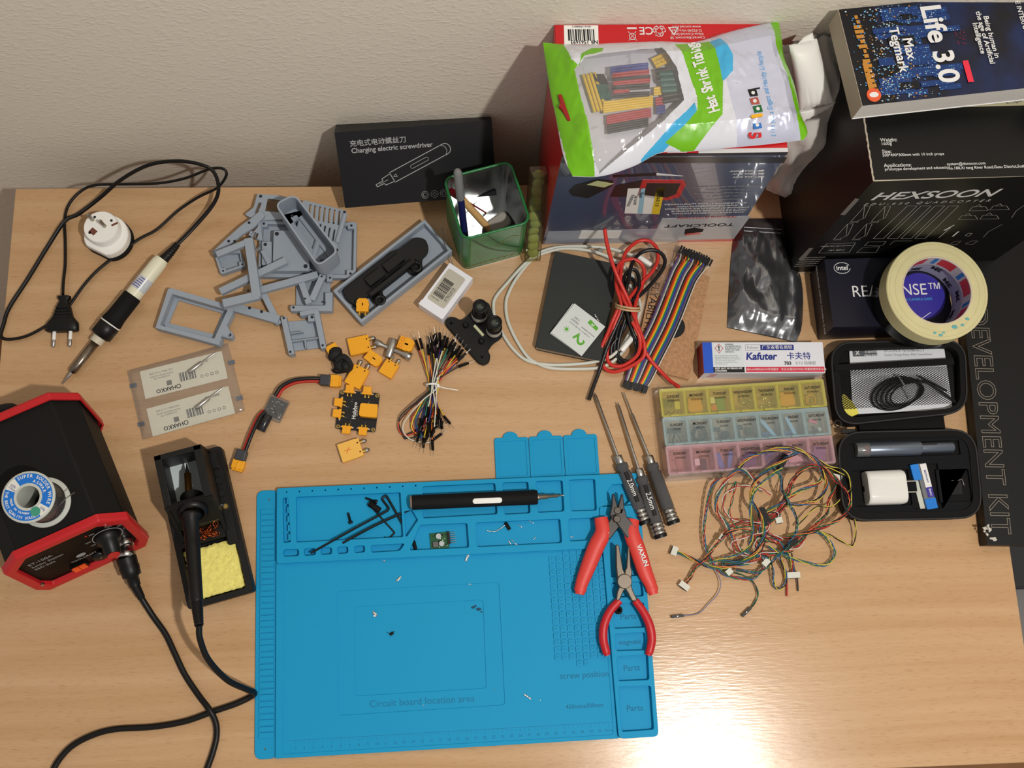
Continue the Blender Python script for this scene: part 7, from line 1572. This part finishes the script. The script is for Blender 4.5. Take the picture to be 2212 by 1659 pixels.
# blue blade box
t = Thing('blue_tool_tube', 'blue and clear bit box with a white label standing in the foam', 'bit box', W(2000, 1045, .006))
q0, q1 = W(1988, 1001, .022), W(2013, 1098, .022); d = (q1 - q0).normalized(); A = FM(q0, d, (-d.y, d.x, 0)); L_ = (q1-q0).length; bl = mat('bright_blue_plastic', (28, 124, 214), .35)
b = MB(A); b.box(0, L_, -.006, .007, -.014, -.0005, film('clear_box', (200, 206, 214), .1, .3)); b.box(.002, L_ - .002, .0065, .0070, -.013, 0, bl); b.box(L_*.78, L_, -.006, .0075, -.013, .0003, bl); b.box(0, L_*.35, -.013, -.003, -.014, .0005, bl)
for k in range(7): b.box(L_*.80 + .0018*k, L_*.80 + .0018*k + .0008, -.006, .0075, .0003, .0008, bl)
t.part('case', b, bevel=.0004)
b = MB(A); b.box(.001, L_*.76, -.001, .0068, 0, .0002, whitep); b.box(L_*.54, L_*.76, -.001, .0068, .0002, .0003, mat('label_violet', (50, 40, 150), .5)); b.text('BESTPOINT', .0030, L_*.30, .0030, .0004, kn, bold=.02); b.text('BAKU', .0032, L_*.65, .0030, .0005, whitep, bold=.02); t.part('label', b)
b = MB(A); b.box(.018, L_, -.0125, -.0065, -.012, -.003, mat('milky_plastic', (196, 200, 190), .4)); t.part('sleeve', b)
# black clip with wire loop
t = Thing('wire_clip', 'black square clip with a fine wire handle in the right foam slot', 'clip', W(2068, 1050, .006)); A = CA @ T(*cq(2063, 1052), -.015)
b = MB(A); b.box(-.0125, .0125, -.012, .012, 0, .009, mat('charcoal_clip', (34, 34, 36), .4)); b.box(-.011, .011, -.009, .009, .009, .012, mat('clip_gloss', (24, 24, 27), .15, coat=.5)); t.part('body', b, bevel=.001)
b = MB(A); b.tube(smooth([(-.013, -.006, .012), (-.010, .004, .013), (-.004, .008, .014), (.003, .007, .014), (.010, .009, .014), (.013, .002, .012)], 5), .0005, steel, 6); t.part('wire_handle', b)

# ================================================================ three hex drivers
knur = mat('knurled_black', (110, 110, 112), .38, metal=.6, bump=1.0, bs=2600)
def driver(label, tip, neck, end, txt=None, z=.0085, zt=.006, step=False):
    a, n_, e = W(*tip, zt), W(*neck, z), W(*end, z); t = Thing('hex_driver', label, 'hex driver', (n_ + e)/2 - Vector((0, 0, z)), 'hex drivers right of the mat'); L_ = (e - n_).length
    b = MB(); rod(b, a, n_, [(.0010, 0), (.0010, .34 if step else .04), (.0019, .35 if step else .05), (.0019, 1)] if True else [], steel, 10); t.part('shaft', b)
    b = MB(); rod(b, n_, e, [(.0046, 0), (.0052, .01), (.0052, .11), (.0045, .12)], steel, 20); t.part('ferrule', b)
    b = MB(); rod(b, n_, e, [(.0058, .115), (.0076, .13), (.0076, .20), (.0064, .205), (.0064, .235), (.0076, .24), (.0076, .77), (.0066, .78)], knur, 26)
    rod(b, n_, e, [(.0080, .95), (.0082, .96), (.0076, 1.0)], black, 26)
    hd = t.part('handle', b)
    b = MB()
    for k in range(3): rod(b, n_, e, [(.0068, .78 + .06*k), (.0079, .79 + .06*k), (.0081, .81 + .06*k), (.0079, .825 + .06*k), (.0068, .835 + .06*k)], steel, 26)
    t.part('end_rings', b, label='polished metal rings')
    if txt:
        d = (e - n_).normalized(); o_ = lerp(n_, e, .48) + Vector((0, 0, .0078)); A = FM(o_, d, Vector((0, 0, 1)).cross(d)); b = MB(A)
        b.rings([[(x, .0060*math.sin(aa)*1.0, -.0078 + .0079*math.cos(aa)) for aa in [(-.75 + 1.5*k/8) for k in range(9)]] + [(x, .0055*math.sin(aa), -.0078 + .0070*math.cos(aa)) for aa in [(.75 - 1.5*k/8) for k in range(9)]] for x in (-.020, .018)], black, smooth=False)
        b.text(txt, .0085, 0, 0, .0003, whitep, bold=.01, sx=.9); t.part('size_plate', b)
driver('hex driver marked 2.0mm lying nearest to the blue mat', (1284,848), (1334,985), (1395,1132), '2.0mm')
driver('hex driver marked 2.5mm lying in the middle of the three', (1334,870), (1379,1013), (1428,1162), '2.5mm', z=.0095)
driver('hex driver without visible marking, the one nearest the pill organizer', (1347,848), (1401,985), (1456,1132), None, step=True)

# ================================================================ red flush cutters
redg = mat('coral_red_grip', (214, 62, 54), .45, bump=.15, bs=200); redd = mat('crimson_grip', (190, 26, 36), .4)
def slab(b, pts, z0, z1, m_, r=.002, bv=.001): b.plate(rnd([tuple(W(u, v_, (z0+z1)/2).xy) for u, v_ in pts], r), [], z0, z1, m_, bv=bv)
def grip(spine, rad, m_, n_=14, fl=.62):
    Q = smooth([W(*p[:2], p[2]) for p in spine], 5); b = MB(); N_ = len(Q); rs = [rad(k/(N_-1)) for k in range(N_)]
    b.tube(Q, rs, m_, n_, flat=fl); return b
t = Thing('flush_cutters', 'large red handled flush cutters spread open across the mat edge', 'cutters', W(1330, 1180, .008))
gs = mat('gunmetal', (84, 82, 82), .35, metal=.8)
b = MB(); slab(b, [(1324,1068),(1332,1097),(1338,1108),(1318,1115),(1322,1095)], .014, .022, gs, .001); slab(b, [(1338,1108),(1330,1097),(1318,1110),(1322,1120),(1300,1150),(1315,1165),(1345,1125)], .012, .019, gs, .002); t.part('jaw', b)
b = MB(); slab(b, [(1343,1069),(1346,1098),(1342,1110),(1334,1108),(1337,1092)], .014, .022, gs, .001); slab(b, [(1330,1106),(1347,1099),(1352,1118),(1372,1140),(1356,1162),(1332,1128)], .016, .022, gs, .002); t.part('jaw', b)
b = MB(); 
for u, v_ in ((1334,1103),(1333,1121)): p = W(u, v_, .0225); b.lathe([(.0043, .019), (.0043, .0225), (.0036, .0232)], darksteel, M=T(p.x, p.y), n=20); 
t.part('pivot', b)
b = grip([(1298,1118,.016),(1302,1150,.016),(1288,1180,.015),(1270,1225,.014),(1256,1262,.014),(1252,1284,.014)], lambda k: (.0072 + .0026*math.sin(PI*min(k*1.1 + .1, 1))) if k < .95 else .0056, redg); t.part('handle', b)
b = grip([(1366,1122,.016),(1364,1150,.017),(1378,1190,.016),(1393,1235,.015),(1405,1262,.014),(1412,1284,.014)], lambda k: (.0072 + .0026*math.sin(PI*min(k*1.1 + .1, 1))) if k < .95 else .0056, redg)
d = (W(1405, 1260, .022) - W(1378, 1188, .022)).normalized(); A = FM(W(1390, 1222, .0224), d, (-d.y, d.x, 0)); A2 = FM(W(1388, 1200, .0226), d, (-d.y, d.x, 0)); b.text('VAXUN', .0075, 0, 0, 0, whitep, A2, bold=.03)
t.part('handle', b)
b = MB()
for (a, c_) in (((1300,1163,.020),(1316,1150,.020)), ((1358,1166,.020),(1345,1148,.020))): b.tube([W(*a), W(*c_)], .0006, chrome, 6)
t.part('return_spring', b)
# needle nose pliers
t = Thing('needle_nose_pliers', 'small needle nose pliers with dark red curved grips on the pocket column', 'pliers', W(1350, 1290, .008))
st2 = mat('brushed_steel', (112, 104, 94), .4, metal=.85)
b = MB(); slab(b, [(1331,1178),(1335,1180),(1343,1230),(1348,1240),(1350,1262),(1335,1255),(1332,1225)], .012, .020, st2, .001); slab(b, [(1337,1250),(1362,1245),(1360,1262),(1345,1275),(1338,1292),(1332,1298),(1334,1280),(1340,1265)], .012, .018, st2, .002); t.part('jaw', b)
b = MB(); slab(b, [(1357,1180),(1360,1225),(1363,1238),(1356,1262),(1349,1245),(1351,1232),(1354,1228)], .012, .020, st2, .001); slab(b, [(1345,1262),(1360,1258),(1364,1275),(1374,1296),(1366,1298),(1356,1278)], .013, .019, st2, .002); t.part('jaw', b)
b = MB(); p = W(1349, 1256, .02); b.lathe([(.0085, .012), (.0085, .0212), (.0078, .0218)], st2, M=T(p.x, p.y), n=26); t.part('pivot', b)
rad = lambda k: .0045 + .0006*math.sin(PI*k) if k < .96 else .0036
b = grip([(1338,1297,.014),(1318,1320,.014),(1305,1350,.014),(1303,1380,.013),(1308,1402,.013),(1312,1416,.013)], rad, redd, fl=.85); t.part('grip', b)
b = grip([(1372,1297,.014),(1390,1322,.014),(1403,1350,.014),(1408,1378,.013),(1405,1400,.013),(1400,1416,.013)], rad, redd, fl=.85); t.part('grip', b)

# ================================================================ things lying on the mat
t = Thing('electric_screwdriver', 'black cylindrical electric pen screwdriver with a white button lying across the mat tray', 'screwdriver', W(1025, 1080, .008))
Z_ = .0145; A0, A1, A2 = W(886, 1086, Z_), W(1161, 1074, Z_), W(1218, 1070, Z_ - .001)
b = MB(); rod(b, lerp(A0, A1, .015), A1, [(.0086, 0), (.0086, .995), (.0080, 1)], blackm, 30); t.part('barrel', b)
b = MB(); rod(b, A0, lerp(A0, A1, .022), [(.0076, 0), (.0084, .2), (.0084, 1)], mat('rose_steel', (190, 166, 150), .3, metal=.9), 30); t.part('end_ring', b)
b = MB(); rod(b, A1, A2, [(.0040, 0), (.0040, .04), (.0030, .08), (.0030, .40), (.0020, .42), (.0020, .78), (.0010, .80), (.0009, 1)], mat('warm_steel', (160, 146, 128), .35, metal=.9), 14); t.part('bit', b)
d = (A1 - A0).normalized(); A = FM(lerp(A0, A1, .603) + Vector((0, -.0035, .0080)), d, Vector((0, .95, .35)).cross(d).cross(d) * -1); A = FM(lerp(A0, A1, .603) + Vector((0, -.0025, .0080)), d, Vector((0, .94, .30)))
b = MB(A); b.loft([(rrect(-.0172, .0172, -.0032, .0032, .0031), -.002), (rrect(-.0172, .0172, -.0032, .0032, .0031), .0005), (rrect(-.0165, .0165, -.0026, .0026, .0025), .0010)], white); t.part('button', b, label='white push button')
hexm = mat('black_oxide', (20, 20, 22), .4, metal=.3)
def key(label, pts, r):
    b = MB(); b.tube(smooth([W(*p) for p in pts], 5), r, hexm, 6, smooth=False); solo('hex_key', b, label, 'hex key', 'hex keys on the mat')
key('longest black hex key pointing down left over the tray edge', [(671,1195,.0105),(760,1145,.0095),(832,1106,.008),(838,1101,.008),(839,1096,.0075),(827,1080,.0065),(828,1075,.0065),(833,1072,.0065),(838,1076,.0065),(869,1131,.0065)], .0013)
key('straight black hex key ending below the pen screwdriver', [(740,1173,.0095),(810,1135,.008),(885,1101,.0068)], .0015)
key('small black hex key with a bent end beside the black sleeve', [(798,1090,.0040),(830,1126,.0040),(850,1148,.0040),(851,1152,.0040),(841,1161,.0045),(830,1161,.0045)], .0010)
def screw(label, a, c_, r=.0014, hr=.0026, z=.0048):
    A_, C_ = W(*a, z), W(*c_, z); b = MB(); rod(b, A_, C_, [(r, 0), (r, .78), (hr, .79), (hr, .95), (hr*.8, 1)], hexm, 12); solo('black_screw', b, label, 'screw', 'small black screws on the mat')
screw('black screw standing apart in the left mat pocket', (752,1108), (758,1131)); screw('black screw lying right above the black sleeve', (790,1076), (815,1085))
def sleeve(label, a, c_, r, z): b = MB(); rod(b, W(*a, z), W(*c_, z), [(r*.8, 0), (r, .05), (r, .95), (r*.8, 1)], blackm, 16); solo('black_sleeve', b, label, 'sleeve')
sleeve('fat black sleeve on the small bent hex key', (797,1087), (821,1103), .0036, .0060); sleeve('short black sleeve standing left of the green circuit board', (893,1168), (898,1187), .0021, .0045); sleeve('short black sleeve in the wide middle pocket', (1092,1129), (1101,1144), .0021, .0045)
p = W(1335, 1318, .0045); b = MB(T(p.x, p.y, .0031)); b.lathe([(.0046, 0), (.0046, .006), (.0018, .006), (.0018, .001)], blackm, n=20); solo('black_spacer', b, 'round black spacer lying inside the curved plier grips', 'spacer')
# green regulator board
A, w_, h_ = Fr((931, 1187), (970, 1183), (928, 1153), .005); w_, h_ = .0215, .0185
t = Thing('regulator_board', 'small green voltage regulator board in the tray pocket', 'circuit board', A @ Vector((w_/2, h_/2, -.002)))
b = MB(A); b.box(0, w_, 0, h_, -.0015, 0, mat('green_pcb', (22, 84, 46), .35)); random.seed(33)
for k in range(22): x, y = random.uniform(.001, w_ - .003), random.uniform(.001, h_ - .002); b.box(x, x + random.uniform(.0008, .002), y, y + random.uniform(.0006, .0016), 0, .0008, random.choice([mat('silver_solder', 0), mat('silver_solder', 0), mat('pale_ceramic', (160, 180, 140), .5), black]))
t.part('board', b)
for x, y, r in ((.0100, .0140, .0033), (.0130, .0052, .0032)): b = MB(A @ T(x, y)); b.cyl(r, 0, .0050, mat('capacitor_silver', (196, 204, 208), .3, metal=.5), n=20, bv=.0003); t.part('capacitor', b)
b = MB(A @ T(.0060, .0050)); b.box(-.0033, .0033, -.0033, .0033, 0, .0030, mat('inductor_grey', (92, 92, 94), .5)); t.part('inductor', b, bevel=.0005)
b = MB(A @ T(w_, 0)); b.box(-.001, .0018, .004, h_, 0, .0028, black); 
for k in range(6): b.tube([(.0018, .0052 + .0024*k, .0014), (.0085, .0052 + .0024*k, .0014)], .0003, steel, 5)
t.part('pin_header', b)
# solder blobs and clippings
sol = mat('bright_solder', (214, 214, 214), .18, metal=1.0, bump=.8, bs=900)
def blob(label, pts, r, z=.0034, cat='solder'):
    b = MB(); P = [W(u, v_, z) for u, v_ in pts]; b.tube(smooth(P, 3) if len(P) > 2 else P, [r*(.5 + .6*abs(noise.noise(Vector((k*1.3, pts[0][0], 0))))) for k in range(len(smooth(P, 3)) if len(P) > 2 else len(P))], sol, 7, flat=.45); solo('solder_blob', b, label, cat, None)
blob('largest leaf shaped solder splash right of the mat centre top', [(1013,1197),(1009,1204),(1006,1212)], .0028, .0050); blob('jagged solder splash left of the leaf shaped one', [(866,1245),(861,1251),(856,1255)], .0022, .0050); blob('small solder dot below the long mat pocket', [(828,1210),(832,1212)], .0018, .0050)
blob('crumbled solder lump in the mat middle rectangle', [(805,1322),(810,1325),(812,1330),(807,1330)], .0026, .0034); blob('scattered solder crumbs near the mat lower right', [(1132,1500),(1140,1505),(1147,1510)], .0016, .0050); blob('single solder speck left of the crumbs edge', [(1166,1512),(1168,1513)], .0009, .0050)
blob('solder splash on the upper edge of the mat rectangle', [(1012,1262),(1018,1262)], .0010, .0042); blob('tiny solder bead under the word board', [(914,1524),(916,1524)], .0010, .0042); blob('tiny solder bead right of the mat rectangle', [(1068,1490),(1069,1491)], .0010, .0050); blob('solder lump in the pocket left of the cutters', [(1233,1160),(1238,1160)], .0016); blob('pinkish solder bead in the top right square pocket', [(1254,1041),(1254,1042)], .0010); blob('small solder flake on the first screw square', [(1233,1190),(1234,1191)], .0009, .0050)
b = MB(); b.tube(smooth([W(*p, .0040) for p in ((1052,1146),(1062,1148),(1072,1147),(1082,1141),(1092,1133))], 4), .0007, sol, 6); solo('wire_clipping', b, 'curved silver wire clipping joined to the sleeve in the wide pocket', 'wire clipping')
for lb_, a, c_ in (('silver clipping at the top right of the wide pocket', (1143,1125), (1153,1131)), ('reddish clipping left of centre in the wide pocket', (1120,1134), (1130,1141)), ('short thick clipping low in the wide pocket', (1152,1166), (1158,1159)), ('silver clipping beside the solder scraps', (1104,1165), (1111,1172))):
    b = MB(); b.tube([W(*a, .0036), W(*c_, .0036)], .0005, sol, 5); solo('wire_clipping', b, lb_, 'wire clipping')
blob('bright solder scrap at the bottom of the wide pocket', [(1099,1168),(1103,1176)], .0020); blob('second solder scrap at the bottom of the wide pocket', [(1112,1174),(1119,1178)], .0014)
b = MB(); p = W(846, 1369, .003); A = T(p.x, p.y, .0031, .5); b = MB(A); b.box(-.0022, .0022, -.0015, .0015, 0, .0018, blackm); b.tube([(-.002, .001, .001), (-.0035, .004, .001)], .0003, blackm, 5); b.tube([(.002, 0, .001), (.004, .001, .001)], .0003, blackm, 5); solo('tiny_transistor', b, 'tiny black component with legs in the mat middle rectangle', 'component')
burn = mat('scorch_mark', (10, 70, 100), .7)
b = MB(); 
for u, v_, s_ in ((1022,1312,.0018),(1034,1316,.0022),(1027,1309,.0012),(1040,1322,.0010)): p = W(u, v_, .0026); b.sphere((p.x, p.y, .0031), s_, burn, 6, (1.4, .8, .03))
solo('scorch_marks', b, 'dark scorch smudges in the corner of the mat inner rectangle', 'stain')

# ================================================================ tangle of thin harness wires
hc = {'y': mat('harness_yellow', (206, 190, 70), .45), 'k': mat('harness_black', (24, 22, 22), .45), 'r': mat('harness_red', (176, 40, 36), .45), 'g': mat('harness_green', (30, 110, 80), .45), 'b': mat('harness_blue', (40, 100, 150), .45), 'w': mat('harness_white', (206, 204, 198), .45), 'o': mat('harness_orange', (214, 122, 70), .45), 'v': mat('harness_grey', (120, 118, 150), .45)}
jst = mat('jst_white', (206, 208, 196), .5)
hn = [0]
def harness(label, cols_, pts, r=.00062, twist=1.0, conn0=None, conn1=None):
    Q = smooth([W(*p) for p in pts], 7); t = Thing('wire_harness', label, 'wire harness', W(pts[0][0], pts[0][1], 0), 'tangle of thin wires on the desk'); n_ = len(cols_); L_ = 0; ph = hn[0]*1.3; hn[0] += 1; R0 = 0 if n_ == 1 else .00075*(1 + .22*n_)*twist
    fr = []
    for i, q in enumerate(Q):
        a = Q[max(i-1, 0)]; c_ = Q[min(i+1, len(Q)-1)]; d = (c_ - a).normalized(); sd = Vector((-d.y, d.x, 0)).normalized(); up = d.cross(sd); L_ += (q - a).length; fr.append((q, sd, up, L_))
    for k, c_ in enumerate(cols_):
        b = MB(); b.tube([q + (sd*math.cos(L_*260/(1 + .15*n_) + 2*PI*k/n_ + ph) + up*math.sin(L_*260/(1 + .15*n_) + 2*PI*k/n_ + ph))*R0 + Vector((0, 0, R0)) for q, sd, up, L_ in fr], r, hc[c_], 5); t.part('wire', b)
    for cn, (q, q2) in ((conn0, (Q[0], Q[2])), (conn1, (Q[-1], Q[-3]))):
        if cn:
            d = (q - q2); d.z = 0; A = FM(q + Vector((0, 0, .0005)), d, (-d.y, d.x, 0)); w_ = cn[1]/2
            b = MB(A); m_ = jst if cn[0] == 'j' else black
            if cn[0] == 'j': b.box(-.001, .0058, -w_, w_, -.0015, .0032, m_); b.box(.0058, .0064, -w_*.8, w_*.8, 0, .0025, blackp)
            else: b.box(-.001, .0135, -w_, w_, -.0010, .0022, m_); b.box(.006, .0075, -.0005, .0005, .0022, .0024, steel)
            t.part('plug_housing', b)
harness('harness with a white plug, the one ending highest on the left of the tangle', 'ygbko', [(1460,1192,.004),(1480,1200,.005),(1508,1214,.006),(1540,1226,.006),(1580,1222,.010),(1620,1205,.014),(1640,1180,.018),(1650,1150,.02),(1640,1110,.02),(1622,1080,.02),(1628,1045,.024),(1650,1020,.026),(1690,995,.036),(1722,978,.040)], conn0=('j', .0105))
harness('harness with a white plug, the one ending lowest on the left of the tangle', 'krgo', [(1480,1262,.004),(1492,1245,.005),(1502,1228,.006),(1525,1205,.008),(1545,1180,.012),(1575,1150,.016),(1620,1135,.018),(1665,1128,.018),(1700,1080,.020),(1712,1040,.024),(1738,1012,.034),(1765,1006,.036),(1790,1020,.030),(1815,1045,.024),(1832,1075,.022),(1835,1090,.022),(1815,1120,.018),(1760,1145,.012),(1710,1160,.010),(1650,1170,.010)], conn0=('j', .0125))
harness('red and green harness looping round the left side of the tangle', 'gbr', [(1560,1030,.014),(1540,1045,.014),(1530,1075,.012),(1524,1110,.010),(1520,1150,.008),(1525,1185,.008),(1535,1205,.008),(1545,1225,.006),(1575,1245,.005),(1625,1250,.006),(1650,1225,.010)])
harness('long yellow and black pair arching over the top right of the tangle', 'yk', [(1600,1008,.030),(1618,990,.034),(1660,972,.038),(1710,966,.040),(1755,985,.040),(1785,1004,.036),(1815,1012,.034),(1832,1028,.032),(1838,1050,.028),(1838,1080,.024),(1842,1110,.018),(1848,1140,.010),(1844,1175,.004),(1835,1178,.003),(1810,1165,.004),(1770,1150,.008),(1700,1158,.010)], twist=.6)
harness('orange yellow black harness arching across the pill organizer', 'oykb', [(1596,1012,.030),(1612,992,.034),(1640,980,.037),(1680,972,.040),(1725,976,.042),(1752,988,.040),(1768,1005,.036),(1780,1030,.028),(1785,1050,.022),(1765,1080,.012),(1730,1090,.010),(1690,1095,.012),(1680,1120,.014)])
harness('green blue harness looping low on the right of the tangle', 'gby', [(1760,1148,.010),(1778,1155,.010),(1795,1175,.008),(1802,1195,.006),(1795,1212,.005),(1775,1222,.004),(1740,1215,.006),(1705,1205,.010),(1680,1192,.012),(1660,1180,.014)])
harness('red and black harness drawing the big middle loop', 'rk', [(1640,1210,.008),(1660,1140,.016),(1690,1080,.022),(1705,1045,.026),(1725,1018,.030),(1745,1008,.032),(1775,1012,.032),(1800,1035,.028),(1825,1060,.026),(1838,1085,.022),(1828,1110,.018),(1800,1130,.012),(1755,1150,.010),(1700,1170,.010),(1665,1172,.010)])
harness('white and red pair weaving through the middle of the tangle', 'wr', [(1665,1068,.020),(1640,1055,.022),(1600,1050,.022),(1568,1065,.020),(1562,1095,.018),(1580,1120,.016),(1620,1128,.018),(1660,1130,.020),(1650,1150,.020),(1610,1160,.018),(1580,1175,.014),(1600,1200,.012),(1650,1195,.012),(1720,1185,.012),(1740,1160,.012)], twist=.8)
harness('thick multicolour harness forming the left inner loop', 'gwrob', [(1640,1045,.020),(1600,1015,.022),(1570,1035,.020),(1550,1070,.016),(1548,1105,.014),(1570,1135,.014),(1585,1165,.012),(1600,1190,.010),(1640,1200,.012),(1620,1215,.010),(1560,1225,.008)])
harness('green harness twisting down the middle of the tangle', 'gyb', [(1690,1010,.036),(1650,1040,.030),(1628,1065,.026),(1620,1100,.024),(1625,1140,.022),(1620,1175,.018),(1600,1195,.014),(1560,1208,.010),(1530,1215,.008)])
harness('green and black harness on the inner right of the tangle', 'gkb', [(1668,1010,.030),(1685,1030,.028),(1690,1060,.026),(1705,1090,.024),(1720,1120,.022),(1718,1150,.018),(1700,1180,.014),(1680,1200,.012),(1640,1235,.010),(1590,1232,.010)])
harness('harness with a broad white plug below the right of the tangle', 'bgyr', [(1712,1238,.004),(1710,1218,.006),(1700,1195,.010),(1680,1170,.012),(1650,1165,.014),(1640,1140,.016),(1652,1110,.018),(1690,1085,.020),(1728,1060,.022),(1765,1045,.020),(1775,1030,.022)], conn0=('j', .0155))
harness('harness with a white plug at the upper right next to the black case', 'orgk', [(1806,1036,.020),(1800,1060,.018),(1790,1080,.016),(1785,1110,.012),(1765,1130,.010),(1740,1155,.010),(1715,1185,.010),(1690,1195,.010),(1640,1200,.010)], conn0=('j', .0110))
harness('thin wire pair with a small white plug on the left inner loop', 'rk', [(1560,1158,.012),(1575,1140,.014),(1610,1125,.016),(1640,1130,.016),(1670,1120,.018),(1685,1095,.020),(1700,1065,.022)], conn0=('j', .0050))
harness('wires with a white plug low in the middle of the tangle', 'gkb', [(1571,1232,.006),(1560,1215,.008),(1590,1212,.010),(1630,1200,.012),(1660,1205,.012)], conn0=('j', .0075))
harness('wires with a silvery white plug in the bottom middle of the tangle', 'kwr', [(1650,1212,.010),(1638,1198,.012),(1630,1175,.014),(1642,1160,.016),(1675,1172,.014)], conn0=('j', .0090))
harness('wires with a tilted white plug right of the centre of the tangle', 'wrk', [(1680,1120,.018),(1676,1108,.020),(1655,1112,.018),(1640,1125,.018),(1655,1150,.016),(1690,1165,.014)], conn0=('j', .0080))
harness('grey and purple wire with a black pin plug at the lower left', 'v', [(1475,1330,.003),(1508,1325,.003),(1530,1305,.004),(1552,1280,.005),(1556,1255,.006),(1545,1230,.006),(1530,1200,.008)], r=.0006, conn0=('d', .0030))
harness('green wire pair with a black pin plug below the tangle', 'gk', [(1620,1314,.003),(1628,1305,.003),(1637,1285,.004),(1630,1262,.005),(1610,1245,.006),(1580,1235,.007)], r=.0006, twist=.5, conn0=('d', .0030))
harness('black loop hanging lowest below the tangle', 'kyb', [(1660,1205,.010),(1668,1230,.008),(1672,1262,.006),(1682,1273,.004),(1695,1262,.004),(1697,1240,.006),(1688,1215,.010),(1680,1195,.012)])
harness('red wire with bare tip pointing down under the tangle', 'r', [(1700,1288,.003),(1700,1262,.004),(1696,1235,.006),(1690,1210,.008)], r=.0011); harness('black wire with bare tip at the lower right of the tangle', 'k', [(1724,1277,.003),(1722,1250,.004),(1715,1225,.006),(1710,1195,.010)], r=.0009)
harness('thin yellow and black pair crossing from the case to the tangle', 'yk', [(1722,1138,.010),(1738,1118,.012),(1765,1095,.014),(1795,1094,.016),(1820,1072,.020),(1838,1055,.024),(1830,1030,.026),(1800,1015,.028),(1760,1005,.030)], twist=.6)
harness('short green and red pair on the left inner loop', 'gr', [(1575,1065,.018),(1590,1040,.022),(1580,1085,.018),(1575,1110,.016),(1590,1140,.016),(1625,1150,.018),(1640,1180,.014)])
tapm = mat('black_cloth_tape', (18, 18, 19), .7)
for lb_, pts, z in (('black tape patch at the top of the wire tangle', [(1692,978),(1704,985),(1688,1018),(1678,1012)], .030), ('black tape patch in the middle of the wire tangle', [(1637,1100),(1650,1095),(1666,1128),(1655,1136),(1640,1118)], .022), ('black tape patch in the lower right of the wire tangle', [(1693,1180),(1722,1162),(1724,1170),(1700,1190)], .014)):
    b = MB(); b.plate(rnd([tuple(W(*q, z).xy) for q in pts], .001), [], z - .0025, z, tapm, bv=.0005); solo('tape_patch', b, lb_, 'tape')
